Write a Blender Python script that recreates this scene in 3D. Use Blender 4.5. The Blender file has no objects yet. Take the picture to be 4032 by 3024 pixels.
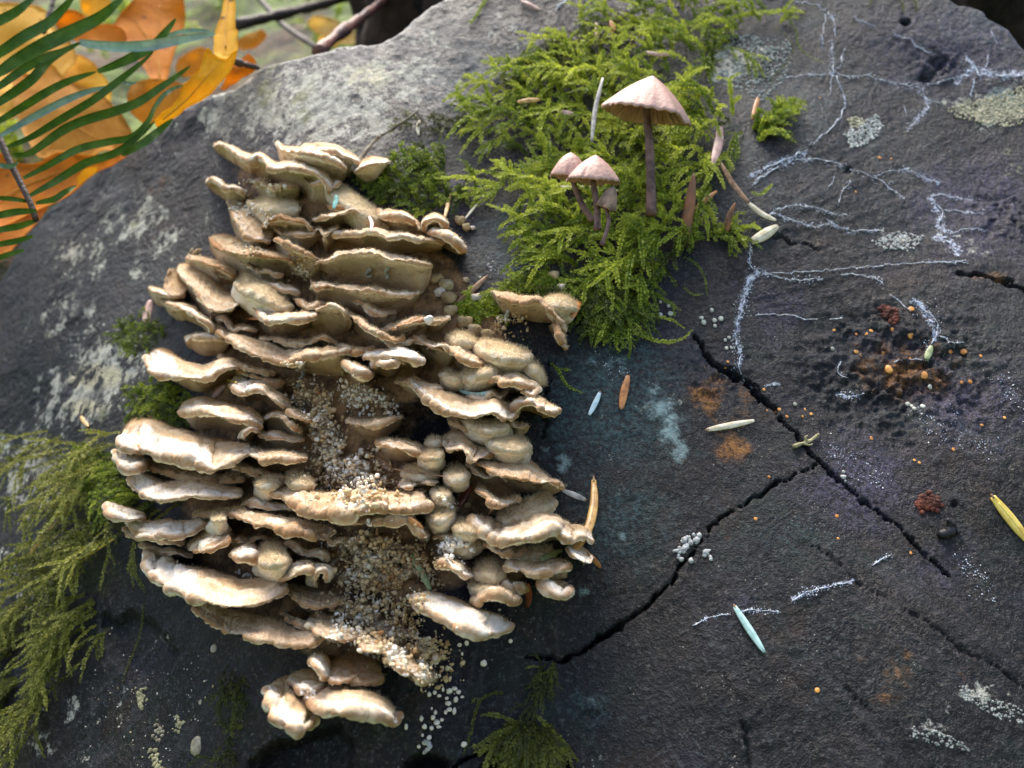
import bpy, math, random
import numpy as np
from mathutils import Vector
from mathutils.bvhtree import BVHTree
from mathutils.geometry import delaunay_2d_cdt

U = 0.01                       # all modelling below is in centimetres
rng = random.Random(7)
nrs = np.random.RandomState(7)
scene = bpy.context.scene
COL = scene.collection

# ------------------------------------------------------------------ camera, sky, sun, exposure
PITCH = math.radians(7.0)
CAM = np.array([0.0, 0.0, 45.0])
FPX = 3360.0
cd = bpy.data.cameras.new('camera')
cd.sensor_width = 36.0
cd.lens = 30.0
cd.clip_start = 0.01
cd.clip_end = 400.0
cd.dof.use_dof = True
cd.dof.focus_distance = 0.205
cd.dof.aperture_fstop = 15.0
cam = bpy.data.objects.new('camera', cd)
COL.objects.link(cam)
cam.location = CAM * U
cam.rotation_euler = (math.pi / 2 - PITCH, 0, 0)
scene.camera = cam

SUN_DIR = Vector((-0.14, 0.42, 0.90)).normalized()      # towards the sun
SUN_EL = math.asin(SUN_DIR.z)
world = bpy.data.worlds.new('World')
scene.world = world
world.use_nodes = True
wn = world.node_tree
bg = wn.nodes['Background']
sky = wn.nodes.new('ShaderNodeTexSky')
sky.sky_type = 'NISHITA'
sky.sun_disc = False
sky.dust_density = 4.0
sky.ozone_density = 0.4
sky.sun_elevation = SUN_EL
sky.sun_rotation = math.atan2(SUN_DIR.x, SUN_DIR.y)
wn.links.new(sky.outputs['Color'], bg.inputs['Color'])
bg.inputs['Strength'].default_value = 0.125
sl = bpy.data.lights.new('sun', 'SUN')
sl.energy = 2.7
sl.angle = math.radians(44)
sl.color = (1.0, 0.95, 0.865)
so = bpy.data.objects.new('sun', sl)
COL.objects.link(so)
so.rotation_euler = SUN_DIR.to_track_quat('Z', 'Y').to_euler()
so.location = (0, 0, 3)
scene.view_settings.view_transform = 'Standard'
scene.view_settings.look = 'None'
scene.view_settings.exposure = 1.55
scene.view_settings.gamma = 1.0
scene.view_settings.use_curve_mapping = False

# ------------------------------------------------------------------ maths helpers
RIGHT = np.array([1.0, 0, 0])
UPC = np.array([0, math.sin(PITCH), math.cos(PITCH)])
FWD = np.array([0, math.cos(PITCH), -math.sin(PITCH)])

def rays(p):
    p = np.asarray(p, float).reshape(-1, 2)
    return ((p[:, :1] - 2016) / FPX) * RIGHT + ((1512 - p[:, 1:]) / FPX) * UPC + FWD

def pt(px, py, d):
    return CAM + rays([(px, py)])[0] * d

def project(P):
    q = P - CAM
    d = q @ FWD
    return 2016 + FPX * (q @ RIGHT) / d, 1512 - FPX * (q @ UPC) / d, d

def _h(ix, iy, iz, seed):
    n = (ix * 374761393 + iy * 668265263 + iz * 2147483647 + seed * 974634777) & 0xffffffff
    n = ((n ^ (n >> 13)) * 1274126177) & 0xffffffff
    n = ((n ^ (n >> 16)) * 2246822519) & 0xffffffff
    return ((n ^ (n >> 15)) & 0xffffff) / float(0xffffff) * 2 - 1

def noise(P, seed=0):
    P = np.asarray(P, float)
    i = np.floor(P).astype(np.int64)
    f = P - i
    f = f * f * f * (f * (f * 6 - 15) + 10)
    r = 0
    for a in (0, 1):
        wx = f[..., 0] if a else 1 - f[..., 0]
        for b in (0, 1):
            wy = f[..., 1] if b else 1 - f[..., 1]
            for c in (0, 1):
                wz = f[..., 2] if c else 1 - f[..., 2]
                r = r + wx * wy * wz * _h(i[..., 0] + a, i[..., 1] + b, i[..., 2] + c, seed)
    return r

def fbm(P, octs=4, seed=0, gain=0.5, lac=2.03):
    r, a = 0, 1.0
    for k in range(octs):
        r = r + a * noise(P * lac ** k + 17.3 * k, seed + k)
        a *= gain
    return r

def n1(x, seed=0):
    x = np.asarray(x, float)
    return noise(np.stack([x, x * 0 + 0.37, x * 0 + 0.71], -1), seed)

def sstep(x, a, b):
    t = np.clip((x - a) / (b - a), 0, 1)
    return t * t * (3 - 2 * t)

def resample(pts, n):
    """Catmull-Rom through pts, n points evenly spaced by arc length."""
    p = np.asarray(pts, float)
    if len(p) == 2:
        return p[0] + (p[1] - p[0]) * np.linspace(0, 1, n)[:, None]
    q = np.vstack([2 * p[0] - p[1], p, 2 * p[-1] - p[-2]])
    out = []
    for i in range(1, len(q) - 2):
        t = np.linspace(0, 1, 24, endpoint=False)[:, None]
        a, b, c, d = q[i - 1], q[i], q[i + 1], q[i + 2]
        out.append(0.5 * ((2 * b) + (-a + c) * t + (2 * a - 5 * b + 4 * c - d) * t ** 2 + (-a + 3 * b - 3 * c + d) * t ** 3))
    c = np.vstack(out + [p[-1:]])
    s = np.concatenate([[0], np.cumsum(np.linalg.norm(np.diff(c, axis=0), axis=1))])
    g = np.linspace(0, s[-1], n)
    return np.stack([np.interp(g, s, c[:, k]) for k in range(c.shape[1])], 1)

def unit(v):
    return v / (np.linalg.norm(v, axis=-1, keepdims=True) + 1e-12)

def inpoly(px, py, poly):
    r = np.zeros(px.shape, bool)
    n = len(poly)
    for i in range(n):
        x0, y0 = poly[i]
        x1, y1 = poly[(i + 1) % n]
        c = ((y0 > py) != (y1 > py)) & (px < (x1 - x0) * (py - y0) / (y1 - y0 + 1e-12) + x0)
        r ^= c
    return r

def segdist(px, py, pts, closed=False):
    """distance to a polyline and the parameter (0..1) of the nearest place"""
    d = np.full(px.shape, 1e9)
    tt = np.zeros(px.shape)
    n = len(pts)
    m = n if closed else n - 1
    for i in range(m):
        x0, y0 = pts[i][:2]
        x1, y1 = pts[(i + 1) % n][:2]
        l2 = (x1 - x0) ** 2 + (y1 - y0) ** 2 + 1e-12
        t = np.clip(((px - x0) * (x1 - x0) + (py - y0) * (y1 - y0)) / l2, 0, 1)
        e = np.hypot(px - x0 - t * (x1 - x0), py - y0 - t * (y1 - y0))
        k = e < d
        d = np.where(k, e, d)
        tt = np.where(k, (i + t) / max(m, 1), tt)
    return d, tt

def blobs(px, py, L):
    r = np.zeros(px.shape)
    for (x, y, rx, ry, s) in L:
        r = np.maximum(r, s * np.exp(-((px - x) / rx) ** 2 - ((py - y) / ry) ** 2))
    return r

# ------------------------------------------------------------------ mesh helpers
def mk(name, V, F, mat, parent=None, loc=None, smooth=True, normals=None, label=None, cat=None, group=None, kind=None, **attrs):
    """one mesh object; V in world centimetres"""
    V = np.asarray(V, float)
    me = bpy.data.meshes.new(name)
    if parent is not None:
        base = np.array(parent['base_cm'])
    else:
        base = np.asarray(loc, float) if loc is not None else np.array([V[:, 0].mean(), V[:, 1].mean(), V[:, 2].min()])
    W = (V - base) * U
    F = np.asarray(F) if not isinstance(F, np.ndarray) else F
    k = F.shape[1]
    me.vertices.add(len(V))
    me.vertices.foreach_set('co', W.astype(np.float32).ravel())
    me.loops.add(F.size)
    me.loops.foreach_set('vertex_index', F.astype(np.int32).ravel())
    me.polygons.add(len(F))
    me.polygons.foreach_set('loop_start', np.arange(0, F.size, k, dtype=np.int32))
    me.update(calc_edges=True)
    me.validate()
    if smooth:
        me.shade_smooth()
    for an, av in attrs.items():
        av = np.asarray(av, np.float32)
        if av.ndim == 1:
            a = me.attributes.new(an, 'FLOAT', 'POINT')
            a.data.foreach_set('value', av)
        else:
            if av.shape[1] == 3:
                av = np.hstack([av, np.ones((len(av), 1), np.float32)])
            a = me.attributes.new(an, 'FLOAT_COLOR', 'POINT')
            a.data.foreach_set('color', av.ravel())
    if normals is not None:
        me.normals_split_custom_set_from_vertices([tuple(x) for x in normals])
    me.materials.append(mat)
    o = bpy.data.objects.new(name, me)
    COL.objects.link(o)
    if parent is not None:
        o.parent = parent
    else:
        o.location = base * U
        o['base_cm'] = [float(x) for x in base]
    tag(o, label, cat, group, kind)
    return o

def tag(o, label=None, cat=None, group=None, kind=None):
    if label: o['label'] = label
    if cat: o['category'] = cat
    if group: o['group'] = group
    if kind: o['kind'] = kind
    return o

def empty(name, base, label, cat, group=None):
    o = bpy.data.objects.new(name, None)
    COL.objects.link(o)
    o.empty_display_size = 0.005
    o.location = np.asarray(base) * U
    o['base_cm'] = [float(x) for x in base]
    return tag(o, label, cat, group)

def gridfaces(nu, nv, wrap=False):
    """quads of a grid with vertex index i*nv+j"""
    i = np.arange(nu - 1)[:, None]
    j = np.arange(nv if wrap else nv - 1)[None, :]
    j2 = (j + 1) % nv
    return np.stack([i * nv + j, (i + 1) * nv + j, (i + 1) * nv + j2, i * nv + j2], -1).reshape(-1, 4)

def tube(path, rad, ns=8, squash=None, cap=True):
    """closed tube along a 3D path; rad scalar or array; squash=(normal, factor) flattens it"""
    path = np.asarray(path, float)
    n = len(path)
    rad = np.broadcast_to(np.asarray(rad, float), (n,))
    T = unit(np.gradient(path, axis=0))
    ref = np.array([0.0, -1.0, 0.3]) if squash is None else np.asarray(squash[0], float)
    A = unit(np.cross(T, ref))
    B = unit(np.cross(A, T))
    ang = np.linspace(0, 2 * math.pi, ns, endpoint=False)
    fb = 1.0 if squash is None else squash[1]
    V = path[:, None, :] + rad[:, None, None] * (np.cos(ang)[None, :, None] * A[:, None, :] + fb * np.sin(ang)[None, :, None] * B[:, None, :])
    V = V.reshape(-1, 3)
    F = gridfaces(n, ns, True)
    if cap:
        V = np.vstack([V, path[:1], path[-1:]])
        a, b = n * ns, n * ns + 1
        j = np.arange(ns)
        c0 = np.stack([np.full(ns, a), j, (j + 1) % ns, (j + 1) % ns], 1)
        c1 = np.stack([np.full(ns, b), (n - 1) * ns + (j + 1) % ns, (n - 1) * ns + j, (n - 1) * ns + j], 1)
        F = [tuple(f) for f in F] + [tuple(f[:3]) for f in c0] + [tuple(f[:3]) for f in c1]
        F = tris(F)
    return V, F

def tris(F):
    out = []
    for f in F:
        out.append((f[0], f[1], f[2]))
        if len(f) == 4:
            out.append((f[0], f[2], f[3]))
    return np.array(out)

def ico(sub=1):
    import bmesh
    bm = bmesh.new()
    bmesh.ops.create_icosphere(bm, subdivisions=sub, radius=1.0)
    V = np.array([v.co[:] for v in bm.verts])
    F = np.array([[v.index for v in f.verts] for f in bm.faces])
    bm.free()
    return V, F
ICO1 = ico(1)
ICO2 = ico(2)
ICO3 = ico(3)

# ------------------------------------------------------------------ materials
class M:
    """small node-building helper around one Principled material"""
    def __init__(s, name):
        s.m = bpy.data.materials.new(name)
        s.m.use_nodes = True
        s.t = s.m.node_tree
        s.b = s.t.nodes['Principled BSDF']
        s.out = s.t.nodes['Material Output']
    def n(s, typ, **kw):
        nd = s.t.nodes.new('ShaderNode' + typ)
        for k, v in kw.items():
            setattr(nd, k, v)
        return nd
    def l(s, a, b):
        s.t.links.new(a, b)
    def put(s, sock, v):
        if isinstance(v, bpy.types.NodeSocket):
            s.l(v, sock)
        elif isinstance(v, (tuple, list)):
            sock.default_value = tuple(v) + (1.0,) * (len(sock.default_value) - len(v))
        else:
            sock.default_value = v
    def co(s):
        if not hasattr(s, '_co'):
            s._co = s.n('NewGeometry').outputs['Position']
        return s._co
    def attr(s, name):
        return s.n('Attribute', attribute_name=name)
    def noise(s, scale, detail=4, rough=0.55, vec=None, dist=0.0):
        nd = s.n('TexNoise')
        nd.inputs['Scale'].default_value = scale
        nd.inputs['Detail'].default_value = detail
        nd.inputs['Roughness'].default_value = rough
        nd.inputs['Distortion'].default_value = dist
        s.l(vec if vec is not None else s.co(), nd.inputs['Vector'])
        return nd.outputs['Fac']
    def voro(s, scale, feature='F1', vec=None):
        nd = s.n('TexVoronoi', feature=feature)
        nd.inputs['Scale'].default_value = scale
        s.l(vec if vec is not None else s.co(), nd.inputs['Vector'])
        return nd.outputs['Distance']
    def math(s, op, a, b=0.0, c=None, clamp=False):
        nd = s.n('Math', operation=op, use_clamp=clamp)
        s.put(nd.inputs[0], a)
        s.put(nd.inputs[1], b)
        if c is not None: s.put(nd.inputs[2], c)
        return nd.outputs[0]
    def rng(s, v, a, b, c=0.0, d=1.0):
        nd = s.n('MapRange')
        nd.interpolation_type = 'SMOOTHSTEP'
        s.put(nd.inputs['Value'], v)
        for k, x in zip(('From Min', 'From Max', 'To Min', 'To Max'), (a, b, c, d)):
            nd.inputs[k].default_value = x
        return nd.outputs['Result']
    def mix(s, f, a, b, mode='MIX'):
        nd = s.n('Mix', data_type='RGBA', blend_type=mode)
        s.put(nd.inputs[0], f)
        s.put(nd.inputs[6], a)
        s.put(nd.inputs[7], b)
        return nd.outputs[2]
    def ramp(s, v, stops):
        nd = s.n('ValToRGB')
        el = nd.color_ramp.elements
        while len(el) < len(stops): el.new(0.5)
        for e, (p, c) in zip(el, stops):
            e.position = p
            e.color = tuple(c) + (1.0,)
        s.put(nd.inputs[0], v)
        return nd.outputs[0]
    def bump(s, h, dist, strength=1.0, prev=None):
        nd = s.n('Bump')
        nd.inputs['Strength'].default_value = strength
        nd.inputs['Distance'].default_value = dist
        s.put(nd.inputs['Height'], h)
        if prev is not None: s.l(prev, nd.inputs['Normal'])
        return nd.outputs['Normal']
    def fin(s, col=None, rough=None, spec=None, normal=None, **kw):
        if col is not None: s.put(s.b.inputs['Base Color'], col)
        if rough is not None: s.put(s.b.inputs['Roughness'], rough)
        if spec is not None: s.put(s.b.inputs['Specular IOR Level'], spec)
        if normal is not None: s.l(normal, s.b.inputs['Normal'])
        for k, v in kw.items(): s.put(s.b.inputs[k.replace('_', ' ')], v)
        return s.m
    def translucent(s, col, f):
        tr = s.n('BsdfTranslucent')
        s.put(tr.inputs['Color'], col)
        mx = s.n('MixShader')
        s.put(mx.inputs[0], f)
        s.l(s.b.outputs[0], mx.inputs[1])
        s.l(tr.outputs[0], mx.inputs[2])
        s.l(mx.outputs[0], s.out.inputs['Surface'])

def simple(name, col, rough=0.6, var=0.35, scale=600, bump=0.0, spec=0.4, second=None):
    m = M(name)
    n = m.noise(scale, 5)
    c2 = second or tuple(x * (1 - var) for x in col)
    c = m.mix(m.rng(n, 0.35, 0.65), c2, col)
    nn = m.bump(m.noise(scale * 3, 3), bump) if bump else None
    return m.fin(c, rough, spec, nn)
# ------------------------------------------------------------------ the log surface (a height field over a leaning plane)
SLOPE = math.radians(56)
P0 = CAM + 22.0 * FWD
EU = np.array([1.0, 0, 0])
EV = np.array([0, math.cos(SLOPE), math.sin(SLOPE)])
EN = np.array([0, -math.sin(SLOPE), math.cos(SLOPE)])

def h_base(u, v):
    x = (-4.6 - 0.10 * v - u) / 1.3
    sp = np.where(x > 20, x, np.log1p(np.exp(np.minimum(x, 20)))) * 1.3
    return -0.62 * sp + 0.25 * np.sin(u * 0.5 + 1) * np.cos(v * 0.4)

def surf_depth(p):
    """depth along the camera ray where it meets the smooth log surface"""
    r = rays(p)
    a = np.full(len(r), 8.0)
    b = np.full(len(r), 80.0)
    for _ in range(42):
        m = 0.5 * (a + b)
        q = CAM + r * m[:, None] - P0
        f = q @ EN - h_base(q @ EU, q @ EV)
        a = np.where(f > 0, m, a)
        b = np.where(f > 0, b, m)
    return 0.5 * (a + b)

def surf(p, off=0.0):
    r = rays(p)
    return CAM + r * (surf_depth(p) - off)[:, None]

def uv_of(p):
    q = surf(p) - P0
    return np.stack([q @ EU, q @ EV], 1)

OUTLINE_PX = [(-120, 1190), (0, 1085), (130, 872), (240, 765), (330, 690), (450, 610), (560, 545), (640, 490), (700, 432), (800, 375), (920, 335), (985, 268),
              (1060, 240), (1130, 222), (1260, 190), (1400, 165), (1500, 150), (1560, 122), (1610, 72), (1720, -5), (1900, -90), (2300, -190), (2900, -230), (3400, -160),
              (3700, -50), (3790, 0), (3880, 32), (3910, 62), (3985, 108), (4060, 190), (4300, 500), (4480, 1000), (4500, 1700), (4420, 2500), (4150, 3150),
              (3500, 3420), (2800, 3520), (2000, 3480), (1200, 3400), (400, 3400), (-250, 3300), (-500, 2700), (-480, 2000), (-300, 1450)]
OUT_UV = uv_of(OUTLINE_PX)

STEP = 0.052
us = np.arange(OUT_UV[:, 0].min() - 1.6, OUT_UV[:, 0].max() + 1.6, STEP)
us = us[(us > -21.5) & (us < 22)]
vs = np.arange(-15.0, OUT_UV[:, 1].max() + 1.6, STEP)
UU, VV = np.meshgrid(us, vs, indexing='ij')
HB = h_base(UU, VV)
PX, PY, _ = project((P0 + UU[..., None] * EU + VV[..., None] * EV + HB[..., None] * EN).reshape(-1, 3))
PX = PX.reshape(UU.shape)
PY = PY.reshape(UU.shape)
zero = UU * 0

# radial wood grain around the pith
pith = uv_of([(2150, 1350)])[0]
du, dv = UU - pith[0], VV - pith[1]
RR = np.hypot(du, dv)
TH = np.arctan2(dv, du)
fib = noise(np.stack([np.cos(TH) * 60, np.sin(TH) * 60, RR * 0.25], -1), 3) * 0.6 + noise(np.stack([np.cos(TH) * 150, np.sin(TH) * 150, RR * 0.5], -1), 4) * 0.4
ring = np.sin(RR * 9 + 1.5 * noise(np.stack([UU * 0.4, VV * 0.4, zero], -1), 9))
P3 = np.stack([UU, VV, zero], -1)
H = HB + 0.06 * fbm(P3 * 0.45, 2, 11)
rough = fbm(P3 * 3.2, 4, 20, 0.62)
grain = fbm(P3 * 9.0, 2, 31)
fine_amt = 0.6 + 0.5 * sstep(noise(P3 * 0.35, 40), -0.3, 0.5)
H = H + 0.010 * rough * fine_amt + 0.009 * grain + 0.005 * noise(P3 * 19.0, 33) + 0.014 * fib * sstep(PX, 1700, 2600) + 0.003 * ring

# rotten pitted area on the right, dark holes
pit = blobs(PX, PY, [(3540, 1480, 330, 220, 1), (3700, 260, 90, 50, 0.9), (3950, 860, 130, 90, 0.6), (2830, 1500, 150, 120, 0.5), (2950, 2870, 60, 90, 0.5), (2320, 2810, 60, 40, 0.8)])
pn = fbm(P3 * 3.4 + 5, 3, 50, 0.65)
H = H - pit * 0.15 * sstep(pn, 0.05, 0.6) + 0.08 * pit * fbm(P3 * 7, 2, 51)
for (x, y, r, d) in [(3566, 88, 17, 0.6), (3700, 245, 30, 0.30), (3650, 300, 25, 0.25), (3340, 665, 15, 0.2), (3760, 1985, 12, 0.2)]:
    H = H - d * np.exp(-(np.hypot(PX - x, (PY - y) * 1.3) / r) ** 4)

# cracks
CRACKS = [([(2735, 1335, 4), (2800, 1400, 11), (2880, 1470, 18), (2960, 1535, 20), (3050, 1615, 13), (3130, 1720, 7), (3210, 1800, 5), (3300, 1880, 7), (3400, 1962, 5), (3520, 2062, 4), (3650, 2190, 3), (3740, 2270, 4)], 0.9),
          ([(2080, 2576, 4), (2130, 2588, 9), (2230, 2592, 13), (2330, 2535, 15), (2450, 2465, 12), (2560, 2392, 8), (2650, 2290, 5), (2720, 2180, 4), (2800, 2080, 4), (2900, 2000, 4), (3010, 1922, 4), (3120, 1862, 3), (3215, 1808, 3)], 0.8),
          ([(3780, 1072, 4), (3840, 1088, 8), (3920, 1112, 10), (4040, 1142, 12), (4200, 1180, 10)], 0.7),
          ([(3170, 2130, 2), (3230, 2180, 3), (3380, 2285, 4), (3560, 2402, 2), (3700, 2492, 3), (3890, 2620, 4), (4050, 2730, 3)], 0.07),
          ([(3040, 920, 4), (3120, 950, 7), (3180, 965, 5), (3240, 995, 3)], 0.15),
          ([(1780, 3030, 10), (1850, 2985, 12), (1920, 2945, 8), (1990, 2935, 4)], 0.6),
          ([(2915, 2830, 3), (2935, 2880, 8), (2960, 3030, 12)], 0.12),
          ([(2160, 1400, 3), (2155, 1600, 5), (2140, 1720, 3)], 0.2),
          ([(3340, 2690, 2), (3440, 2790, 3)], 0.05)]
crackm = zero.copy()
wob = 13 * noise(P3 * 1.3, 59) + 9 * noise(P3 * 4.0, 60) + 5 * noise(P3 * 11.0, 61)
for pts, depth in CRACKS:
    w = np.array([q[2] for q in pts], float)
    d, t = segdist(PX + wob, PY + np.roll(wob, 40, 0), pts)
    ww = np.interp(t, np.linspace(0, 1, len(w)), w) * 0.55 * (1 + 0.7 * noise(P3 * 5, 62))
    k = 1 - sstep(d, ww * 0.35, ww * 0.95 + 2)
    H = H - depth * k - 0.02 * np.exp(-(d / (ww * 2.0 + 4)) ** 2)
    crackm = np.maximum(crackm, k)

# hollows under the fungus column and at the bottom edge of the log
for poly, dd in [([(1700, 1560), (1830, 1640), (1850, 1780), (1790, 1900), (1760, 2000), (1720, 1900), (1640, 1830), (1500, 1700), (1560, 1600)], 0.8),
                 ([(1930, 2995), (2050, 2955), (2150, 2968), (2250, 3020), (2330, 3120), (1800, 3120)], 2.5),
                 ([(1080, 2905), (1200, 2890), (1330, 2830), (1400, 2930), (1380, 2990), (1440, 3120), (900, 3120), (980, 2990)], 0.8),
                 ([(1580, 3000), (1720, 2960), (1780, 3000), (1740, 3120), (1560, 3120)], 1.2),
                 ([(380, 2420), (560, 2400), (700, 2560), (640, 2680), (500, 2690), (430, 2560)], 0.35)]:
    ins = inpoly(PX, PY, poly)
    d, _ = segdist(PX, PY, poly, True)
    sd = np.where(ins, d, -d) + 16 * noise(P3 * 2, 70) + 8 * noise(P3 * 6, 71)
    H = H - dd * sstep(sd, -8, 40)

# flaky ledges (layers of old wood) on the side of the log
lay = fbm(np.stack([UU * 0.45, VV * 0.45, zero], -1), 3, 80)
left = 1 - sstep(PX, 700, 1500)
for k, c in enumerate((-0.15, 0.12, 0.4)):
    H = H - 0.030 * sstep(lay + 0.10 * noise(P3 * 4.5, 83 + k), c - 0.06, c + 0.06) * (0.35 + 0.65 * left)

# bark rim: outside the outline the surface rolls over and falls back along the trunk
ins = inpoly(UU, VV, [tuple(x) for x in OUT_UV])
d, _ = segdist(UU, VV, [tuple(x) for x in OUT_UV], True)
sd = np.where(ins, -d, d) + 0.10 * fbm(P3 * 1.3, 3, 90)
H = H - np.where(sd > -0.35, 0.35 * np.clip((sd + 0.35) / 0.35, 0, 1) ** 2, 0) - 9.0 * np.clip(sd, 0, None)
H = np.maximum(H, -24)
LOGF = gridfaces(len(us), len(vs))[:, [0, 1, 2, 3]]

# dried slime trails (label, lines of pixels with half width, seed, density, kind): the film they leave stains the wood
SLIMES = [
    ('star shaped silvery slime trail with four arms', [([(3090, 310), (3140, 300), (3230, 295), (3285, 290), (3350, 305), (3420, 297)], 9), ([(3280, 290), (3278, 240), (3272, 210), (3280, 170)], 14), ([(3310, 250), (3316, 215), (3322, 190)], 12), ([(3290, 300), (3310, 350), (3328, 400)], 8), ([(3275, 300), (3262, 380)], 4)], 1),
    ('silvery slime strand running from the star towards the woolly patch', [([(3420, 297), (3500, 325), (3560, 335), (3620, 335)], 12), ([(3640, 332), (3700, 325), (3780, 305)], 7)], 2),
    ('woolly slime patch with ragged rays beside the dark lumps', [([(3780, 305), (3830, 270), (3880, 280), (3940, 300), (4030, 295)], 24), ([(3800, 235), (3830, 260), (3860, 300)], 18), ([(3835, 310), (3820, 380)], 10), ([(3880, 270), (3888, 215)], 5)], 3),
    ('slime thread climbing from the star to the upper edge', [([(3130, 8), (3190, 15), (3250, 40)], 6), ([(3260, 55), (3285, 75)], 14), ([(3250, 60), (3240, 140)], 3), ([(3235, 140), (3240, 180)], 13), ([(3282, 80), (3290, 145)], 6)], 4),
    ('slime thread winding from the star down to the cushion', [([(3328, 400), (3318, 440), (3285, 490), (3230, 540), (3185, 575)], 8), ([(3180, 590), (3110, 620), (3040, 650), (2960, 690)], 18), ([(2960, 730), (3010, 690), (3060, 660)], 12)], 5),
    ('short slime dash above the star', [([(3360, 68), (3390, 85), (3440, 100)], 8)], 6),
    ('slime dash beside the dark lumps', [([(3520, 138), (3580, 155), (3600, 180), (3665, 210)], 9)], 7),
    ('ragged slime wedge below the dark lumps', [([(3630, 350), (3645, 400), (3650, 430), (3610, 470), (3580, 500)], 18), ([(3650, 395), (3700, 405)], 8)], 8),
    ('slime specks near the cream lichen', [([(3560, 420), (3568, 460)], 6), ([(3900, 120), (3915, 160), (3930, 175)], 14)], 9),
    ('web of slime forking across the middle of the face', [([(3080, 650), (3180, 625), (3290, 645), (3340, 665)], 12), ([(3340, 665), (3420, 690), (3470, 715), (3530, 765), (3560, 780)], 9), ([(3440, 695), (3510, 675), (3580, 665)], 7), ([(3560, 665), (3620, 690), (3700, 725)], 15)], 10),
    ('thin slime stroke below the forking web', [([(3350, 715), (3320, 755), (3300, 800)], 7), ([(3285, 700), (3265, 740)], 4)], 11),
    ('slime arch starting at the white based needle', [([(3030, 850), (3080, 820), (3150, 812), (3210, 815), (3270, 840), (3330, 850)], 11), ([(3040, 840), (3120, 870), (3200, 890), (3270, 880), (3330, 905), (3400, 910), (3480, 905)], 12)], 12),
    ('tangled violet slime at the broken hollow', [([(3660, 770), (3720, 770), (3830, 790)], 12), ([(3670, 780), (3710, 840), (3700, 890), (3750, 920)], 20), ([(3750, 915), (3830, 900), (3880, 910)], 8), ([(3720, 825), (3790, 835), (3880, 840)], 8), ([(3690, 930), (3740, 960), (3780, 990)], 24)], 13),
    ('thick white slime trail climbing from the wide crack to a fork', [([(2950, 960), (2955, 1010), (2948, 1040), (2980, 1070)], 10), ([(2985, 1075), (2950, 1105), (2935, 1160), (2920, 1220)], 22), ([(2920, 1220), (2900, 1290), (2895, 1340), (2915, 1400), (2905, 1450)], 17), ([(2905, 1450), (2930, 1500), (2980, 1528)], 8), ([(3010, 1525), (3040, 1512), (3070, 1515)], 10), ([(2980, 1072), (3020, 1085)], 16)], 14, 1.5),
    ('slime line leaving the fork of the thick white trail', [([(3010, 1080), (3080, 1095), (3150, 1105), (3240, 1095)], 9), ([(3310, 1085), (3380, 1082), (3450, 1100), (3475, 1122)], 7), ([(3510, 1165), (3560, 1205), (3580, 1225)], 6)], 15),
    ('gossamer thread stretched above the slime line', [([(3010, 1078), (3200, 1068), (3400, 1052), (3600, 1036), (3800, 1028)], 2.5), ([(3650, 1036), (3720, 1032), (3810, 1034)], 6)], 16),
    ('fine crooked thread between the slime trail and the rot', [([(2985, 1240), (3050, 1240), (3100, 1235), (3160, 1255), (3220, 1257)], 3.5), ([(3270, 1258), (3320, 1255)], 5)], 17),
    ('milky web spanning the pits of the rot', [([(3600, 1180), (3650, 1230), (3690, 1280), (3680, 1330)], 22), ([(3680, 1330), (3660, 1360), (3640, 1345)], 10), ([(3700, 1320), (3760, 1350), (3790, 1350)], 6), ([(3520, 1420), (3580, 1416), (3650, 1420)], 4), ([(3310, 1420), (3300, 1460), (3330, 1490)], 5), ([(3300, 1550), (3340, 1560), (3390, 1555)], 16)], 18),
    ('double slime streak beside the pale mint needle', [([(2720, 2462), (2800, 2430), (2870, 2418)], 6), ([(2900, 2405), (2980, 2402), (3070, 2412)], 10), ([(3110, 2368), (3180, 2330), (3290, 2305), (3360, 2285)], 14), ([(3430, 2225), (3470, 2200), (3510, 2185)], 9)], 19),
    ('slime fleck at the top of the grey wood', [([(2185, 40), (2205, 15), (2240, -5)], 12), ([(2300, -5), (2320, 30), (2355, 60)], 8)], 20),
    ('blue slime glints on bare wood beside the cream buttons', [([(1900, 1010), (1925, 1040), (1950, 1075)], 14), ([(1960, 965), (1985, 920), (2010, 880)], 8), ([(1915, 880), (1940, 905)], 8), ([(1990, 1040), (2060, 1050)], 8)], 21, 0.7, 'stuff'),
    ('frosty threads on the dark wood below the moss sprig', [([(2330, 1370), (2380, 1420), (2450, 1480)], 14), ([(2400, 1400), (2460, 1440)], 10)], 22, 0.6, 'stuff'),
    ('scattered slime glitter below the rot', [([(3280, 1750), (3320, 1800), (3420, 1870), (3500, 1900)], 26), ([(3600, 1640), (3700, 1670), (3780, 1700)], 26), ([(3840, 1730), (3920, 1800)], 22), ([(3780, 2200), (3850, 2270), (3900, 2370)], 18), ([(3940, 1480), (4020, 1600)], 30)], 23, 0.5, 'stuff'),  # pale flakes also imitate the sparkle of light on the wood
    ('pale thread stretched over the moss by the twin mushrooms', [([(2330, 510), (2390, 508), (2430, 505)], 5)], 24),
]
slimem = zero.copy()
sw = 9 * noise(P3 * 2.2, 95)
for q_ in SLIMES:
    if q_[-1] == 'stuff': continue
    for pts, w in q_[1]:
        bx = (PX > min(x[0] for x in pts) - 60) & (PX < max(x[0] for x in pts) + 60) & (PY > min(x[1] for x in pts) - 60) & (PY < max(x[1] for x in pts) + 60)
        if bx.any():
            d_, _ = segdist(PX[bx] + sw[bx], PY[bx] - sw[bx], pts)
            slimem[bx] = np.maximum(slimem[bx], np.clip(0.26 + w / 40.0, 0, 0.74) * np.exp(-(d_ / (w * 1.0 + 3)) ** 2))
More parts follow.
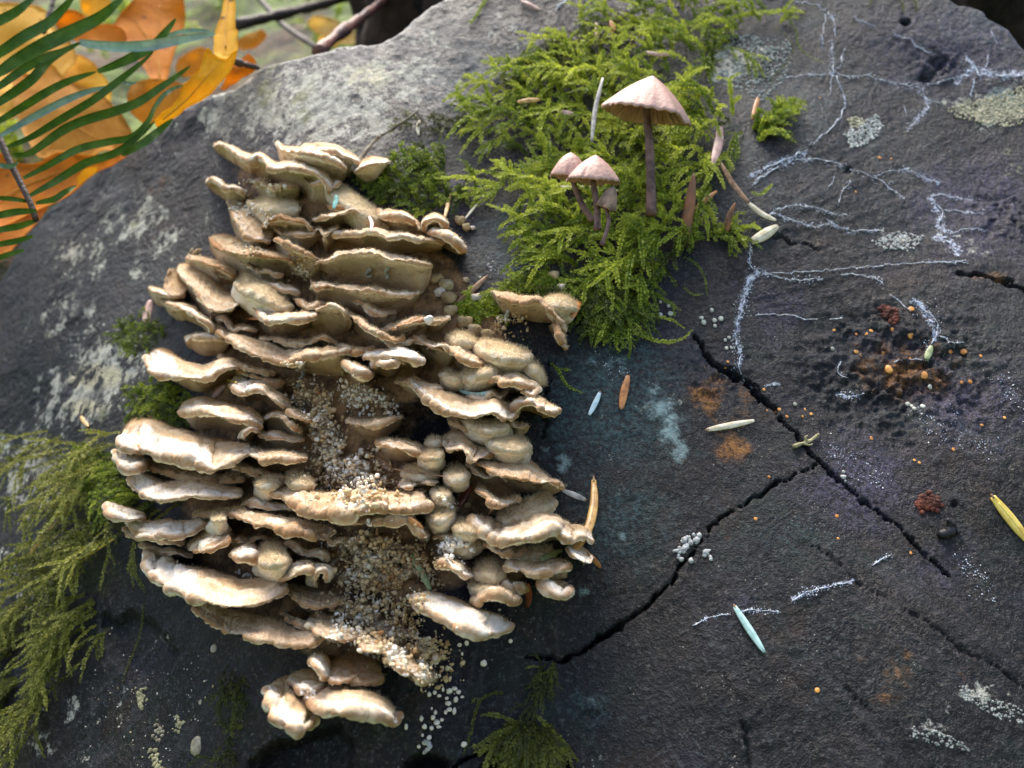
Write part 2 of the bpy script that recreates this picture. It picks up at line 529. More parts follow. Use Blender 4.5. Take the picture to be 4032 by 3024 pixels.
# heaps of crumbs lying in the gaps between the brackets
crumbm = blobs(PX, PY, [(1220, 1580, 90, 50, 1), (1275, 1670, 60, 80, 1), (1300, 1770, 60, 70, 1), (1370, 1850, 110, 70, 1), (1450, 1910, 120, 50, 1), (1450, 1575, 120, 60, 0.9), (1480, 2170, 120, 60, 1), (1480, 2250, 200, 90, 1), (1620, 2240, 90, 70, 0.9), (1430, 2420, 130, 60, 1), (1540, 2490, 130, 80, 1), (1640, 2580, 90, 70, 1), (1700, 2650, 50, 50, 0.8), (1780, 2160, 60, 30, 0.8)])
crumbm = sstep(crumbm + 0.25 * noise(P3 * 3.0, 96), 0.35, 0.8)
cell = noise(P3 * 10.5, 97)
H = H + crumbm * (0.30 + 0.05 * cell)
# per-vertex growth and stain masks (stains with shapes of their own, plus a pale blue-grey tone)
lich = blobs(PX, PY, [(1000, 360, 220, 130, 1), (1220, 420, 330, 190, 1), (1450, 330, 260, 160, 0.75), (860, 470, 120, 90, 0.75), (560, 900, 220, 140, 0.70), (330, 1000, 200, 150, 0.56), (1050, 470, 220, 110, 0.8), (480, 1060, 200, 90, 0.5),
                      (440, 1430, 190, 170, 0.80), (330, 1560, 200, 150, 0.80), (330, 1230, 180, 90, 0.5), (110, 1850, 200, 230, 0.68), (250, 1260, 160, 140, 0.6), (330, 2800, 170, 120, 0.52), (150, 2950, 160, 120, 0.5),
                      (60, 2250, 130, 160, 0.4), (620, 2530, 80, 60, 0.4), (3920, 420, 190, 75, 1), (3540, 935, 150, 45, 0.7), (3850, 960, 120, 40, 0.5), (2880, 250, 120, 110, 0.9), (1650, 250, 140, 150, 0.6), (1980, 120, 120, 100, 0.5),
                      (3800, 2740, 160, 60, 0.72), (3640, 2870, 120, 45, 0.66), (4000, 640, 90, 110, 0.55), (1950, 560, 60, 40, 0.8), (1500, 480, 150, 120, 0.7), (2650, 1560, 120, 90, 0.45)])
cream = blobs(PX, PY, [(3900, 430, 160, 60, 1), (380, 1480, 160, 60, 0.9), (330, 1600, 110, 40, 0.9), (1060, 330, 110, 70, 0.5), (180, 1350, 50, 120, 0.7), (1450, 300, 160, 100, 0.6), (950, 380, 90, 80, 0.5), (3960, 600, 60, 60, 0.6)])
teal = blobs(PX, PY, [(2600, 1600, 80, 60, 0.95), (2640, 1690, 60, 90, 1.0), (2680, 1780, 50, 80, 0.95), (2570, 1540, 60, 40, 0.8), (2220, 1820, 45, 45, 0.85), (2150, 1770, 40, 30, 0.7), (2400, 1440, 110, 70, 0.6), (2330, 1400, 60, 60, 0.55), (2290, 2330, 50, 40, 0.7), (2460, 2110, 30, 25, 0.7), (1310, 2540, 40, 40, 0.4), (2280, 1950, 60, 40, 0.55), (3950, 370, 90, 40, 0.9), (2330, 2780, 80, 80, 0.42)])
rust = blobs(PX, PY, [(2790, 1560, 130, 110, 0.85), (2890, 1770, 80, 70, 1.1), (2860, 1670, 130, 110, 0.62), (2940, 1560, 100, 60, 0.6), (3560, 1450, 300, 170, 0.72), (2900, 2000, 90, 30, 0.5), (3900, 1085, 120, 25, 0.8), (2870, 2110, 40, 30, 0.6), (3500, 2640, 170, 140, 0.56), (3570, 2580, 40, 40, 0.7), (3490, 2750, 90, 50, 0.6), (3830, 2640, 90, 110, 0.52), (2200, 2740, 40, 130, 0.4), (2060, 2900, 120, 50, 0.4), (620, 720, 130, 60, 0.55), (700, 580, 160, 60, 0.4), (900, 1340, 120, 30, 0.2), (3150, 1000, 40, 20, 0.5), (600, 860, 200, 30, 0.35), (60, 1260, 60, 40, 0.5)])
brown = np.zeros_like(PX)
col_poly = [(880, 640), (1250, 620), (1480, 760), (1800, 1000), (2000, 1240), (2060, 1400), (2040, 1600), (2080, 1800), (2060, 2000), (2130, 2200), (2090, 2320), (1800, 2330), (1650, 2420), (1640, 2560), (1500, 2650), (1300, 2720), (1200, 2600), (1000, 2480), (800, 2350), (700, 2100), (700, 1850), (760, 1600), (800, 1400), (760, 1200), (900, 1000), (930, 800)]
ci = inpoly(PX, PY, col_poly)
cdist, _ = segdist(PX, PY, col_poly, True)
brown = sstep(np.where(ci, cdist, -cdist), -30, 90) * (1 - 0.95 * blobs(PX, PY, [(1700, 1680, 150, 120, 1), (1560, 1700, 90, 60, 0.8), (1760, 1950, 60, 60, 0.9)]))
green = blobs(PX, PY, [(2500, 500, 420, 420, 1), (1600, 720, 170, 110, 1), (560, 1330, 110, 80, 0.9), (620, 1600, 110, 110, 1), (430, 1850, 200, 170, 1), (330, 2200, 200, 250, 0.8), (700, 1950, 140, 50, 0.8), (950, 2780, 60, 160, 0.8), (1500, 2850, 110, 80, 0.6), (2320, 2780, 100, 90, 0.45), (2900, 2900, 110, 90, 0.4), (3120, 450, 220, 160, 0.4), (3200, 2120, 160, 80, 0.35), (950, 420, 60, 60, 0.4), (2280, 1120, 160, 120, 0.8), (3450, 620, 200, 60, 0.3), (3850, 2640, 40, 60, 0.5)])
pale_tone = blobs(PX, PY, [(1850, 300, 400, 260, 0.62), (3300, 450, 800, 420, 0.32), (2950, 60, 600, 160, 0.35), (2000, 950, 220, 160, 0.5), (3000, 700, 300, 300, 0.4), (3850, 100, 300, 160, 0.5), (2600, 2100, 260, 200, 0.22), (3800, 1700, 300, 250, 0.25), (3500, 2150, 300, 200, 0.22)])
LOGV = (P0 + UU[..., None] * EU + VV[..., None] * EV + H[..., None] * EN).reshape(-1, 3)
m1 = np.stack([lich, cream, teal, rust], -1).reshape(-1, 4)
tealw = blobs(PX, PY, [(2420, 1600, 330, 330, 1), (2450, 2050, 260, 260, 0.8), (2050, 950, 220, 200, 0.9), (2300, 2780, 160, 120, 0.6), (1750, 350, 300, 200, 0.6), (3120, 2100, 180, 120, 0.6), (3150, 430, 250, 200, 0.5)])
violw = blobs(PX, PY, [(3700, 200, 420, 260, 0.9), (3850, 800, 320, 260, 1), (3400, 1900, 330, 260, 0.9), (3050, 1200, 260, 260, 0.7), (3850, 1600, 300, 250, 0.9), (1800, 800, 120, 160, 0.8), (2850, 2350, 330, 160, 0.5), (3700, 2250, 260, 200, 0.6)])
m3 = np.stack([crumbm, slimem, tealw, violw], -1).reshape(-1, 4)
m2 = np.stack([brown, green, pale_tone, np.clip(0.5 + 0.5 * fib, 0, 1)], -1).reshape(-1, 4)

# ------------------------------------------------------------------ log material
def log_material():
    m = M('old_wet_wood')
    a1, a2 = m.attr('stain_a'), m.attr('stain_b')
    s1 = m.n('SeparateColor'); m.l(a1.outputs['Color'], s1.inputs[0])
    s2 = m.n('SeparateColor'); m.l(a2.outputs['Color'], s2.inputs[0])
    lich, cream, teal, rust = s1.outputs[0], s1.outputs[1], s1.outputs[2], a1.outputs['Alpha']
    brown, green, pale_tone, crack = s2.outputs[0], s2.outputs[1], s2.outputs[2], a2.outputs['Alpha']
    big = m.noise(38, 4, 0.6)
    mid = m.noise(190, 5, 0.65)
    fin = m.noise(950, 4, 0.7)
    vfin = m.noise(2600, 2, 0.6)
    wood = m.mix(m.rng(big, 0.38, 0.62), (0.005, 0.006, 0.009), (0.014, 0.011, 0.010))
    wood = m.mix(m.rng(m.noise(75, 4, 0.6), 0.50, 0.66, 0, 0.8), wood, (0.010, 0.018, 0.013))
    wood = m.mix(m.rng(m.noise(52, 3, 0.6), 0.54, 0.68, 0, 0.7), wood, (0.030, 0.016, 0.010))
    wood = m.mix(m.rng(m.noise(33, 3, 0.6), 0.54, 0.70, 0, 0.7), wood, (0.015, 0.012, 0.028))
    wood = m.mix(m.rng(mid, 0.48, 0.72, 0, 0.65), wood, (0.022, 0.024, 0.027))
    wood = m.mix(m.rng(fin, 0.53, 0.66, 0, 0.85), wood, m.mix(m.rng(big, 0.4, 0.6), (0.055, 0.064, 0.066), (0.090, 0.073, 0.060)))
    wood = m.mix(m.rng(fin, 0.49, 0.34, 0, 0.85), wood, (0.005, 0.005, 0.006))
    gr = m.math('ADD', crack, m.math('MULTIPLY', m.math('SUBTRACT', mid, 0.5), 0.5))
    wood = m.mix(m.rng(gr, 0.55, 0.85, 0, 0.6), wood, (0.034, 0.031, 0.036))
    wood = m.mix(m.rng(gr, 0.42, 0.2, 0, 0.6), wood, (0.010, 0.009, 0.011))
    a3 = m.attr('stain_c')
    s3 = m.n('SeparateColor'); m.l(a3.outputs['Color'], s3.inputs[0])
    tw = m.rng(m.math('ADD', s3.outputs[2], m.math('MULTIPLY', m.math('SUBTRACT', mid, 0.5), 1.3)), 0.25, 0.95, 0, 0.85)
    wood = m.mix(tw, wood, m.mix(m.rng(fin, 0.40, 0.62), (0.004, 0.010, 0.012), (0.032, 0.072, 0.076)))
    vw = m.rng(m.math('ADD', a3.outputs['Alpha'], m.math('MULTIPLY', m.math('SUBTRACT', m.noise(130, 4, 0.65), 0.5), 1.5)), 0.30, 1.0, 0, 0.8)
    wood = m.mix(vw, wood, m.mix(m.rng(fin, 0.40, 0.62), (0.008, 0.006, 0.012), (0.070, 0.058, 0.105)))
    # pale blue-grey blobs, mostly on the upper face
    f = m.math('ADD', pale_tone, m.math('MULTIPLY', m.math('SUBTRACT', mid, 0.5), 1.5))
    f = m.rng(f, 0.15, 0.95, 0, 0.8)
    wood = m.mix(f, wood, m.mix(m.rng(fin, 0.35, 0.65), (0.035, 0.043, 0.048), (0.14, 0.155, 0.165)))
    # green algae below the moss
    g = m.rng(m.math('ADD', green, m.math('MULTIPLY', m.math('SUBTRACT', mid, 0.5), 1.4)), 0.35, 1.0, 0, 0.85)
    wood = m.mix(g, wood, m.mix(m.rng(fin, 0.4, 0.6), (0.018, 0.026, 0.007), (0.05, 0.066, 0.018)))
    # rust stains
    r = m.rng(m.math('ADD', rust, m.math('MULTIPLY', m.math('SUBTRACT', mid, 0.5), 1.6)), 0.42, 1.0)
    wood = m.mix(r, wood, m.mix(m.rng(fin, 0.35, 0.62), (0.055, 0.018, 0.008), (0.30, 0.13, 0.03)))
    # crust lichens
    warp = m.noise(300, 5, 0.7)
    lv = m.math('ADD', lich, m.math('MULTIPLY', m.math('SUBTRACT', m.noise(150, 6, 0.75), 0.5), 3.0))
    lf = m.rng(lv, 0.52, 0.72, 0, 0.95)
    lcol = m.mix(m.rng(warp, 0.35, 0.65), (0.20, 0.20, 0.17), (0.56, 0.54, 0.45))
    lcol = m.mix(m.rng(m.math('ADD', cream, m.math('SUBTRACT', warp, 0.5)), 0.35, 0.75), lcol, m.mix(fin, (0.42, 0.38, 0.22), (0.66, 0.60, 0.42)))
    lcol = m.mix(m.rng(m.noise(60, 4), 0.55, 0.72, 0, 0.55), lcol, (0.27, 0.24, 0.17))
    lcol = m.mix(m.rng(vfin, 0.5, 0.34, 0, 0.6), lcol, (0.05, 0.05, 0.05))
    lcol = m.mix(m.rng(m.noise(48, 5, 0.7), 0.50, 0.62, 0, 0.8), lcol, m.mix(fin, (0.05, 0.052, 0.05), (0.13, 0.135, 0.12)))
    lcol = m.mix(m.rng(m.noise(36, 4, 0.7), 0.56, 0.66, 0, 0.7), lcol, m.mix(fin, (0.12, 0.12, 0.045), (0.28, 0.28, 0.13)))
    wood = m.mix(lf, wood, lcol)
    t = m.rng(m.math('ADD', teal, m.math('MULTIPLY', m.math('SUBTRACT', m.noise(420, 5, 0.7), 0.5), 2.0)), 0.45, 1.1, 0, 0.8)
    wood = m.mix(t, wood, m.mix(fin, (0.13, 0.24, 0.23), (0.42, 0.52, 0.50)))
    # brown rotten flesh under the brackets
    b = m.rng(m.math('ADD', brown, m.math('MULTIPLY', m.math('SUBTRACT', mid, 0.5), 0.9)), 0.35, 0.85)
    bcol = m.mix(m.rng(mid, 0.35, 0.65), (0.075, 0.038, 0.018), (0.34, 0.20, 0.092))
    bcol = m.mix(m.rng(fin, 0.58, 0.70, 0, 0.7), bcol, (0.45, 0.36, 0.25))
    wood = m.mix(b, wood, bcol)
    ccol = m.mix(m.rng(fin, 0.38, 0.62), (0.20, 0.11, 0.05), (0.62, 0.50, 0.33))
    wood = m.mix(m.rng(m.math('ADD', s3.outputs[0], m.math('MULTIPLY', m.math('SUBTRACT', mid, 0.5), 0.8)), 0.3, 0.7), wood, ccol)
    sv = m.math('ADD', s3.outputs[1], m.math('MULTIPLY', m.math('SUBTRACT', m.noise(800, 5, 0.8), 0.5), 2.6))
    wood = m.mix(m.math('MULTIPLY', m.rng(sv, 0.60, 0.95), m.rng(s3.outputs[1], 0.04, 0.25)), wood, (0.60, 0.64, 0.76))
    # pale dust specks
    sp = m.rng(m.voro(900), 0.16, 0.10)
    sp = m.math('MULTIPLY', sp, m.rng(m.noise(120, 3), 0.56, 0.66))
    wood = m.mix(m.math('MULTIPLY', sp, 0.75), wood, (0.42, 0.39, 0.33))
    hgt = m.math('ADD', m.math('MULTIPLY', mid, 0.8), m.math('ADD', m.math('MULTIPLY', fin, 1.0), m.math('MULTIPLY', vfin, 0.42)))
    n = m.bump(hgt, 0.0007, 1.0)
    rough = m.rng(mid, 0.3, 0.7, 0.28, 0.50)
    rough = m.math('ADD', rough, m.math('MULTIPLY', lf, 0.25), clamp=True)
    return m.fin(wood, rough, 0.27, n)
MAT_LOG = log_material()
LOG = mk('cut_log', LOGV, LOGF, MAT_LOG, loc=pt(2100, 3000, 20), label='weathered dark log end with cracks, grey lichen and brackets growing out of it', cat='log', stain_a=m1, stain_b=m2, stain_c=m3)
LOG_BVH = None
# ------------------------------------------------------------------ forest floor bank behind the log
def ground_z(x, y):
    t = (y - 17.0) / 3.0
    sp = np.where(t > 20, t, np.log1p(np.exp(np.minimum(t, 20)))) * 3.0
    bank = 0.75 * sp
    bank = 400 * np.tanh(bank / 400)
    return 45.0 - 17.0 + bank + 6.5 * np.exp(-((x + 21) / 10.0) ** 2 - ((y - 42) / 7.0) ** 2)

gx = np.concatenate([-np.geomspace(60, 30000, 40)[::-1], np.linspace(-58, 58, 150), np.geomspace(60, 30000, 40)])
gy = np.concatenate([-np.geomspace(8, 30000, 40)[::-1], np.linspace(-6, 130, 170), np.geomspace(133, 30000, 40)])
GX, GY = np.meshgrid(gx, gy, indexing='ij')
g3 = np.stack([GX, GY, GX * 0], -1)
near = np.exp(-(np.hypot(GX, GY - 40) / 200) ** 2)
GZ = ground_z(GX, GY) + near * (1.6 * fbm(g3 * 0.09, 3, 101) + 0.5 * noise(g3 * 0.5, 105)) + (1 - near) * 60 * noise(g3 * 0.002, 107)
gm = M('forest_floor')
ga = gm.noise(9, 5, 0.6)
gb = gm.noise(60, 5, 0.65)
gcol = gm.mix(gm.rng(gb, 0.35, 0.65), (0.020, 0.013, 0.008), (0.10, 0.062, 0.032))
gcol = gm.mix(gm.rng(ga, 0.40, 0.52), gcol, gm.mix(gm.rng(gb, 0.35, 0.65), (0.030, 0.050, 0.008), (0.13, 0.19, 0.03)))
gm.fin(gcol, 0.85, 0.3, gm.bump(gb, 0.006))
mk('ground', np.stack([GX, GY, GZ], -1).reshape(-1, 3), gridfaces(len(gx), len(gy)), gm.m, loc=(0, 0, 0), kind='structure')

# old dark stump standing behind the log
def bark_stump():
    n, k = 180, 60
    ang = np.linspace(0, 2 * math.pi, n, endpoint=False)
    hh = np.linspace(0, 1, k)
    A, Hh = np.meshgrid(ang, hh, indexing='ij')
    c = np.array([9.0, 47.0])
    R = 16.5 * (1 + 0.10 * (1 - Hh) ** 2)
    q = np.stack([np.cos(A) * 5, np.sin(A) * 5, Hh * 2.0], -1)
    ridge = 1 - np.abs(noise(np.stack([np.cos(A) * 9, np.sin(A) * 9, Hh * 3], -1), 130))
    R = R + 1.5 * fbm(q, 3, 131) + 1.1 * ridge ** 3 + 0.35 * fbm(q * 5, 2, 133)
    z0 = ground_z(0, 40) - 10
    top = 45 + 19 + 3.5 * noise(np.stack([np.cos(ang) * 3, np.sin(ang) * 3, ang * 0], -1), 134)
    Z = z0 + (top[:, None] - z0) * Hh
    V = np.stack([c[0] + R * np.cos(A), c[1] + R * 0.8 * np.sin(A), Z], -1)
    inner = V[:, -1:] * np.array([0, 0, 1]) + np.stack([c[0] + 0.6 * (V[:, -1, 0] - c[0]), c[1] + 0.6 * (V[:, -1, 1] - c[1]), 0 * ang], -1)[:, None, :] - np.array([0, 0, 3.0])
    cen = np.broadcast_to(np.array([c[0], c[1], 45 + 14.0]), (n, 1, 3))
    V = np.concatenate([V, inner, cen], 1)
    m = M('stump_bark')
    a = m.noise(45, 5, 0.65)
    m.fin(m.mix(m.rng(a, 0.35, 0.7), (0.008, 0.006, 0.005), (0.05, 0.03, 0.02)), 0.9, 0.2, m.bump(m.noise(160, 4), 0.002))
    F = gridfaces(n, k + 2)
    last = np.stack([np.full(k + 1, n - 1) * (k + 2) + np.arange(k + 1), np.arange(k + 1), np.arange(k + 1) + 1, np.full(k + 1, n - 1) * (k + 2) + np.arange(k + 1) + 1], 1)
    mk('old_stump', V.reshape(-1, 3), np.vstack([F, last])[:, [0, 1, 2, 3]], m.m, label='dark rotten stump standing behind the log', cat='stump')
bark_stump()

# ------------------------------------------------------------------ bracket fungi
def fungus_cap_mat(name, fuzzy=False):
    m = M(name)
    z, t = m.attr('zone'), m.attr('tone')
    zs = m.n('SeparateColor'); m.l(z.outputs['Color'], zs.inputs[0])
    ts = m.n('SeparateColor'); m.l(t.outputs['Color'], ts.inputs[0])
    mid = m.noise(260, 4, 0.6)
    fin = m.noise(1500, 4, 0.7)
    wv = m.math('ADD', zs.outputs[0], m.math('MULTIPLY', m.math('SUBTRACT', mid, 0.5), 0.24))
    if fuzzy:
        c = m.ramp(wv, [(0.0, (0.25, 0.165, 0.075)), (0.35, (0.40, 0.29, 0.145)), (0.75, (0.52, 0.40, 0.22)), (1.0, (0.60, 0.49, 0.31))])
    else:
        c = m.ramp(wv, [(0.0, (0.22, 0.11, 0.045)), (0.25, (0.46, 0.29, 0.14)), (0.52, (0.68, 0.52, 0.33)), (0.70, (0.52, 0.35, 0.19)), (0.80, (0.70, 0.55, 0.37)), (1.0, (0.76, 0.63, 0.48))])
    # faint concentric zones
    zone = m.math('SINE', m.math('MULTIPLY', wv, 52.0))
    c = m.mix(m.math('MULTIPLY', m.rng(zone, -0.2, 0.9), 0.30), c, (0.38, 0.23, 0.105))
    bl_ = m.rng(m.noise(140, 5, 0.7), 0.54, 0.66, 0, 0.55)
    c = m.mix(bl_, c, m.mix(fin, (0.26, 0.13, 0.045), (0.44, 0.26, 0.11)))
    # brown band close to the margin
    band = m.math('MULTIPLY', m.rng(wv, 0.76, 0.93), ts.outputs[1])
    c = m.mix(band, c, m.mix(mid, (0.20, 0.085, 0.028), (0.46, 0.24, 0.09)))
    # white growing margin
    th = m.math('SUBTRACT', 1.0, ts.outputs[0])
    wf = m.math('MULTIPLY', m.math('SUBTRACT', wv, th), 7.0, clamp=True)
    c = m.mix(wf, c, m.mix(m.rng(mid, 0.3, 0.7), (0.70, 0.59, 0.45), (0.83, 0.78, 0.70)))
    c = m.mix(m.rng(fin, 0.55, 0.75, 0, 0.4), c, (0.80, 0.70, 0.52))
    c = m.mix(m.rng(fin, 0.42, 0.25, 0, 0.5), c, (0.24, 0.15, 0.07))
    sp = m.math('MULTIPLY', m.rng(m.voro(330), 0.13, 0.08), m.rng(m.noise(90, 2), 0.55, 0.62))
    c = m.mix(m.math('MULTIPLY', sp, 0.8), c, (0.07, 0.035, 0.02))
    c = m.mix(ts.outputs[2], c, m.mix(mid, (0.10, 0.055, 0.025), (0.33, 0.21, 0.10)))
    n = m.bump(m.math('ADD', mid, m.math('MULTIPLY', fin, 0.7)), 0.0008, 0.9)
    return m.fin(c, 0.85, 0.25, n)

def fungus_margin_mat():
    m = M('bracket_margin')
    t = m.attr('tone')
    z = m.attr('zone')
    zs = m.n('SeparateColor'); m.l(z.outputs['Color'], zs.inputs[0])
    ts = m.n('SeparateColor'); m.l(t.outputs['Color'], ts.inputs[0])
    mid = m.noise(330, 3, 0.6)
    big = m.noise(110, 3, 0.6)
    white = m.mix(m.rng(mid, 0.35, 0.65), (0.62, 0.48, 0.33), (0.80, 0.73, 0.63))
    tan = m.mix(m.rng(mid, 0.3, 0.7), (0.34, 0.185, 0.085), (0.62, 0.43, 0.25))
    # the roll of the lip: white above, bruised tan on its outer lower face, white again below
    f = m.math('SUBTRACT', 1.0, m.math('MULTIPLY', m.math('ABSOLUTE', m.math('SUBTRACT', zs.outputs[2], 0.60)), 2.4))
    f = m.math('ADD', f, m.math('MULTIPLY', m.math('SUBTRACT', big, 0.5), 2.2))
    wtop = m.mix(m.math('MULTIPLY', ts.outputs[0], 3.0, clamp=True), m.mix(mid, (0.52, 0.38, 0.21), (0.68, 0.55, 0.37)), white)
    c = m.mix(m.rng(f, 0.0, 0.85, 0, 0.9), wtop, tan)
    c = m.mix(m.math('MULTIPLY', ts.outputs[1], m.rng(m.math('ADD', big, m.math('MULTIPLY', ts.outputs[1], 0.25)), 0.42, 0.6)), c, (0.36, 0.17, 0.06))
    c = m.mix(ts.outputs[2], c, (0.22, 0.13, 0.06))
    n = m.bump(m.noise(700, 5, 0.7), 0.0007, 0.9)
    return m.fin(c, 0.8, 0.3, n)

def fungus_pore_mat():
    m = M('bracket_pore_surface')
    z, t = m.attr('zone'), m.attr('tone')
    zs = m.n('SeparateColor'); m.l(z.outputs['Color'], zs.inputs[0])
    ts = m.n('SeparateColor'); m.l(t.outputs['Color'], ts.inputs[0])
    mid = m.noise(240, 5, 0.65)
    c = m.ramp(m.math('ADD', zs.outputs[0], m.math('MULTIPLY', m.math('SUBTRACT', mid, 0.5), 0.5)),
               [(0.0, (0.30, 0.175, 0.08)), (0.25, (0.60, 0.45, 0.28)), (0.6, (0.80, 0.69, 0.52)), (1.0, (0.84, 0.74, 0.57))])
    st = m.math('MULTIPLY', m.rng(m.noise(130, 6, 0.75), 0.53, 0.62), m.math('ADD', 0.25, ts.outputs[1]))
    c = m.mix(m.math('MINIMUM', st, 0.85), c, (0.24, 0.115, 0.04))
    sp = m.math('MULTIPLY', m.rng(m.voro(420), 0.16, 0.1), m.rng(m.noise(70, 2), 0.5, 0.6))
    c = m.mix(m.math('MULTIPLY', sp, 0.75), c, (0.07, 0.03, 0.015))
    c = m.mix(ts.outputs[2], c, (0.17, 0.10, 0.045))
    por = m.voro(2600)
    n = m.bump(m.math('ADD', mid, m.math('MULTIPLY', por, 0.5)), 0.0006, 0.8)
    return m.fin(c, 0.8, 0.3, n)

MAT_CAP = fungus_cap_mat('bracket_cap')
MAT_FCAP = fungus_cap_mat('bracket_cap_felted', True)
MAT_MARGIN = fungus_margin_mat()
MAT_PORE = fungus_pore_mat()
mh = M('bracket_felt_hair')
mh.fin((0.62, 0.50, 0.32), 0.9, 0.2)
mh.translucent((0.62, 0.50, 0.32), 0.4)
MAT_HAIR = mh.m

# kind: (white share, brown band, dirt with any painted shade), lump amplitude, lump wavelength, lip radius, bulge, hairs per cm2
KIND = {'tan':   ((0.05, 0.50, 0.00), 0.034, 0.55, 0.052, 0.05, 260),
        'white': ((0.40, 0.22, 0.00), 0.070, 0.95, 0.110, 0.08, 90),
        'pale':  ((0.16, 0.35, 0.00), 0.042, 0.65, 0.066, 0.06, 160),
        'brown': ((0.02, 0.80, 0.06), 0.026, 0.35, 0.042, 0.02, 260),
        'old':   ((0.00, 0.45, 0.25), 0.030, 0.35, 0.050, 0.02, 260),
        'felt':  ((0.00, 0.00, 0.00), 0.030, 0.90, 0.130, 0.12, 700),
        'under': ((0.05, 0.30, 0.00), 0.026, 0.40, 0.042, 0.02, 200)}
BVV, BVF, BVO = [], [], 0
NB = 0

def collect(V, F):
    global BVO
    BVV.append(V)
    BVF.append(tris([tuple(f) for f in F]) + BVO)
    BVO += len(V)

def side(rim, x, sgn):
    n = len(rim)
    if isinstance(x, (list, tuple)):
        return resample(x, n)
    if sgn > 0:
        x = x + float(np.clip((2150 - rim[:, 1].mean()) / 2150 * 90, 0, 62))
    t = np.linspace(0, 1, n)
    return rim + np.stack([0 * t, sgn * x * (0.3 + 0.7 * np.sin(math.pi * t) ** 0.7)], 1)

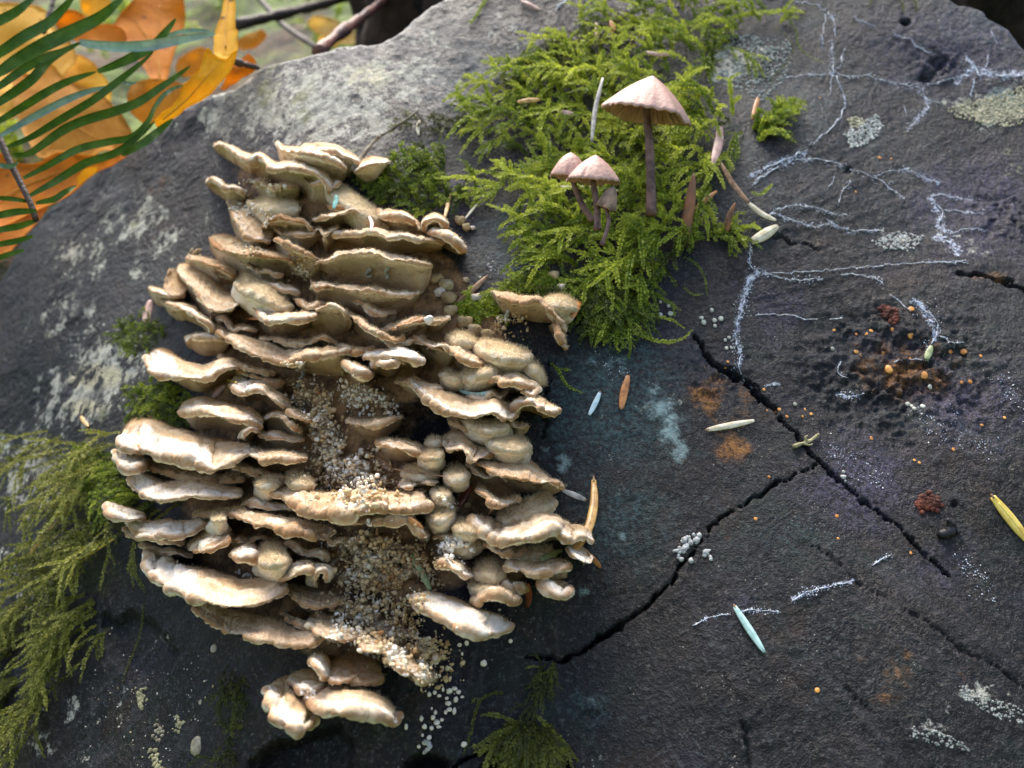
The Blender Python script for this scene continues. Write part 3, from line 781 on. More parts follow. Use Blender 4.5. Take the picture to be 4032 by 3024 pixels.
def bracket(label, kind, W, rim, T=20, B=10, r=None, grp=None, dark=0.0, lump=1.0, we=0.35, prof=None):
    """rim: front lip, T / B: where the upper and lower faces run back into the wood, W: overhang in cm"""
    global NB
    NB += 1
    seed = 1000 + NB * 17
    tone, la, lw, rr, bulge, hairs = KIND[kind]
    r = r * (0.8 if kind != 'felt' else 1) if r else rr
    L = np.linalg.norm(np.diff(np.asarray(rim, float), axis=0), axis=1).sum()
    n = int(np.clip(L / 4.2, 26, 190))
    R2 = resample(rim, n)
    T2, B2 = side(R2, T, -1), side(R2, B, 1)
    k = max(3, n // 9)
    w = np.hanning(2 * k + 3)[1:-1]
    w /= w.sum()
    sm = lambda a: np.stack([np.convolve(np.concatenate([2 * a[0, c] - a[k:0:-1, c], a[:, c], 2 * a[-1, c] - a[-2:-k - 2:-1, c]]), w, 'valid') for c in (0, 1)], 1)
    T2, B2 = sm(T2), sm(B2)
    t = np.linspace(0, 1, n)
    wp = we + (1 - we) * np.sin(math.pi * np.clip(t * 0.96 + 0.02, 0, 1)) ** 0.55
    tc = t * L * 0.0066                                     # length along the lip in cm
    wp = wp * (1 + 0.16 * n1(tc / 0.9, seed))
    dR = surf_depth(R2) - W * wp
    R = CAM + rays(R2) * dR[:, None]
    Tp = CAM + rays(T2) * (surf_depth(T2) + 0.15)[:, None]
    Bp = CAM + rays(B2) * (surf_depth(B2) + 0.15)[:, None]
    out = unit(R - 0.5 * (Tp + Bp))
    al = unit(np.gradient(R, axis=0))
    up = unit(np.cross(out, al))
    out = unit(np.cross(al, up))
    lob = np.abs(np.sin(math.pi * (tc / lw + 1.5 * n1(tc / (lw * 1.9), seed + 1)))) ** 0.55
    lmp = la * lump * (1.5 * lob - 0.9 + 0.5 * n1(tc / (lw * 2), seed + 2))
    rad = r * (0.55 + 0.45 * np.sin(math.pi * t) ** 0.4) * (1 + 0.45 * n1(tc / (lw * 0.8), seed + 3))
    rmul = wmul = np.ones(n)
    if prof:                                               # lip radius and whiteness vary along the lip
        pf = np.array(prof, float)
        rmul, wmul = np.interp(t, pf[:, 0], pf[:, 1]), np.interp(t, pf[:, 0], pf[:, 2])
    rad = np.maximum(rad * rmul, 0.02)
    lmp = lmp * np.clip(rmul, 0.15, 1)
    rag = 0.25 if kind in ('white', 'felt') else (0.6 if kind == 'pale' else 1.0)
    R = R + out * (rag * (0.030 * n1(tc / 0.10, seed + 31) + 0.022 * n1(tc / 0.045, seed + 32)))[:, None] + up * (rag * (0.022 * n1(tc / 0.08, seed + 33) + 0.055 * n1(tc / 0.42, seed + 34)))[:, None]
    R = R + out * (lmp * 1.0)[:, None] + up * (0.6 * la * lump * n1(tc / lw, seed + 4))[:, None]
    na, nr, nb = 18, 9, 15
    rows, S, X = [], [], []
    Rt, Rb = R + up * rad[:, None], R - up * rad[:, None]
    bl = bulge * np.minimum(np.linalg.norm(R - Tp, axis=1), L * 0.0066 * 0.8)
    for i in range(na):
        s = i / na
        rows.append(Tp + (Rt - Tp) * s + up * (bl * (math.sin(math.pi * s ** 1.35)) * 0.9)[:, None])
        S.append(s); X.append(0)
    for i in range(nr + 1):
        a = math.pi / 2 - math.pi * i / nr
        rows.append(R + up * (rad * math.sin(a))[:, None] + out * (rad * 1.05 * math.cos(a))[:, None])
        S.append(1.0); X.append(0.5 - 0.5 * math.sin(a))
    for i in range(1, nb + 1):
        s = i / nb
        rows.append(Rb + (Bp - Rb) * s + up * (0.10 * np.linalg.norm(R - Bp, axis=1) * math.sin(math.pi * s) * (1 if kind != 'felt' else -1))[:, None])
        S.append(1 - s); X.append(0)
    V = np.stack(rows, 1)                                  # n x K x 3
    K = V.shape[1]
    S, X = np.array(S), np.array(X)
    # surface normals for displacement
    def nrm(V):
        a = np.gradient(V, axis=0)
        b = np.gradient(V, axis=1)
        return unit(np.cross(b, a))
    N = nrm(V)
    body = np.clip(S * 1.4, 0, 1)[None, :] * 1.0
    amp = {'white': 0.065, 'felt': 0.035}.get(kind, 0.060)
    disp = amp * fbm(V * 1.9, 2, seed + 5) + 0.024 * fbm(V * 5.5, 3, seed + 7, 0.62)
    radial = n1(tc / (0.16 if kind != 'white' else 0.22), seed + 9)[:, None]
    disp = disp + 0.016 * radial * np.sin(math.pi * np.clip(S, 0, 1))[None, :] ** 0.5
    disp = disp + la * lump * 0.9 * ((lob - 0.6) * np.clip(rmul, 0.1, 1))[:, None] * np.where(np.arange(K) < na + nr, np.clip(S, 0, 1) ** 3, 0.3 * S ** 4)[None, :]
    knob = np.abs(n1(tc / 0.26, seed + 11))[:, None] * np.exp(-((S - 1.0) / 0.10) ** 2)[None, :]
    disp = disp + (0.034 if kind in ('tan', 'white', 'pale') else 0.02) * lump * knob
    disp = disp + 0.010 * np.sin(S * 40 + 2 * n1(tc / 0.8, seed + 12)[:, None]) * (np.arange(K) < na)[None, :] * (kind != 'felt')
    V = V + N * (disp * body)[..., None]
    N = nrm(V)
    # close the two ends
    V[0] = V[0] * 0.35 + V[0].mean(0) * 0.65
    V[-1] = V[-1] * 0.35 + V[-1].mean(0) * 0.65
    sd = (seed % 97) / 97.0
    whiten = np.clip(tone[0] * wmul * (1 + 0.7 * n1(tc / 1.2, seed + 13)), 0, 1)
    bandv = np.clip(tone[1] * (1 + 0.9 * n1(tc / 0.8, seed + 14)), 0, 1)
    tn = np.stack([whiten, bandv, np.full(n, min(1.0, tone[2] + dark)), np.full(n, sd)], 1)  # dark puts the shade on brackets tucked under others into their colour
    def strip(j0, j1):
        k = j1 - j0
        v = V[:, j0:j1].reshape(-1, 3)
        nn = N[:, j0:j1].reshape(-1, 3)
        z = np.stack([np.broadcast_to(S[j0:j1], (n, k)), np.broadcast_to(tc[:, None] / 10, (n, k)), np.broadcast_to(X[j0:j1], (n, k))], -1).reshape(-1, 3)
        tt = np.repeat(tn[:, None, :], k, 1).reshape(-1, 4)
        return v, gridfaces(n, k)[:, ::-1], nn, z, tt
    base = np.array([*(0.5 * (Tp + Bp)).mean(0)])
    v, f, nn, z, tt = strip(0, na + 3)
    o = mk('bracket_fungus', v, f, MAT_FCAP if kind == 'felt' else MAT_CAP, loc=base, normals=nn, label=label, cat='bracket fungus', group=grp or 'bracket fungi on the log', zone=z, tone=tt)
    v2, f2, nn2, z2, tt2 = strip(na + 2, na + nr - 1)
    mk('margin', v2, f2, MAT_FCAP if kind == 'felt' else MAT_MARGIN, parent=o, normals=nn2, zone=z2, tone=tt2)
    v3, f3, nn3, z3, tt3 = strip(na + nr - 2, K)
    mk('pore_surface', v3, f3, MAT_PORE, parent=o, normals=nn3, zone=z3, tone=tt3)
    collect(V.reshape(-1, 3), gridfaces(n, K))
    # short felt on the upper side
    area = L * 0.0066 * np.linalg.norm(R - Tp, axis=1).mean()
    nh = int(np.clip(area * hairs, 60, 2600))
    rs = np.random.RandomState(seed)
    ii = rs.randint(0, n, nh)
    jj = (rs.rand(nh) ** 0.6 * (na + 3)).astype(int)
    p0 = V[ii, jj] + rs.randn(nh, 3) * 0.02
    nr_ = unit(N[ii, jj] + 0.45 * rs.randn(nh, 3))
    ln = (0.03 + 0.05 * rs.rand(nh)) * (1.3 if kind == 'felt' else 0.85)
    sdv = unit(np.cross(nr_, rs.randn(nh, 3))) * 0.0055
    hv = np.stack([p0 - sdv, p0 + sdv, p0 + nr_ * ln[:, None]], 1).reshape(-1, 3)
    mk('felt', hv, np.arange(nh * 3).reshape(-1, 3), MAT_HAIR, parent=o, smooth=False, kind='stuff')
    return o
b = bracket
SMALL = 'small felted brackets'
# ---- uppermost tier, next to the pale lichen
b('finger shaped tan bracket pointing over the lichen at the top of the cluster', 'pale', 2.0, [(845, 582), (878, 572), (932, 606), (999, 640), (1025, 622), (1075, 668), (1144, 663), (1201, 672), (1249, 691), (1281, 722), (1296, 752)], 10, [(850, 597), (890, 635), (930, 662), (965, 682), (1000, 692), (1060, 705), (1110, 728), (1150, 748), (1201, 763), (1245, 778), (1290, 775)], r=0.10)
b('cream bracket showing its smooth underside at the top of the cluster', 'pale', 1.9, [(1089, 566), (1108, 594), (1160, 600), (1240, 614), (1320, 642), (1362, 668)], 22, 62)
b('cream bracket with a hollowed top behind the uppermost shelf', 'pale', 1.4, [(1180, 590), (1240, 592), (1310, 600), (1375, 622), (1412, 645)], [(1195, 572), (1250, 560), (1310, 566), (1372, 602), (1412, 632)], 45)
b('small wedge shaped cream bracket at the foot of the dry twig', 'pale', 1.2, [(1400, 676), (1440, 655), (1490, 642), (1534, 636)], [(1410, 640), (1436, 622), (1472, 611), (1530, 630)], 28)
b('short finger shaped bracket beside the crumbs below the uppermost shelf', 'pale', 2.0, [(815, 722), (830, 708), (856, 716), (894, 744), (918, 745), (948, 753), (960, 772)], 8, [(818, 736), (838, 755), (862, 775), (891, 792), (910, 803), (935, 806), (960, 800)], r=0.09)
b('rounded tan bracket in shade under the crumb covered finger', 'felt', 1.3, [(985, 800), (1012, 818), (1075, 833), (1130, 838), (1178, 828)], [(1000, 790), (1030, 778), (1080, 776), (1140, 788), (1180, 812)], 12)
b('sloping tan bracket sprinkled with crumbs beside bare dark wood', 'tan', 1.9, [(897, 790), (912, 838), (938, 884), (965, 925), (1010, 945), (1062, 952)], [(935, 790), (980, 800), (1020, 822), (1050, 850), (1075, 872), (1090, 895)], 12)
b('curled brown bracket holding a tiny pale egg', 'brown', 1.9, [(1040, 925), (1036, 893), (1060, 871), (1106, 861), (1170, 873), (1217, 892), (1234, 912)], 12, [(1050, 945), (1065, 945), (1090, 945), (1120, 948), (1160, 952), (1200, 952), (1235, 940)])
b('thick felted cream ridge sloping down beside the moss', 'felt', 1.1, [(1285, 742), (1330, 785), (1400, 832), (1460, 868), (1525, 895)], [(1310, 715), (1355, 722), (1410, 770), (1455, 812), (1520, 852)], 18)
b('small orange tinted bracket next to the mint needle', 'brown', 1.2, [(1290, 808), (1330, 822), (1370, 820), (1400, 812)], [(1300, 790), (1335, 785), (1370, 790), (1400, 800)], 12)
b('curled cream shelf with orange edge under the felted ridge', 'under', 1.8, [(1228, 868), (1276, 857), (1327, 850), (1377, 835), (1412, 842), (1432, 868)], 14, [(1240, 890), (1275, 902), (1310, 905), (1350, 895), (1395, 885), (1430, 885)])
b('scalloped cream bracket with folded lobes beside the moss', 'pale', 1.7, [(1491, 832), (1508, 852), (1550, 856), (1600, 868), (1637, 888), (1646, 908)], 32, 38)
b('rounded curled lobe at the moss end of the upper shelf', 'pale', 1.8, [(1667, 905), (1678, 877), (1714, 864), (1742, 876), (1762, 897)], [(1672, 868), (1692, 842), (1720, 845), (1745, 860), (1768, 888)], 26)
b('long wavy shelf with a pale speckled underside above the bare wood', 'under', 2.1, [(1308, 930), (1350, 930), (1390, 928), (1428, 921), (1453, 912), (1490, 916), (1535, 934), (1580, 927), (1643, 943), (1706, 945), (1742, 958)], 12, [(1322, 948), (1355, 962), (1390, 975), (1425, 990), (1460, 1000), (1500, 1008), (1548, 1012), (1600, 1002), (1645, 996), (1700, 996), (1742, 985)])
b('felted lobe ending the long wavy shelf over bare wood', 'pale', 1.9, [(1690, 918), (1735, 922), (1780, 947), (1814, 977), (1832, 992)], [(1690, 900), (1730, 890), (1785, 920), (1818, 955), (1835, 985)], [(1700, 938), (1725, 965), (1765, 988), (1795, 1006), (1822, 1008)])
# ---- second tier
b('boat shaped bracket with orange lip and crumbs on its dished top', 'brown', 2.2, [(822, 942), (869, 978), (920, 995), (960, 1008), (1020, 1009), (1075, 1014), (1125, 1025), (1152, 1038)], [(835, 930), (863, 920), (916, 924), (955, 945), (1000, 965), (1060, 980), (1110, 998), (1150, 1020)], 46)
b('crumbling ragged bracket between the boat shaped and the wide shelf', 'brown', 2.0, [(1081, 942), (1130, 965), (1180, 986), (1222, 1010), (1262, 1034)], 10, 72, lump=2.2)
b('wide shelf with stained underside and thin orange edge', 'under', 2.3, [(1240, 1037), (1292, 1027), (1371, 1004), (1428, 997), (1482, 1007), (1545, 1020), (1609, 1027), (1656, 1039), (1699, 1047)], 9, [(1262, 1070), (1310, 1100), (1370, 1110), (1435, 1116), (1500, 1130), (1561, 1146), (1610, 1165), (1656, 1178), (1695, 1120)], r=0.035)
b('thin brown bracket tilted against the lichen covered wood', 'brown', 2.0, [(737, 1015), (780, 1031), (830, 1047), (880, 1070), (922, 1092)], [(745, 1005), (790, 1008), (835, 1018), (885, 1028), (932, 1055)], 26)
b('broad yellowish plate with a ragged pale edge beside the lichen', 'tan', 2.3, [(696, 1072), (735, 1106), (770, 1141), (795, 1180), (820, 1212), (870, 1222), (915, 1215), (942, 1195)], [(700, 1045), (727, 1031), (772, 1045), (835, 1077), (882, 1127), (915, 1150), (935, 1165), (946, 1186)], 16)
b('olive shaded flap behind the broad yellowish plate', 'old', 1.6, [(668, 1060), (650, 1100), (648, 1138), (680, 1164), (724, 1162)], [(690, 1055), (700, 1075), (710, 1095), (725, 1115), (745, 1130)], 14)  # shadow on this flap painted in by the darker kind
b('thin pale tongue sticking out below the broad yellowish plate', 'pale', 1.9, [(580, 1135), (602, 1150), (640, 1163), (694, 1180)], 24, 14, r=0.06)
b('low tan fold under the thin pale tongue', 'tan', 1.6, [(635, 1180), (665, 1202), (712, 1217), (775, 1228)], 26, 10, r=0.06)
b('knobbed bracket with a pale grey front in the middle of the second tier', 'felt', 2.3, [(927, 1112), (950, 1142), (1000, 1162), (1060, 1196), (1110, 1216), (1148, 1207)], [(930, 1078), (952, 1062), (1000, 1080), (1088, 1140), (1135, 1170), (1151, 1196)], 26, r=0.13)
b('dished shelf with a beaded white lip under the knobbed bracket', 'pale', 2.4, [(985, 1178), (1005, 1212), (1025, 1245), (1060, 1266), (1110, 1267), (1160, 1263), (1210, 1258), (1246, 1243)], [(995, 1165), (1030, 1195), (1065, 1212), (1100, 1222), (1140, 1228), (1180, 1228), (1215, 1225), (1246, 1226)], 28, lump=1.4)
b('upright scalloped plate joining the beaded lip', 'under', 2.2, [(1236, 1243), (1268, 1210), (1327, 1203), (1356, 1226), (1366, 1254)], 8, [(1222, 1290), (1262, 1322), (1310, 1335), (1350, 1325), (1380, 1300)], r=0.045)
b('folded plate with a row of white beads below its orange edge', 'brown', 2.4, [(1354, 1228), (1387, 1254), (1435, 1282), (1498, 1317), (1545, 1339), (1578, 1336), (1595, 1314)], 24, 30, r=0.06, lump=1.4)
b('large fan shaped shelf with a smooth shaded underside', 'under', 2.3, [(1220, 1141), (1261, 1128), (1327, 1130), (1387, 1140), (1466, 1150), (1530, 1158), (1587, 1169), (1625, 1166), (1655, 1158)], 17, [(1238, 1172), (1292, 1196), (1371, 1226), (1430, 1255), (1480, 1268), (1539, 1254), (1590, 1225), (1625, 1210), (1650, 1190)], r=0.05)
b('tan bracket with spotted pale underside beside the large fan', 'brown', 2.0, [(1500, 1306), (1550, 1301), (1577, 1289), (1620, 1271), (1660, 1263), (1692, 1263)], 28, 62, r=0.05)
b('flat pale bracket end near the cluster of cream buttons', 'tan', 1.6, [(1663, 1262), (1700, 1268), (1740, 1263), (1773, 1251)], 24, 12, r=0.06)
# ---- third tier
b('hooked narrow bracket with ribbed brown crest above the mossy wood', 'pale', 2.3, [(676, 1228), (695, 1214), (725, 1220), (772, 1242), (815, 1270), (832, 1296), (826, 1322)], 8, [(690, 1242), (715, 1256), (745, 1270), (775, 1285), (795, 1300), (803, 1315), (812, 1328)], r=0.08)
b('pale frilled bracket under the hooked one', 'pale', 2.0, [(738, 1345), (755, 1329), (800, 1331), (840, 1329), (870, 1336), (900, 1352)], 14, 42, r=0.07)
b('long sagging shelf with ribbed brown crest and frilled white end', 'tan', 2.6, [(840, 1287), (860, 1312), (885, 1332), (925, 1352), (960, 1372), (1000, 1396), (1056, 1417), (1120, 1431), (1167, 1431), (1210, 1413), (1276, 1400), (1340, 1391), (1386, 1393)], [(855, 1275), (890, 1295), (925, 1310), (960, 1320), (1000, 1330), (1040, 1335), (1088, 1342), (1120, 1370), (1180, 1385), (1240, 1383), (1290, 1375), (1330, 1371), (1388, 1385)], [(850, 1305), (885, 1345), (925, 1372), (970, 1396), (1020, 1418), (1070, 1440), (1130, 1458), (1190, 1470), (1250, 1485), (1310, 1495), (1350, 1495), (1380, 1480), (1395, 1450)], r=0.075, lump=1.3)
b('thick folded white end of the long sagging shelf', 'pale', 2.3, [(1352, 1421), (1370, 1446), (1400, 1471), (1440, 1479), (1470, 1474)], [(1365, 1398), (1395, 1414), (1425, 1430), (1447, 1450), (1470, 1468)], 42, lump=1.4)
b('wavy white ribbon shaped bracket with brown hollows', 'white', 2.5, [(1474, 1455), (1488, 1434), (1520, 1440), (1550, 1434), (1580, 1420), (1598, 1430)], 9, 26, r=0.10)
b('smooth white finger pointing towards the felted pillows', 'white', 2.4, [(1438, 1414), (1490, 1406), (1545, 1402), (1600, 1408), (1640, 1420), (1673, 1424)], 22, 22, r=0.13)
b('white shell shaped lobe with a frilled lip above the dark moss', 'white', 3.0, [(577, 1408), (581, 1440), (600, 1462), (640, 1479), (690, 1487), (740, 1491), (790, 1496), (832, 1492), (860, 1470), (900, 1451), (946, 1446)], [(582, 1388), (603, 1370), (634, 1364), (680, 1376), (706, 1405), (740, 1425), (770, 1430), (810, 1440), (850, 1430), (890, 1415), (946, 1426)], [(590, 1445), (605, 1470), (635, 1490), (680, 1505), (730, 1530), (770, 1550), (820, 1545), (860, 1520), (890, 1500), (930, 1480), (950, 1465)], r=0.11, prof=[(0, 1, 1.9), (0.3, 1, 1.6), (0.42, 0.7, 0.3), (1, 0.6, 0.2)])
b('beak shaped bracket with white tip and an orange needle beneath', 'white', 2.5, [(907, 1520), (940, 1541), (965, 1553), (990, 1539), (1030, 1539), (1065, 1566), (1100, 1591), (1132, 1606)], [(922, 1492), (940, 1474), (965, 1470), (990, 1488), (1030, 1500), (1070, 1525), (1110, 1555), (1142, 1590)], 14, r=0.10, prof=[(0, 1, 1.5), (0.3, 1, 1.0), (0.5, 0.8, 0.3), (1, 0.6, 0)])
b('split tan bracket beside the long pile of crumbs', 'brown', 2.2, [(1128, 1622), (1165, 1641), (1200, 1656), (1246, 1661)], [(1138, 1600), (1170, 1600), (1212, 1625), (1250, 1650)], 32, r=0.07)
b('small white sided bracket with a ring mark beside the crumbs', 'pale', 1.9, [(1045, 1655), (1080, 1635), (1120, 1645), (1160, 1682), (1192, 1702)], 12, 62, r=0.06)
b('arched cream shelf with a thick white lip and pink needle on top', 'pale', 2.8, [(711, 1622), (750, 1626), (811, 1621), (850, 1633), (906, 1656), (950, 1656), (985, 1661), (1028, 1678)], [(722, 1590), (745, 1570), (785, 1557), (843, 1565), (922, 1581), (970, 1592), (1005, 1615), (1034, 1650)], [(720, 1640), (745, 1690), (790, 1700), (840, 1690), (900, 1700), (945, 1712), (985, 1710), (1030, 1700)], r=0.10)
b('small white curl at the end of the arched cream shelf', 'white', 2.2, [(962, 1742), (964, 1715), (985, 1694), (1020, 1700)], [(990, 1745), (1000, 1728), (1015, 1718), (1035, 1715)], 18, r=0.06)
# ---- big white lobes
b('smooth white back lobe rising behind the big lobed shelf', 'white', 3.0, [(482, 1735), (492, 1757), (520, 1776), (565, 1782)], [(488, 1690), (512, 1646), (558, 1628), (612, 1640)], 14, r=0.16)
b('big shelf with fat white rolled lobes', 'white', 3.3, [(534, 1700), (538, 1728), (560, 1752), (590, 1773), (637, 1789), (678, 1802), (716, 1810), (764, 1827), (811, 1846), (843, 1856), (870, 1845), (906, 1825), (954, 1799), (988, 1778)], [(538, 1685), (552, 1654), (590, 1641), (637, 1647), (669, 1670), (690, 1680), (742, 1685), (780, 1708), (830, 1716), (875, 1720), (910, 1730), (938, 1742), (975, 1752), (1003, 1760)], 16, r=0.20, lump=1.4, prof=[(0, 1, 1), (0.6, 1, 0.8), (0.72, 0.35, 0.1), (1, 0.3, 0)])
b('round white lobe hanging below the smooth back lobe', 'white', 2.9, [(453, 1778), (453, 1800), (468, 1825), (500, 1852), (535, 1848), (565, 1835)], [(465, 1768), (485, 1757), (510, 1760), (530, 1770), (550, 1785), (570, 1805)], 12, r=0.17)
b('brown shaded flesh between the big lobed shelf and the white skirt', 'old', 2.0, [(520, 1850), (580, 1850), (680, 1870), (780, 1890), (880, 1900), (960, 1890)], [(540, 1800), (600, 1800), (680, 1820), (780, 1850), (880, 1860), (960, 1850)], 30, r=0.07)
b('white skirt shaped shelf with a brown groove above the green moss', 'white', 3.1, [(512, 1888), (530, 1920), (560, 1944), (595, 1958), (650, 1969), (700, 1959), (764, 1953), (843, 1958), (906, 1962), (957, 1958)], [(515, 1864), (550, 1856), (600, 1862), (640, 1895), (665, 1908), (700, 1886), (748, 1876), (811, 1892), (880, 1918), (957, 1948)], 14, r=0.10, prof=[(0, 1, 1.6), (0.35, 1, 1.2), (0.45, 0.7, 0.4), (1, 0.6, 0.3)])
b('flat tan bracket running from the big lobed shelf to the crumbs', 'tan', 2.6, [(975, 1778), (1010, 1796), (1050, 1809), (1100, 1816), (1160, 1819), (1207, 1808)], [(985, 1765), (1020, 1762), (1060, 1762), (1113, 1767), (1165, 1782), (1207, 1800)], 12)
# ---- fourth tier
b('knobbly long bracket with tan lobes and white tips', 'tan', 3.0, [(1065, 1925), (1074, 1947), (1127, 1969), (1174, 1988), (1206, 2010), (1237, 2021), (1285, 2017), (1335, 2018), (1380, 2024), (1408, 2010), (1475, 2006), (1554, 2011), (1633, 2005), (1678, 1995), (1696, 1972)], [(1078, 1912), (1111, 1904), (1150, 1900), (1190, 1908), (1230, 1920), (1269, 1933), (1310, 1938), (1348, 1939), (1411, 1930), (1480, 1930), (1538, 1930), (1590, 1930), (1633, 1933), (1674, 1942), (1692, 1955)], 8, r=0.16, lump=1.7)
b('round tan lobe standing behind the knobbly long bracket', 'felt', 2.4, [(1124, 1893), (1150, 1908), (1190, 1914), (1232, 1918)], [(1122, 1870), (1146, 1853), (1190, 1855), (1236, 1903)], 8, r=0.09)
b('flat felted bracket behind the end of the knobbly long bracket', 'felt', 2.2, [(1000, 1906), (1022, 1917), (1060, 1918), (1115, 1908)], [(1004, 1886), (1048, 1866), (1090, 1866), (1125, 1884)], 9, r=0.06)
b('pale shelf seen edge-on under the knobbly long bracket', 'pale', 2.4, [(1316, 2066), (1340, 2062), (1396, 2063), (1450, 2061), (1506, 2057), (1560, 2051), (1600, 2052), (1640, 2086), (1682, 2130)], 14, [(1322, 2085), (1360, 2092), (1395, 2112), (1425, 2094), (1506, 2090), (1565, 2080), (1600, 2095), (1635, 2128), (1678, 2150)], r=0.08)
b('thin curved bracket with a beaded white edge over the big cup', 'tan', 2.8, [(888, 2012), (920, 2026), (970, 2049), (1030, 2071), (1095, 2081), (1158, 2096), (1237, 2114), (1280, 2116), (1307, 2095)], [(895, 2000), (930, 1995), (975, 2005), (1020, 2010), (1079, 2040), (1150, 2042), (1206, 2058), (1265, 2058), (1302, 2076)], 12, r=0.07, lump=1.4)
b('grey white finger stretched over the hanging moss', 'white', 3.0, [(428, 2000), (440, 2026), (480, 2043), (520, 2047), (562, 2042)], [(436, 1985), (480, 1990), (520, 2000), (550, 2008), (572, 2022)], 14, r=0.10)
b('lumpy grey white bracket behind the petal shaped one', 'white', 2.9, [(505, 2056), (530, 2090), (570, 2099), (637, 2101), (700, 2109), (750, 2096), (792, 2070)], [(515, 2045), (560, 2045), (620, 2052), (660, 2035), (700, 2050), (740, 2055), (788, 2058)], 10, r=0.13, lump=1.6)
b('thin scalloped skirt under the lumpy grey white bracket', 'pale', 2.5, [(490, 2078), (505, 2106), (540, 2120), (580, 2117), (640, 2127), (720, 2140)], 34, 10, r=0.06)
b('petal shaped tan bracket with a thin ragged edge', 'tan', 3.0, [(740, 2161), (770, 2166), (800, 2169), (843, 2159), (880, 2139), (903, 2112)], [(748, 2127), (765, 2095), (795, 2072), (830, 2056), (865, 2050), (897, 2062)], 10, r=0.045)
b('small knob on top of the petal shaped bracket', 'felt', 3.0, [(840, 2036), (850, 2050), (875, 2052), (892, 2036)], [(845, 2020), (865, 2009), (885, 2005), (896, 2016)], 6, r=0.07)
b('large cup shaped bracket with swollen white lobes at one end', 'white', 3.4, [(580, 2172), (586, 2198), (580, 2226), (592, 2254), (623, 2279), (654, 2303), (690, 2318), (727, 2336), (765, 2352), (819, 2362), (866, 2374), (930, 2381), (993, 2382), (1040, 2371), (1088, 2352), (1126, 2328), (1140, 2302)], [(584, 2157), (613, 2143), (654, 2154), (677, 2177), (690, 2210), (710, 2232), (740, 2237), (775, 2230), (803, 2228), (866, 2246), (910, 2272), (946, 2290), (985, 2288), (1020, 2280), (1060, 2270), (1095, 2268), (1128, 2286)], 12, r=0.16, lump=1.3, prof=[(0, 1, 1.3), (0.38, 1, 1), (0.47, 0.35, 0.15), (1, 0.25, 0)])
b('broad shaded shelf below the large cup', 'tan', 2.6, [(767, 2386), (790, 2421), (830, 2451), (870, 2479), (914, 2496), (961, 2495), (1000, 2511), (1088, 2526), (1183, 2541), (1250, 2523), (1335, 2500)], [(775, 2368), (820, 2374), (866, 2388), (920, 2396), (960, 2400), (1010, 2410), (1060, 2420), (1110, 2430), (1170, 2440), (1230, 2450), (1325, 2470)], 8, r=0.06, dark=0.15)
b('ribbed tan petal with a white lip inside the large cup', 'tan', 2.9, [(1090, 2276), (1120, 2281), (1160, 2263), (1200, 2246), (1247, 2240)], [(1094, 2252), (1130, 2220), (1170, 2200), (1210, 2195), (1252, 2216)], 14, r=0.06)
b('white curl hanging next to the ribbed tan petal', 'white', 2.5, [(1238, 2310), (1236, 2280), (1252, 2252), (1278, 2250), (1284, 2285)], [(1262, 2320), (1262, 2295), (1266, 2275), (1272, 2270), (1280, 2300)], 18, r=0.06)
b('brown flesh hanging between the large cup and the crumbs', 'old', 1.8, [(1130, 2330), (1180, 2370), (1230, 2390), (1290, 2390), (1330, 2370)], 90, 40, r=0.06)
b('round felted knob standing in the large cup', 'felt', 3.0, [(1012, 2190), (1032, 2212), (1060, 2224), (1095, 2222), (1125, 2208), (1138, 2188)], [(1008, 2160), (1026, 2128), (1055, 2118), (1085, 2120), (1112, 2136), (1140, 2168)], 10, r=0.14)
b('small white wedge beside the round felted knob', 'white', 2.8, [(914, 2184), (935, 2194), (970, 2197), (1008, 2190)], [(920, 2170), (950, 2140), (985, 2118), (1012, 2128)], 8, r=0.09)
# ---- column on the dark wood side
b('dead ragged bracket standing alone by the bright moss', 'old', 1.9, [(1929, 1152), (1969, 1175), (2016, 1186), (2060, 1193), (2111, 1192), (2150, 1211), (2180, 1236), (2206, 1266), (2222, 1302)], [(1940, 1142), (1980, 1146), (2016, 1152), (2065, 1160), (2111, 1168), (2155, 1182), (2195, 1205), (2220, 1235), (2232, 1280)], [(1945, 1200), (1962, 1232), (2000, 1250), (2050, 1262), (2100, 1275), (2140, 1275), (2165, 1275), (2185, 1290), (2205, 1320)], r=0.06, lump=1.4)
b('ragged strip hanging from the dead bracket by the bright moss', 'old', 1.5, [(2180, 1272), (2190, 1302), (2200, 1332), (2210, 1357), (2229, 1376)], [(2215, 1267), (2225, 1292), (2230, 1320), (2233, 1346), (2233, 1370)], [(2150, 1282), (2165, 1312), (2180, 1342), (2197, 1362), (2217, 1378)], r=0.06, lump=1.6)
b('lumpy cream mound behind the dead ragged bracket', 'felt', 1.2, [(2140, 1196), (2180, 1206), (2222, 1216), (2264, 1221)], [(2150, 1170), (2190, 1150), (2235, 1160), (2268, 1192)], 30, r=0.09)
b('narrow felted pillow at the head of the pillow stack', 'felt', 1.4, [(1760, 1331), (1790, 1346), (1830, 1356), (1870, 1363)], [(1768, 1310), (1800, 1300), (1842, 1306), (1872, 1342)], 10)
b('large felted pillow with a drooping end over dark wood', 'felt', 1.7, [(1872, 1367), (1900, 1387), (1950, 1406), (2000, 1416), (2050, 1420), (2087, 1404)], [(1874, 1346), (1910, 1335), (1960, 1345), (2010, 1360), (2060, 1375), (2090, 1390)], 12, r=0.16)
b('felted bracket with pink white draped lip in the pillow stack', 'tan', 1.9, [(1745, 1362), (1775, 1387), (1805, 1409), (1832, 1422), (1860, 1431), (1907, 1436)], [(1758, 1350), (1800, 1351), (1850, 1362), (1875, 1385), (1892, 1406), (1909, 1427)], 22, r=0.08)
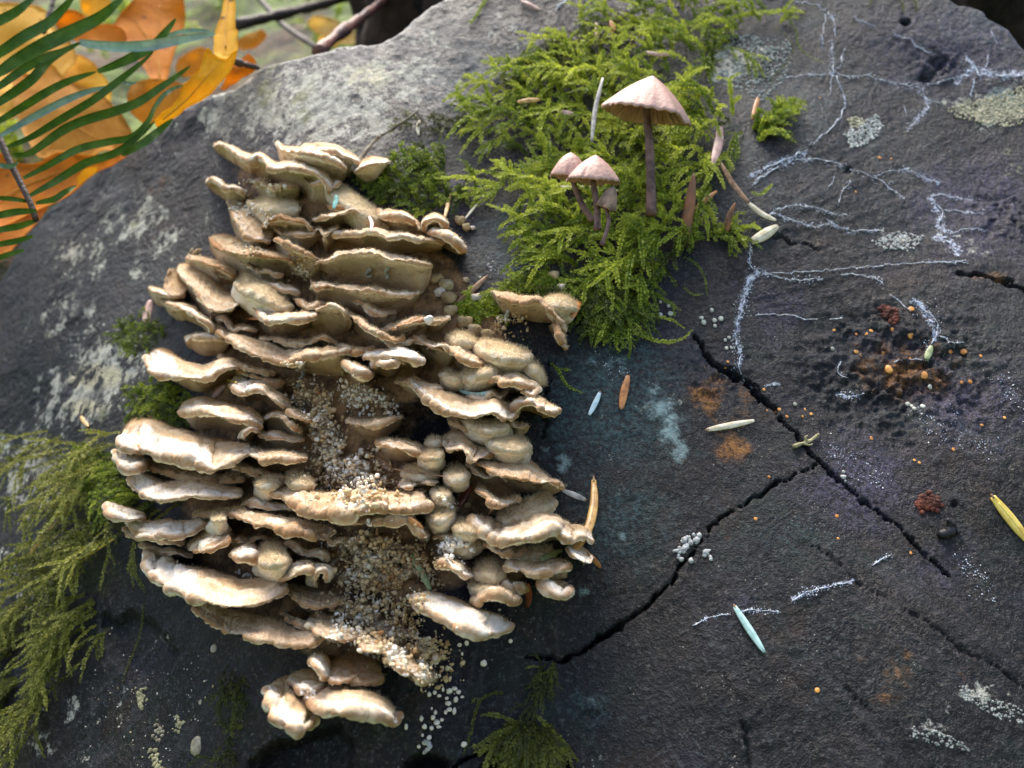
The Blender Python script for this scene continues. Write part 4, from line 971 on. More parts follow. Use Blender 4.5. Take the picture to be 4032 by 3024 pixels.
b('pink white frill draped between the white finger and the pillows', 'pale', 1.9, [(1680, 1374), (1710, 1366), (1745, 1359), (1765, 1382), (1782, 1405)], 8, [(1690, 1410), (1715, 1440), (1745, 1460), (1765, 1450), (1790, 1430)], r=0.05)
b('low felted pillow under the draped bracket', 'felt', 1.5, [(1815, 1482), (1850, 1491), (1900, 1481), (1942, 1462), (1968, 1446)], [(1820, 1466), (1850, 1450), (1900, 1435), (1942, 1428), (1970, 1436)], 12)
b('pointed felted pillow at the foot of the pillow stack', 'felt', 1.4, [(1736, 1478), (1770, 1491), (1812, 1497), (1836, 1490)], 26, 12, r=0.09)
b('domed bracket with a lobed pink lip beside dark wood', 'tan', 2.0, [(1906, 1507), (1930, 1501), (1955, 1496), (1985, 1513), (2032, 1519), (2080, 1523), (2112, 1529)], [(1912, 1486), (1930, 1468), (1955, 1454), (2001, 1442), (2040, 1452), (2075, 1470), (2114, 1504)], 14, r=0.10, lump=1.4)
b('felted shoulder behind the domed bracket', 'felt', 1.1, [(2040, 1430), (2080, 1450), (2110, 1480), (2125, 1520)], [(2075, 1410), (2110, 1425), (2128, 1460), (2138, 1510)], 12, r=0.10)
b('small pale lobe tucked under the domed bracket', 'pale', 1.7, [(2045, 1530), (2070, 1548), (2098, 1556), (2114, 1538)], 18, 10, r=0.08)
b('white tipped bracket pointing out over the dark wood', 'pale', 1.9, [(2025, 1609), (2060, 1592), (2095, 1591), (2130, 1606), (2152, 1617), (2175, 1620), (2197, 1613)], [(2030, 1590), (2060, 1568), (2095, 1558), (2130, 1560), (2150, 1572), (2172, 1590), (2192, 1602)], 18, r=0.09, lump=1.4)
b('long pinkish shelf with a beaded lip and a mint needle lying on it', 'pale', 2.2, [(1607, 1498), (1612, 1510), (1634, 1534), (1665, 1563), (1704, 1590), (1752, 1615), (1796, 1625), (1828, 1637), (1885, 1637), (1916, 1626), (1948, 1626), (1980, 1646), (2011, 1652), (2038, 1628)], [(1616, 1484), (1640, 1486), (1665, 1495), (1685, 1516), (1715, 1522), (1742, 1526), (1785, 1538), (1821, 1551), (1885, 1554), (1920, 1556), (1948, 1558), (1996, 1573), (2015, 1588), (2030, 1606)], 9, r=0.10, lump=1.3)
b('thin felted ledges under the long pinkish shelf', 'felt', 1.6, [(1826, 1662), (1870, 1691), (1920, 1702), (1975, 1692), (2004, 1670)], [(1830, 1640), (1870, 1650), (1920, 1658), (1970, 1660), (2006, 1656)], 10, r=0.08)
b('brown flesh under the pinkish shelf', 'old', 1.3, [(1760, 1650), (1790, 1680), (1830, 1690), (1860, 1700)], 50, 10, r=0.05)
b('tan bracket with a wavy drooping lip below the pinkish shelf', 'tan', 1.9, [(1740, 1736), (1756, 1758), (1780, 1770), (1815, 1766), (1840, 1786), (1858, 1813), (1900, 1802), (1936, 1789)], [(1744, 1716), (1765, 1700), (1790, 1687), (1820, 1690), (1853, 1700), (1885, 1720), (1910, 1745), (1934, 1776)], 9, r=0.06)
b('plump felted pillow beside the wavy drooping bracket', 'felt', 1.7, [(1919, 1730), (1945, 1755), (1990, 1771), (2040, 1776), (2078, 1760)], [(1914, 1712), (1945, 1702), (1990, 1704), (2040, 1715), (2076, 1738)], 14, r=0.14)
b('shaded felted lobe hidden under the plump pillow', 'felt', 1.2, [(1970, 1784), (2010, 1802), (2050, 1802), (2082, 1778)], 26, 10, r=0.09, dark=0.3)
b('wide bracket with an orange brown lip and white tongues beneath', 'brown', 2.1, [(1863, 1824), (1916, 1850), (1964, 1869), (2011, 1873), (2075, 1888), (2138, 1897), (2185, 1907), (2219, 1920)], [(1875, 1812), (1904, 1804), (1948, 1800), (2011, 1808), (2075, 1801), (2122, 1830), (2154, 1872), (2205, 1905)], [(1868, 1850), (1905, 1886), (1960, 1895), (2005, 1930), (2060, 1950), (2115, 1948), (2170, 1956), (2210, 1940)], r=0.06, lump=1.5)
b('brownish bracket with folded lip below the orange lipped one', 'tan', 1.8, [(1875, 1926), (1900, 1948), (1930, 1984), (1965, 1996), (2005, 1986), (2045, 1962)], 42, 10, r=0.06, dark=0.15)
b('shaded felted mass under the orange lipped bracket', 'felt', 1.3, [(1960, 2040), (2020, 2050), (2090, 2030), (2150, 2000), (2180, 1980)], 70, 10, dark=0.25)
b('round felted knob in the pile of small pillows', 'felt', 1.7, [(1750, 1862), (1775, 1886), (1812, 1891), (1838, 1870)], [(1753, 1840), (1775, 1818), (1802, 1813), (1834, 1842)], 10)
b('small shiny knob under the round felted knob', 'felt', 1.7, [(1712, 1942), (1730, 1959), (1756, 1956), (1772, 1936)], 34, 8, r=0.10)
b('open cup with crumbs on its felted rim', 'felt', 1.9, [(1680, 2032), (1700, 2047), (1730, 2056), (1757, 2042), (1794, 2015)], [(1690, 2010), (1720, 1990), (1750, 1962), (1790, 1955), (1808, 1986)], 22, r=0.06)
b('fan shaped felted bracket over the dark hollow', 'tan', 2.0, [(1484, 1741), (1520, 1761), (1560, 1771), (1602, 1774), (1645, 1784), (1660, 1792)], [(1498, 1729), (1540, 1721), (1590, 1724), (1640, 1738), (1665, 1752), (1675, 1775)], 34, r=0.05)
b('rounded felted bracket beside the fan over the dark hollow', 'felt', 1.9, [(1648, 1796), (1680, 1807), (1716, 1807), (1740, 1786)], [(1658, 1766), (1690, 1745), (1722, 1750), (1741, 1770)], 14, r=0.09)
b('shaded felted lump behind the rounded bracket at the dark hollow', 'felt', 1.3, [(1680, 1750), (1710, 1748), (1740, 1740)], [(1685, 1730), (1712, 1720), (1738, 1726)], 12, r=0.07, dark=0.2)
b('olive brown fan with a white line along its lip', 'old', 1.8, [(1362, 1656), (1400, 1669), (1450, 1676), (1500, 1673), (1542, 1661), (1584, 1650)], 32, 36, r=0.05)
b('small woolly white hood over a dark hollow, closer to the long knobbly bracket', 'pale', 1.7, [(1568, 1906), (1590, 1917), (1620, 1920), (1643, 1906)], [(1575, 1882), (1595, 1872), (1622, 1874), (1643, 1892)], 14, r=0.05)
b('woolly tan hood over a dark hollow beside the felted knobs', 'tan', 1.7, [(1655, 1906), (1680, 1900), (1705, 1903), (1724, 1892)], [(1660, 1885), (1682, 1874), (1708, 1874), (1724, 1882)], 14, r=0.05)
b('felted ledge behind the woolly white hoods', 'felt', 1.2, [(1590, 1866), (1640, 1876), (1700, 1872), (1730, 1862)], [(1600, 1840), (1650, 1828), (1700, 1834), (1730, 1850)], 12, r=0.08)
b('felted shelf just under the needle by the dark hollow', 'felt', 1.2, [(1690, 1975), (1730, 1990), (1760, 1975)], 24, 10, r=0.08)
# ---- lower brackets on the dark wood
b('big brown backed bracket with long needle leaning over its white end', 'pale', 2.2, [(1862, 2047), (1878, 2073), (1913, 2098), (1951, 2126), (1998, 2133), (2061, 2129), (2109, 2117), (2156, 2092), (2188, 2088), (2213, 2113), (2251, 2129), (2285, 2114), (2331, 2129)], [(1865, 2037), (1890, 2029), (1935, 2036), (1982, 2034), (2030, 2038), (2077, 2008), (2110, 2000), (2140, 2007), (2188, 2033), (2210, 2044), (2238, 2056), (2270, 2070), (2302, 2084)], [(1880, 2070), (1905, 2100), (1945, 2135), (1975, 2160), (2061, 2165), (2110, 2155), (2156, 2146), (2190, 2130), (2215, 2140), (2240, 2150), (2265, 2150), (2290, 2145), (2325, 2138)], r=0.15, lump=1.4)
b('white forked tip hanging below the big brown backed bracket', 'white', 1.9, [(2245, 2160), (2262, 2185), (2290, 2207), (2318, 2217), (2328, 2192)], [(2258, 2140), (2275, 2140), (2295, 2150), (2315, 2165), (2330, 2180)], 8, r=0.07)
b('tan banded bracket with a pale bulging underside', 'tan', 2.2, [(1989, 2235), (2046, 2241), (2109, 2253), (2188, 2257), (2249, 2233)], [(1997, 2212), (2023, 2194), (2093, 2190), (2172, 2188), (2235, 2212)], [(1995, 2260), (2046, 2264), (2090, 2290), (2150, 2304), (2236, 2288)], r=0.09)
b('smooth pale tongue under the tan banded bracket', 'white', 1.9, [(2138, 2300), (2165, 2324), (2195, 2344), (2225, 2342), (2240, 2318)], [(2138, 2275), (2170, 2276), (2200, 2280), (2225, 2286), (2240, 2302)], 8, r=0.09)
b('small banded bracket below a pile of white crumbs', 'pale', 2.0, [(1723, 2220), (1760, 2225), (1800, 2243), (1835, 2265), (1858, 2270)], [(1730, 2204), (1752, 2194), (1792, 2194), (1838, 2216), (1862, 2247)], 20, r=0.10)
b('lumpy tan bracket with beaded lip at the foot of the felted column', 'tan', 2.0, [(1868, 2366), (1890, 2372), (1910, 2352), (1950, 2338), (1985, 2346), (2012, 2372), (2044, 2362)], [(1868, 2340), (1890, 2312), (1915, 2300), (1945, 2300), (1975, 2306), (2010, 2322), (2044, 2342)], 14, r=0.09, lump=1.6)
b('felted column between the banded brackets', 'felt', 1.4, [(1878, 2254), (1910, 2274), (1952, 2278), (1990, 2256)], [(1885, 2200), (1915, 2180), (1950, 2180), (1985, 2205)], 14, r=0.14)
b('felted lump at the foot of the felted column', 'felt', 1.3, [(1850, 2310), (1890, 2325), (1940, 2325), (1980, 2305)], 40, 12, r=0.10)
b('pale felted block in front of the big brown backed bracket', 'felt', 1.8, [(1783, 2067), (1810, 2092), (1850, 2102), (1893, 2098)], [(1785, 2046), (1815, 2032), (1855, 2034), (1890, 2052)], 12, r=0.10)
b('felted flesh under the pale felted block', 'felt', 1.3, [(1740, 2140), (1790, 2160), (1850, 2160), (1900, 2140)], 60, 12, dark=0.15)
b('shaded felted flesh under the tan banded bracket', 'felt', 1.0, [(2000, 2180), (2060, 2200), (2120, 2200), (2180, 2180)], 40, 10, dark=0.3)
b('lone thick white finger lying over dark wood', 'white', 2.3, [(1636, 2358), (1645, 2377), (1709, 2418), (1800, 2461), (1860, 2485), (1903, 2502), (1939, 2497), (1982, 2490), (2012, 2468)], [(1640, 2350), (1656, 2341), (1709, 2337), (1800, 2356), (1850, 2378), (1891, 2398), (1952, 2417), (1985, 2430), (2006, 2450)], 6, r=0.17, lump=0.7, prof=[(0, 1, 1.2), (1, 0.8, 1.2)])
# ---- lowest group
b('smooth cream shelf under the heap of crumbs', 'tan', 2.6, [(1210, 2466), (1269, 2497), (1327, 2516), (1385, 2513), (1412, 2508)], [(1215, 2440), (1231, 2408), (1308, 2408), (1365, 2458), (1432, 2470)], 8, r=0.05)
b('curved cream shelf carrying spilled crumbs', 'tan', 2.5, [(1400, 2518), (1415, 2540), (1442, 2559), (1500, 2574), (1556, 2582)], [(1418, 2495), (1440, 2485), (1481, 2504), (1538, 2523), (1592, 2560)], 8, r=0.05)
b('thick lipped bracket at the end of the spilled crumbs', 'pale', 2.5, [(1517, 2580), (1556, 2614), (1615, 2647), (1662, 2682), (1680, 2672)], [(1530, 2566), (1560, 2566), (1615, 2581), (1662, 2619), (1681, 2658)], [(1560, 2625), (1590, 2660), (1615, 2690), (1650, 2700), (1682, 2690)], r=0.10)
b('brown flesh hanging under the curved cream shelf', 'old', 1.6, [(1330, 2650), (1380, 2680), (1440, 2690), (1500, 2670)], 130, 10)
b('swollen white bracket bent down at the bottom of the cluster', 'white', 3.1, [(1054, 2732), (1068, 2780), (1080, 2820), (1102, 2843), (1146, 2865), (1185, 2876), (1219, 2868), (1236, 2842)], [(1058, 2695), (1085, 2672), (1115, 2656), (1150, 2654), (1190, 2690), (1205, 2740), (1215, 2785), (1230, 2815)], 8, r=0.17)
b('broad lowest bracket with a tan banded lip', 'pale', 3.0, [(1213, 2760), (1269, 2788), (1327, 2807), (1385, 2809), (1462, 2813), (1519, 2832), (1551, 2850), (1565, 2822)], [(1196, 2730), (1240, 2700), (1290, 2688), (1385, 2692), (1462, 2719), (1500, 2746), (1540, 2782), (1562, 2808)], 14, r=0.13, prof=[(0, 0.9, 0.6), (0.7, 1, 0.8), (1, 1, 1.2)])
b('white flap with two dark specks above the lowest bracket', 'white', 2.5, [(1235, 2600), (1250, 2627), (1270, 2656), (1288, 2668)], [(1255, 2576), (1285, 2570), (1302, 2592), (1304, 2640)], 6, r=0.08)
b('tan hollow bracket next to the white flap', 'tan', 2.0, [(1285, 2668), (1320, 2684), (1360, 2684), (1404, 2662)], [(1290, 2610), (1330, 2580), (1370, 2574), (1404, 2612)], 10, r=0.05)
b('pale fold joining the swollen white bracket to the flap', 'pale', 2.2, [(1140, 2690), (1180, 2710), (1230, 2716), (1270, 2700)], [(1145, 2655), (1185, 2632), (1235, 2628), (1272, 2650)], 10, r=0.07)
# thin layers showing in the gaps between the larger shelves
FILL = [(1000, 712, 1180, 25), (1190, 700, 1340, 30), (1080, 905, 1260, 20), (1240, 905, 1340, -8), (1000, 1100, 1180, 50), (950, 1035, 1120, 40), (1150, 1180, 1290, 30), (850, 1250, 1010, 55), (1020, 1330, 1330, 20), (1330, 1370, 1480, 10), (1480, 1345, 1680, -10), (860, 1400, 1080, 70), (930, 1455, 1120, 60), (1560, 1490, 1740, 40), (760, 1720, 960, 40), (860, 1790, 1050, 90), (1000, 1700, 1190, 30), (980, 1855, 1180, 30), (760, 2010, 930, 20), (960, 1975, 1180, 30), (560, 2140, 760, 40), (880, 2110, 1050, 20), (1120, 2150, 1290, 40), (1290, 2130, 1420, -10), (1100, 2420, 1260, 60), (1620, 1330, 1760, 40), (1840, 1560, 2000, -12), (1990, 1660, 2080, 20), (1840, 1830, 1990, 60), (1700, 2100, 1860, 20), (1900, 2150, 2060, 20), (1960, 2290, 2080, 30), (1220, 1110, 1330, 18), (1400, 1200, 1560, 40)]
rsf = np.random.RandomState(5)
for k, (x0, y0, x1, dy) in enumerate(FILL):
    t_ = np.linspace(0, 1, 6)
    rim = [(x0 + (x1 - x0) * q, y0 + dy * q + 14 * math.sin(math.pi * q) + 7 * rsf.randn()) for q in t_]
    b('thin cream layer showing in a gap between larger shelves', ('tan', 'pale', 'under')[k % 3], 1.25 + 0.3 * rsf.rand(), rim, 24, 30, r=0.05, grp='thin layers between the larger shelves', lump=1.3)
# ------------------------------------------------------------------ ray casting on what is built so far
sub = np.arange(len(LOGV)).reshape(UU.shape)[::2, ::2]
i0 = np.stack([sub[:-1, :-1], sub[1:, :-1], sub[1:, 1:], sub[:-1, 1:]], -1).reshape(-1, 4)
allV = np.vstack(BVV + [LOGV])
allF = np.vstack(BVF + [np.vstack([i0[:, [0, 1, 2]], i0[:, [0, 2, 3]]]) + BVO])
BVH = BVHTree.FromPolygons(allV.tolist(), allF.tolist(), all_triangles=True)
logF = np.vstack([i0[:, [0, 1, 2]], i0[:, [0, 2, 3]]])
LBVH = BVHTree.FromPolygons(LOGV.tolist(), logF.tolist(), all_triangles=True)

def cast(px, py, bvh=None):
    """first surface met by the camera ray: point, normal facing the camera, depth"""
    r = rays([(px, py)])[0]
    l = np.linalg.norm(r)
    h = (bvh or BVH).ray_cast(Vector(CAM), Vector(r / l), 300)
    if h[0] is None:
        d = surf_depth([(px, py)])[0]
        return CAM + r * d, EN.copy(), d
    p = np.array(h[0])
    n = np.array(h[1])
    if n @ r > 0: n = -n
    return p, n, (p - CAM) @ FWD

# ------------------------------------------------------------------ moss
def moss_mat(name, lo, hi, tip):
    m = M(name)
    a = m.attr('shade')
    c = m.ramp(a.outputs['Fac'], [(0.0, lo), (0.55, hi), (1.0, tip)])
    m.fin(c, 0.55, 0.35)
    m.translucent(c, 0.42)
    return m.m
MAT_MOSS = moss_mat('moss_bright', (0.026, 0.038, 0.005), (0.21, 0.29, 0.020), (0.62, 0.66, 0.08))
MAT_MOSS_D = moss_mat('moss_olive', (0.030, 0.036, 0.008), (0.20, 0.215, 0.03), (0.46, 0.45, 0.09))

class Moss:
    def __init__(s):
        s.V, s.F, s.A, s.n = [], [], [], 0
    def add(s, v, f, a):
        s.V.append(v); s.F.append(f + s.n); s.A.append(a); s.n += len(v)
    def strand(s, path, leaf=0.11, gap=0.036, shade=0.5, spread=0.9, taper=True, up=None, rs=nrs):
        """a leafy stem: path (k,3); folded pointed leaves all round it"""
        path = np.asarray(path, float)
        L = np.linalg.norm(np.diff(path, axis=0), axis=1).sum()
        n = max(4, int(L / gap))
        p = resample(path, n)
        T = unit(np.gradient(p, axis=0))
        up = EN if up is None else up
        A = unit(np.cross(T, up))
        Bn = unit(np.cross(A, T))
        t = np.linspace(0, 1, n)
        ll = leaf * (np.where(t < 0.7, 1.0, 1.0 - 0.55 * (t - 0.7) / 0.3) if taper else 1) * (0.75 + 0.5 * rs.rand(n))
        for sgn in (-1, 1):
            az = rs.randn(n) * 0.55
            side = unit(A * (sgn * np.cos(az))[:, None] + Bn * (0.35 + np.sin(az))[:, None])
            d = unit(T * 0.75 + side * spread)
            w = unit(np.cross(d, Bn + 0.5 * rs.randn(n, 3))) * (ll * 0.23)[:, None]
            mid = p + d * (ll * 0.42)[:, None] + Bn * (ll * 0.08)[:, None]
            v = np.stack([p, mid - w, p + d * ll[:, None], mid + w], 1).reshape(-1, 3)
            q = np.arange(n)[:, None] * 4
            f = np.vstack([q + np.array([0, 1, 2]), q + np.array([0, 2, 3])])
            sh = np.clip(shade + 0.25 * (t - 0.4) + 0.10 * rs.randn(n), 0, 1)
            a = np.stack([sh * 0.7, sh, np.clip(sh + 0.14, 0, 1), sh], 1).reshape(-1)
            s.add(v, f, a)
        # stem
        w = A * 0.012
        v = np.stack([p - w, p + w], 1).reshape(-1, 3)
        i = np.arange(n - 1) * 2
        f = np.vstack([np.stack([i, i + 1, i + 3], 1), np.stack([i, i + 3, i + 2], 1)])
        s.add(v, f, np.full(len(v), max(0.05, shade - 0.3)))
    def frond(s, base, dirn, nrm, length, shade, leaf=0.10, branch=4, rs=nrs, droop=0.25, gap=0.036):
        """arching stem with a few side branches"""
        k = 7
        t = np.linspace(0, 1, k)[:, None]
        sidew = unit(np.cross(dirn, nrm)) * rs.randn() * 0.25
        lift = 0.25 + 0.35 * rs.rand()
        path = base + dirn * length * t + nrm * (length * lift * (t - t * t * 0.9)) + sidew * length * t * t + np.array([0, 0, -1.0]) * length * droop * t * t
        s.strand(path, leaf, gap, shade, rs=rs, up=nrm)
        for b_ in range(branch):
            i = 1 + rs.randint(0, k - 2)
            sg = 1 if rs.rand() < 0.5 else -1
            d2 = unit(unit(path[i + 1] - path[i - 1]) * 0.8 + sg * unit(np.cross(dirn, nrm)) * 0.75 + nrm * 0.25 * rs.randn())
            l2 = length * (0.28 + 0.25 * rs.rand())
            tt = np.linspace(0, 1, 5)[:, None]
            s.strand(path[i] + d2 * l2 * tt + np.array([0, 0, -1.0]) * l2 * 0.2 * tt * tt, leaf * 0.85, gap, shade + 0.08 * rs.randn(), rs=rs, up=nrm)
    def build(s, name, label, mat, kind='stuff', cat='moss', group=None):
        return mk(name, np.vstack(s.V), np.vstack(s.F), mat, smooth=False, label=label, cat=cat, kind=kind, group=group, shade=np.concatenate(s.A))

def inside(poly, n, rs):
    poly = np.asarray(poly, float)
    lo, hi = poly.min(0), poly.max(0)
    out = []
    while len(out) < n:
        q = lo + (hi - lo) * rs.rand(n * 3, 2)
        out += q[inpoly(q[:, 0], q[:, 1], [tuple(x) for x in poly])].tolist()
    return np.array(out[:n])

def patch(label, poly, n, length, ang, spread, shade, mat, leaf=0.10, branch=2, mound=0.0, seed=1, droop=0.25, gap=0.036, thin=None):
    """ang: growing direction in the picture plane of the log face, degrees (0 right, 90 up)"""
    rs = np.random.RandomState(seed)
    mo = Moss()
    P = inside(poly, n, rs)
    ed, _ = segdist(P[:, 0], P[:, 1], poly, True)
    for (x, y), e in zip(P, ed):
        p, nn, d = cast(x, y, LBVH)
        nn = unit(nn * 0.4 + EN * 0.6)
        m_ = mound * min(1.0, e / 90.0) * (0.4 + 0.6 * rs.rand())
        a = math.radians(ang + rs.randn() * spread)
        dirn = unit(EU * math.cos(a) + EV * math.sin(a) + nn * (0.15 + 0.3 * rs.rand()))
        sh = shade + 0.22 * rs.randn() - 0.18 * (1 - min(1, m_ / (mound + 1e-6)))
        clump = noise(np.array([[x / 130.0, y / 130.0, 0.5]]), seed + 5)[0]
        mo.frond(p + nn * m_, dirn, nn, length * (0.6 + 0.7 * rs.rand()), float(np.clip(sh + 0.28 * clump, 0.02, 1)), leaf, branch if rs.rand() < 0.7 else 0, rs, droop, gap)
    return mo.build('moss_patch', label, mat)

def sprig(label, pts, leaf, shade, mat, lift=0.12, branches=(), gap=0.034, group=None):
    mo = Moss()
    def path(pp):
        q = resample(pp, max(6, len(pp) * 5))
        P3_ = []
        for k, (x, y) in enumerate(q):
            p, nn, d = cast(x, y, LBVH)
            P3_.append(p + EN * lift)
        return np.array(P3_)
    mo.strand(path(pts), leaf, gap, shade)
    for b_ in branches:
        mo.strand(path(b_), leaf * 0.9, gap, shade + 0.08)
    return mo.build('moss_sprig', label, mat, kind=None, group=group)

MAIN = [(2090, 260), (2230, 170), (2480, 80), (2560, 20), (2640, -30), (2950, -20), (3040, 40), (3090, 90), (3030, 140), (2860, 175), (2800, 300), (2900, 420), (2960, 500), (2880, 600), (2800, 700), (2790, 850), (2740, 980), (2600, 1080), (2480, 1090), (2330, 1040), (2230, 1060), (2150, 1130), (2090, 1080), (2060, 990), (2130, 900), (2090, 830), (1980, 850), (1870, 810), (1920, 730), (2020, 620), (2040, 560), (1890, 530), (1760, 500), (1860, 430), (1960, 390)]
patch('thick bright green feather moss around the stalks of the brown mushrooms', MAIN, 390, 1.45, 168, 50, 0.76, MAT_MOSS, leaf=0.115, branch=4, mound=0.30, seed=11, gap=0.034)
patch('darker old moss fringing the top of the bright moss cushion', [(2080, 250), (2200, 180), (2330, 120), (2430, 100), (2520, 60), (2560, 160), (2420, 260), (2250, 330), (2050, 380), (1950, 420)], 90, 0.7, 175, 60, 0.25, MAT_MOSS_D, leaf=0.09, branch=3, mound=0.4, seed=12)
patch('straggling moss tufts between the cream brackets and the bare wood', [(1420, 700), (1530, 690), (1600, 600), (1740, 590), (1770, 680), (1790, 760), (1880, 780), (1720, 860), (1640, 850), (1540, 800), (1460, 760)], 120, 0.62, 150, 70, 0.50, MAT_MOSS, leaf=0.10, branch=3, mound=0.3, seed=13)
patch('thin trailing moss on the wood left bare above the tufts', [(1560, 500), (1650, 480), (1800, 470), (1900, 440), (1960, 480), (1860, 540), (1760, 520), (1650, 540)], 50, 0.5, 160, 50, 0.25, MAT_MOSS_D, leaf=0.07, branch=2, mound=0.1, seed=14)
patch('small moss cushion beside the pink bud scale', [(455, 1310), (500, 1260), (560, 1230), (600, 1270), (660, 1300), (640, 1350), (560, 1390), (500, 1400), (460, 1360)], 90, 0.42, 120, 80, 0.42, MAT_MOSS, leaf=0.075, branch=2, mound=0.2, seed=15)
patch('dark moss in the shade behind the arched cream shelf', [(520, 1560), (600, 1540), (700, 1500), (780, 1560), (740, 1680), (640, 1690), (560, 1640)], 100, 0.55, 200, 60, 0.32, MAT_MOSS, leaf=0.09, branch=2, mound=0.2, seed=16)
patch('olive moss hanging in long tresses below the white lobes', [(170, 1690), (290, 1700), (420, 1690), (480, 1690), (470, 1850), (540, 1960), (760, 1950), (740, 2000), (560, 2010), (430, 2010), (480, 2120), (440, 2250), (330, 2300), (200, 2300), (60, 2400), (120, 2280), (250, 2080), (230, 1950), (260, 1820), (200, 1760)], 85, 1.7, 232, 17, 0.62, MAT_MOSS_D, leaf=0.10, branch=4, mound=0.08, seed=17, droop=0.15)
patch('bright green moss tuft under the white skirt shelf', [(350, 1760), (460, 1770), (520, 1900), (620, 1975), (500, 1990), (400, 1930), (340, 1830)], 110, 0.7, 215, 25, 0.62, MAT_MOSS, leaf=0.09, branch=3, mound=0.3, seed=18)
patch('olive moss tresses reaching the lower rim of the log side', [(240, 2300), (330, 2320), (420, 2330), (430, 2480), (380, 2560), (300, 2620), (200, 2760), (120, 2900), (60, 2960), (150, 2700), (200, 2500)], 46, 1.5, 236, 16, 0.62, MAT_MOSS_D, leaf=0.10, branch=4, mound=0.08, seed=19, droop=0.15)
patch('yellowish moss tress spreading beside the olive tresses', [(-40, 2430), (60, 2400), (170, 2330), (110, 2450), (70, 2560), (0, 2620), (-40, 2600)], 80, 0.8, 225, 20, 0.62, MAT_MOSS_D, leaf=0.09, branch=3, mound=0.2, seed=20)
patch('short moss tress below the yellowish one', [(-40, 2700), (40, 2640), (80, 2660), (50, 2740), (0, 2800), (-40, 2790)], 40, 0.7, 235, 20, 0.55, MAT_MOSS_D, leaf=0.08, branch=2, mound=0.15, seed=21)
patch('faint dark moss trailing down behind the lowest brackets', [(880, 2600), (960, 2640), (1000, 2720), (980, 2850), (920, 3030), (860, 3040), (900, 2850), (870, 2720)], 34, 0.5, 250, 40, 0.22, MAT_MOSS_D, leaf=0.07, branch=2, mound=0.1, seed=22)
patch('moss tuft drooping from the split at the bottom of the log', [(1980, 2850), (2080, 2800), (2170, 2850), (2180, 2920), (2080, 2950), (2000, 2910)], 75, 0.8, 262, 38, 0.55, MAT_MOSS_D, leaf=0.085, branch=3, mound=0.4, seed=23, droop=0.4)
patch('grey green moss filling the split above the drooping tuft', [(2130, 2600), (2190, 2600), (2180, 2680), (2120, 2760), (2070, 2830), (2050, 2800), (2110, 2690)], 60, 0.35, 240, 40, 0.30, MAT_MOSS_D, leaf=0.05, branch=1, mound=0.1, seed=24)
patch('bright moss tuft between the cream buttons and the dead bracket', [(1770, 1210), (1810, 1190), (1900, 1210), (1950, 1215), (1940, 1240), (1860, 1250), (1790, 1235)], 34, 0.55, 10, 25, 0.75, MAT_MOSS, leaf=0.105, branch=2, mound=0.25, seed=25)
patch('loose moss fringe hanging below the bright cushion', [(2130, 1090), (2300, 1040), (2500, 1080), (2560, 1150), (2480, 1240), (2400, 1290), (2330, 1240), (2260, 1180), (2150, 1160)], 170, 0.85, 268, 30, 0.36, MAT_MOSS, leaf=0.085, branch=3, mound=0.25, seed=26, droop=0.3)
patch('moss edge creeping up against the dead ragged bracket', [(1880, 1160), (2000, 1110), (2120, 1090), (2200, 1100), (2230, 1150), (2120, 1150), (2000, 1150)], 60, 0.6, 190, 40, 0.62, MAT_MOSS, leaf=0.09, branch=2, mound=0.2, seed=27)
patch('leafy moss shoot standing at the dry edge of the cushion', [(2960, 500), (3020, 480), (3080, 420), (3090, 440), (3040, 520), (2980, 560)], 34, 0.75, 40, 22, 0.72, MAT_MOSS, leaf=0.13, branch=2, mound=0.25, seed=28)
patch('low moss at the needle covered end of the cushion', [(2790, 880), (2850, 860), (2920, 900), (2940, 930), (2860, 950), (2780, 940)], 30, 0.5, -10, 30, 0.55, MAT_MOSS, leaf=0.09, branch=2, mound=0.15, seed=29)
# single shoots
sprig('long looping moss shoot curling over the granular lichen', [(2700, 130), (2830, 110), (2960, 85), (3060, 75), (3110, 30)], 0.16, 0.75, MAT_MOSS, 0.3)
sprig('curly moss shoot ending beside the star shaped slime', [(3090, 100), (3130, 50), (3200, 45), (3240, 65)], 0.05, 0.22, MAT_MOSS_D, 0.2)
sprig('wiry moss shoot hooking down beside the star shaped slime', [(3100, 90), (3130, 140), (3135, 190), (3170, 230), (3235, 260)], 0.06, 0.5, MAT_MOSS, 0.15)
sprig('bare looping moss stem over the granular lichen', [(3040, 130), (3085, 165), (3115, 220), (3080, 280), (3040, 320), (3030, 370), (3070, 405)], 0.045, 0.30, MAT_MOSS_D, 0.25)
sprig('curved moss shoot lying under the loose fringe', [(2330, 1225), (2400, 1250), (2440, 1290), (2520, 1330), (2600, 1355), (2680, 1345), (2720, 1310)], 0.10, 0.66, MAT_MOSS, 0.12, [[(2400, 1250), (2390, 1310), (2375, 1370)], [(2440, 1280), (2420, 1330), (2430, 1385)], [(2420, 1250), (2500, 1240), (2560, 1250), (2640, 1270), (2690, 1300)]])
sprig('small moss sprig beside the needles on bare wood', [(2170, 1432), (2205, 1475), (2230, 1520), (2290, 1550)], 0.075, 0.62, MAT_MOSS, 0.06, [[(2195, 1455), (2245, 1462)]])
sprig('trailing moss thread at the end of the loose fringe', [(2690, 1020), (2740, 1050), (2770, 1100), (2782, 1170)], 0.06, 0.45, MAT_MOSS, 0.1, [[(2690, 1140), (2730, 1170), (2765, 1165)]])
sprig('moss tip rising from the needles beside the cushion', [(2950, 770), (2990, 780), (3035, 740)], 0.09, 0.66, MAT_MOSS, 0.15)
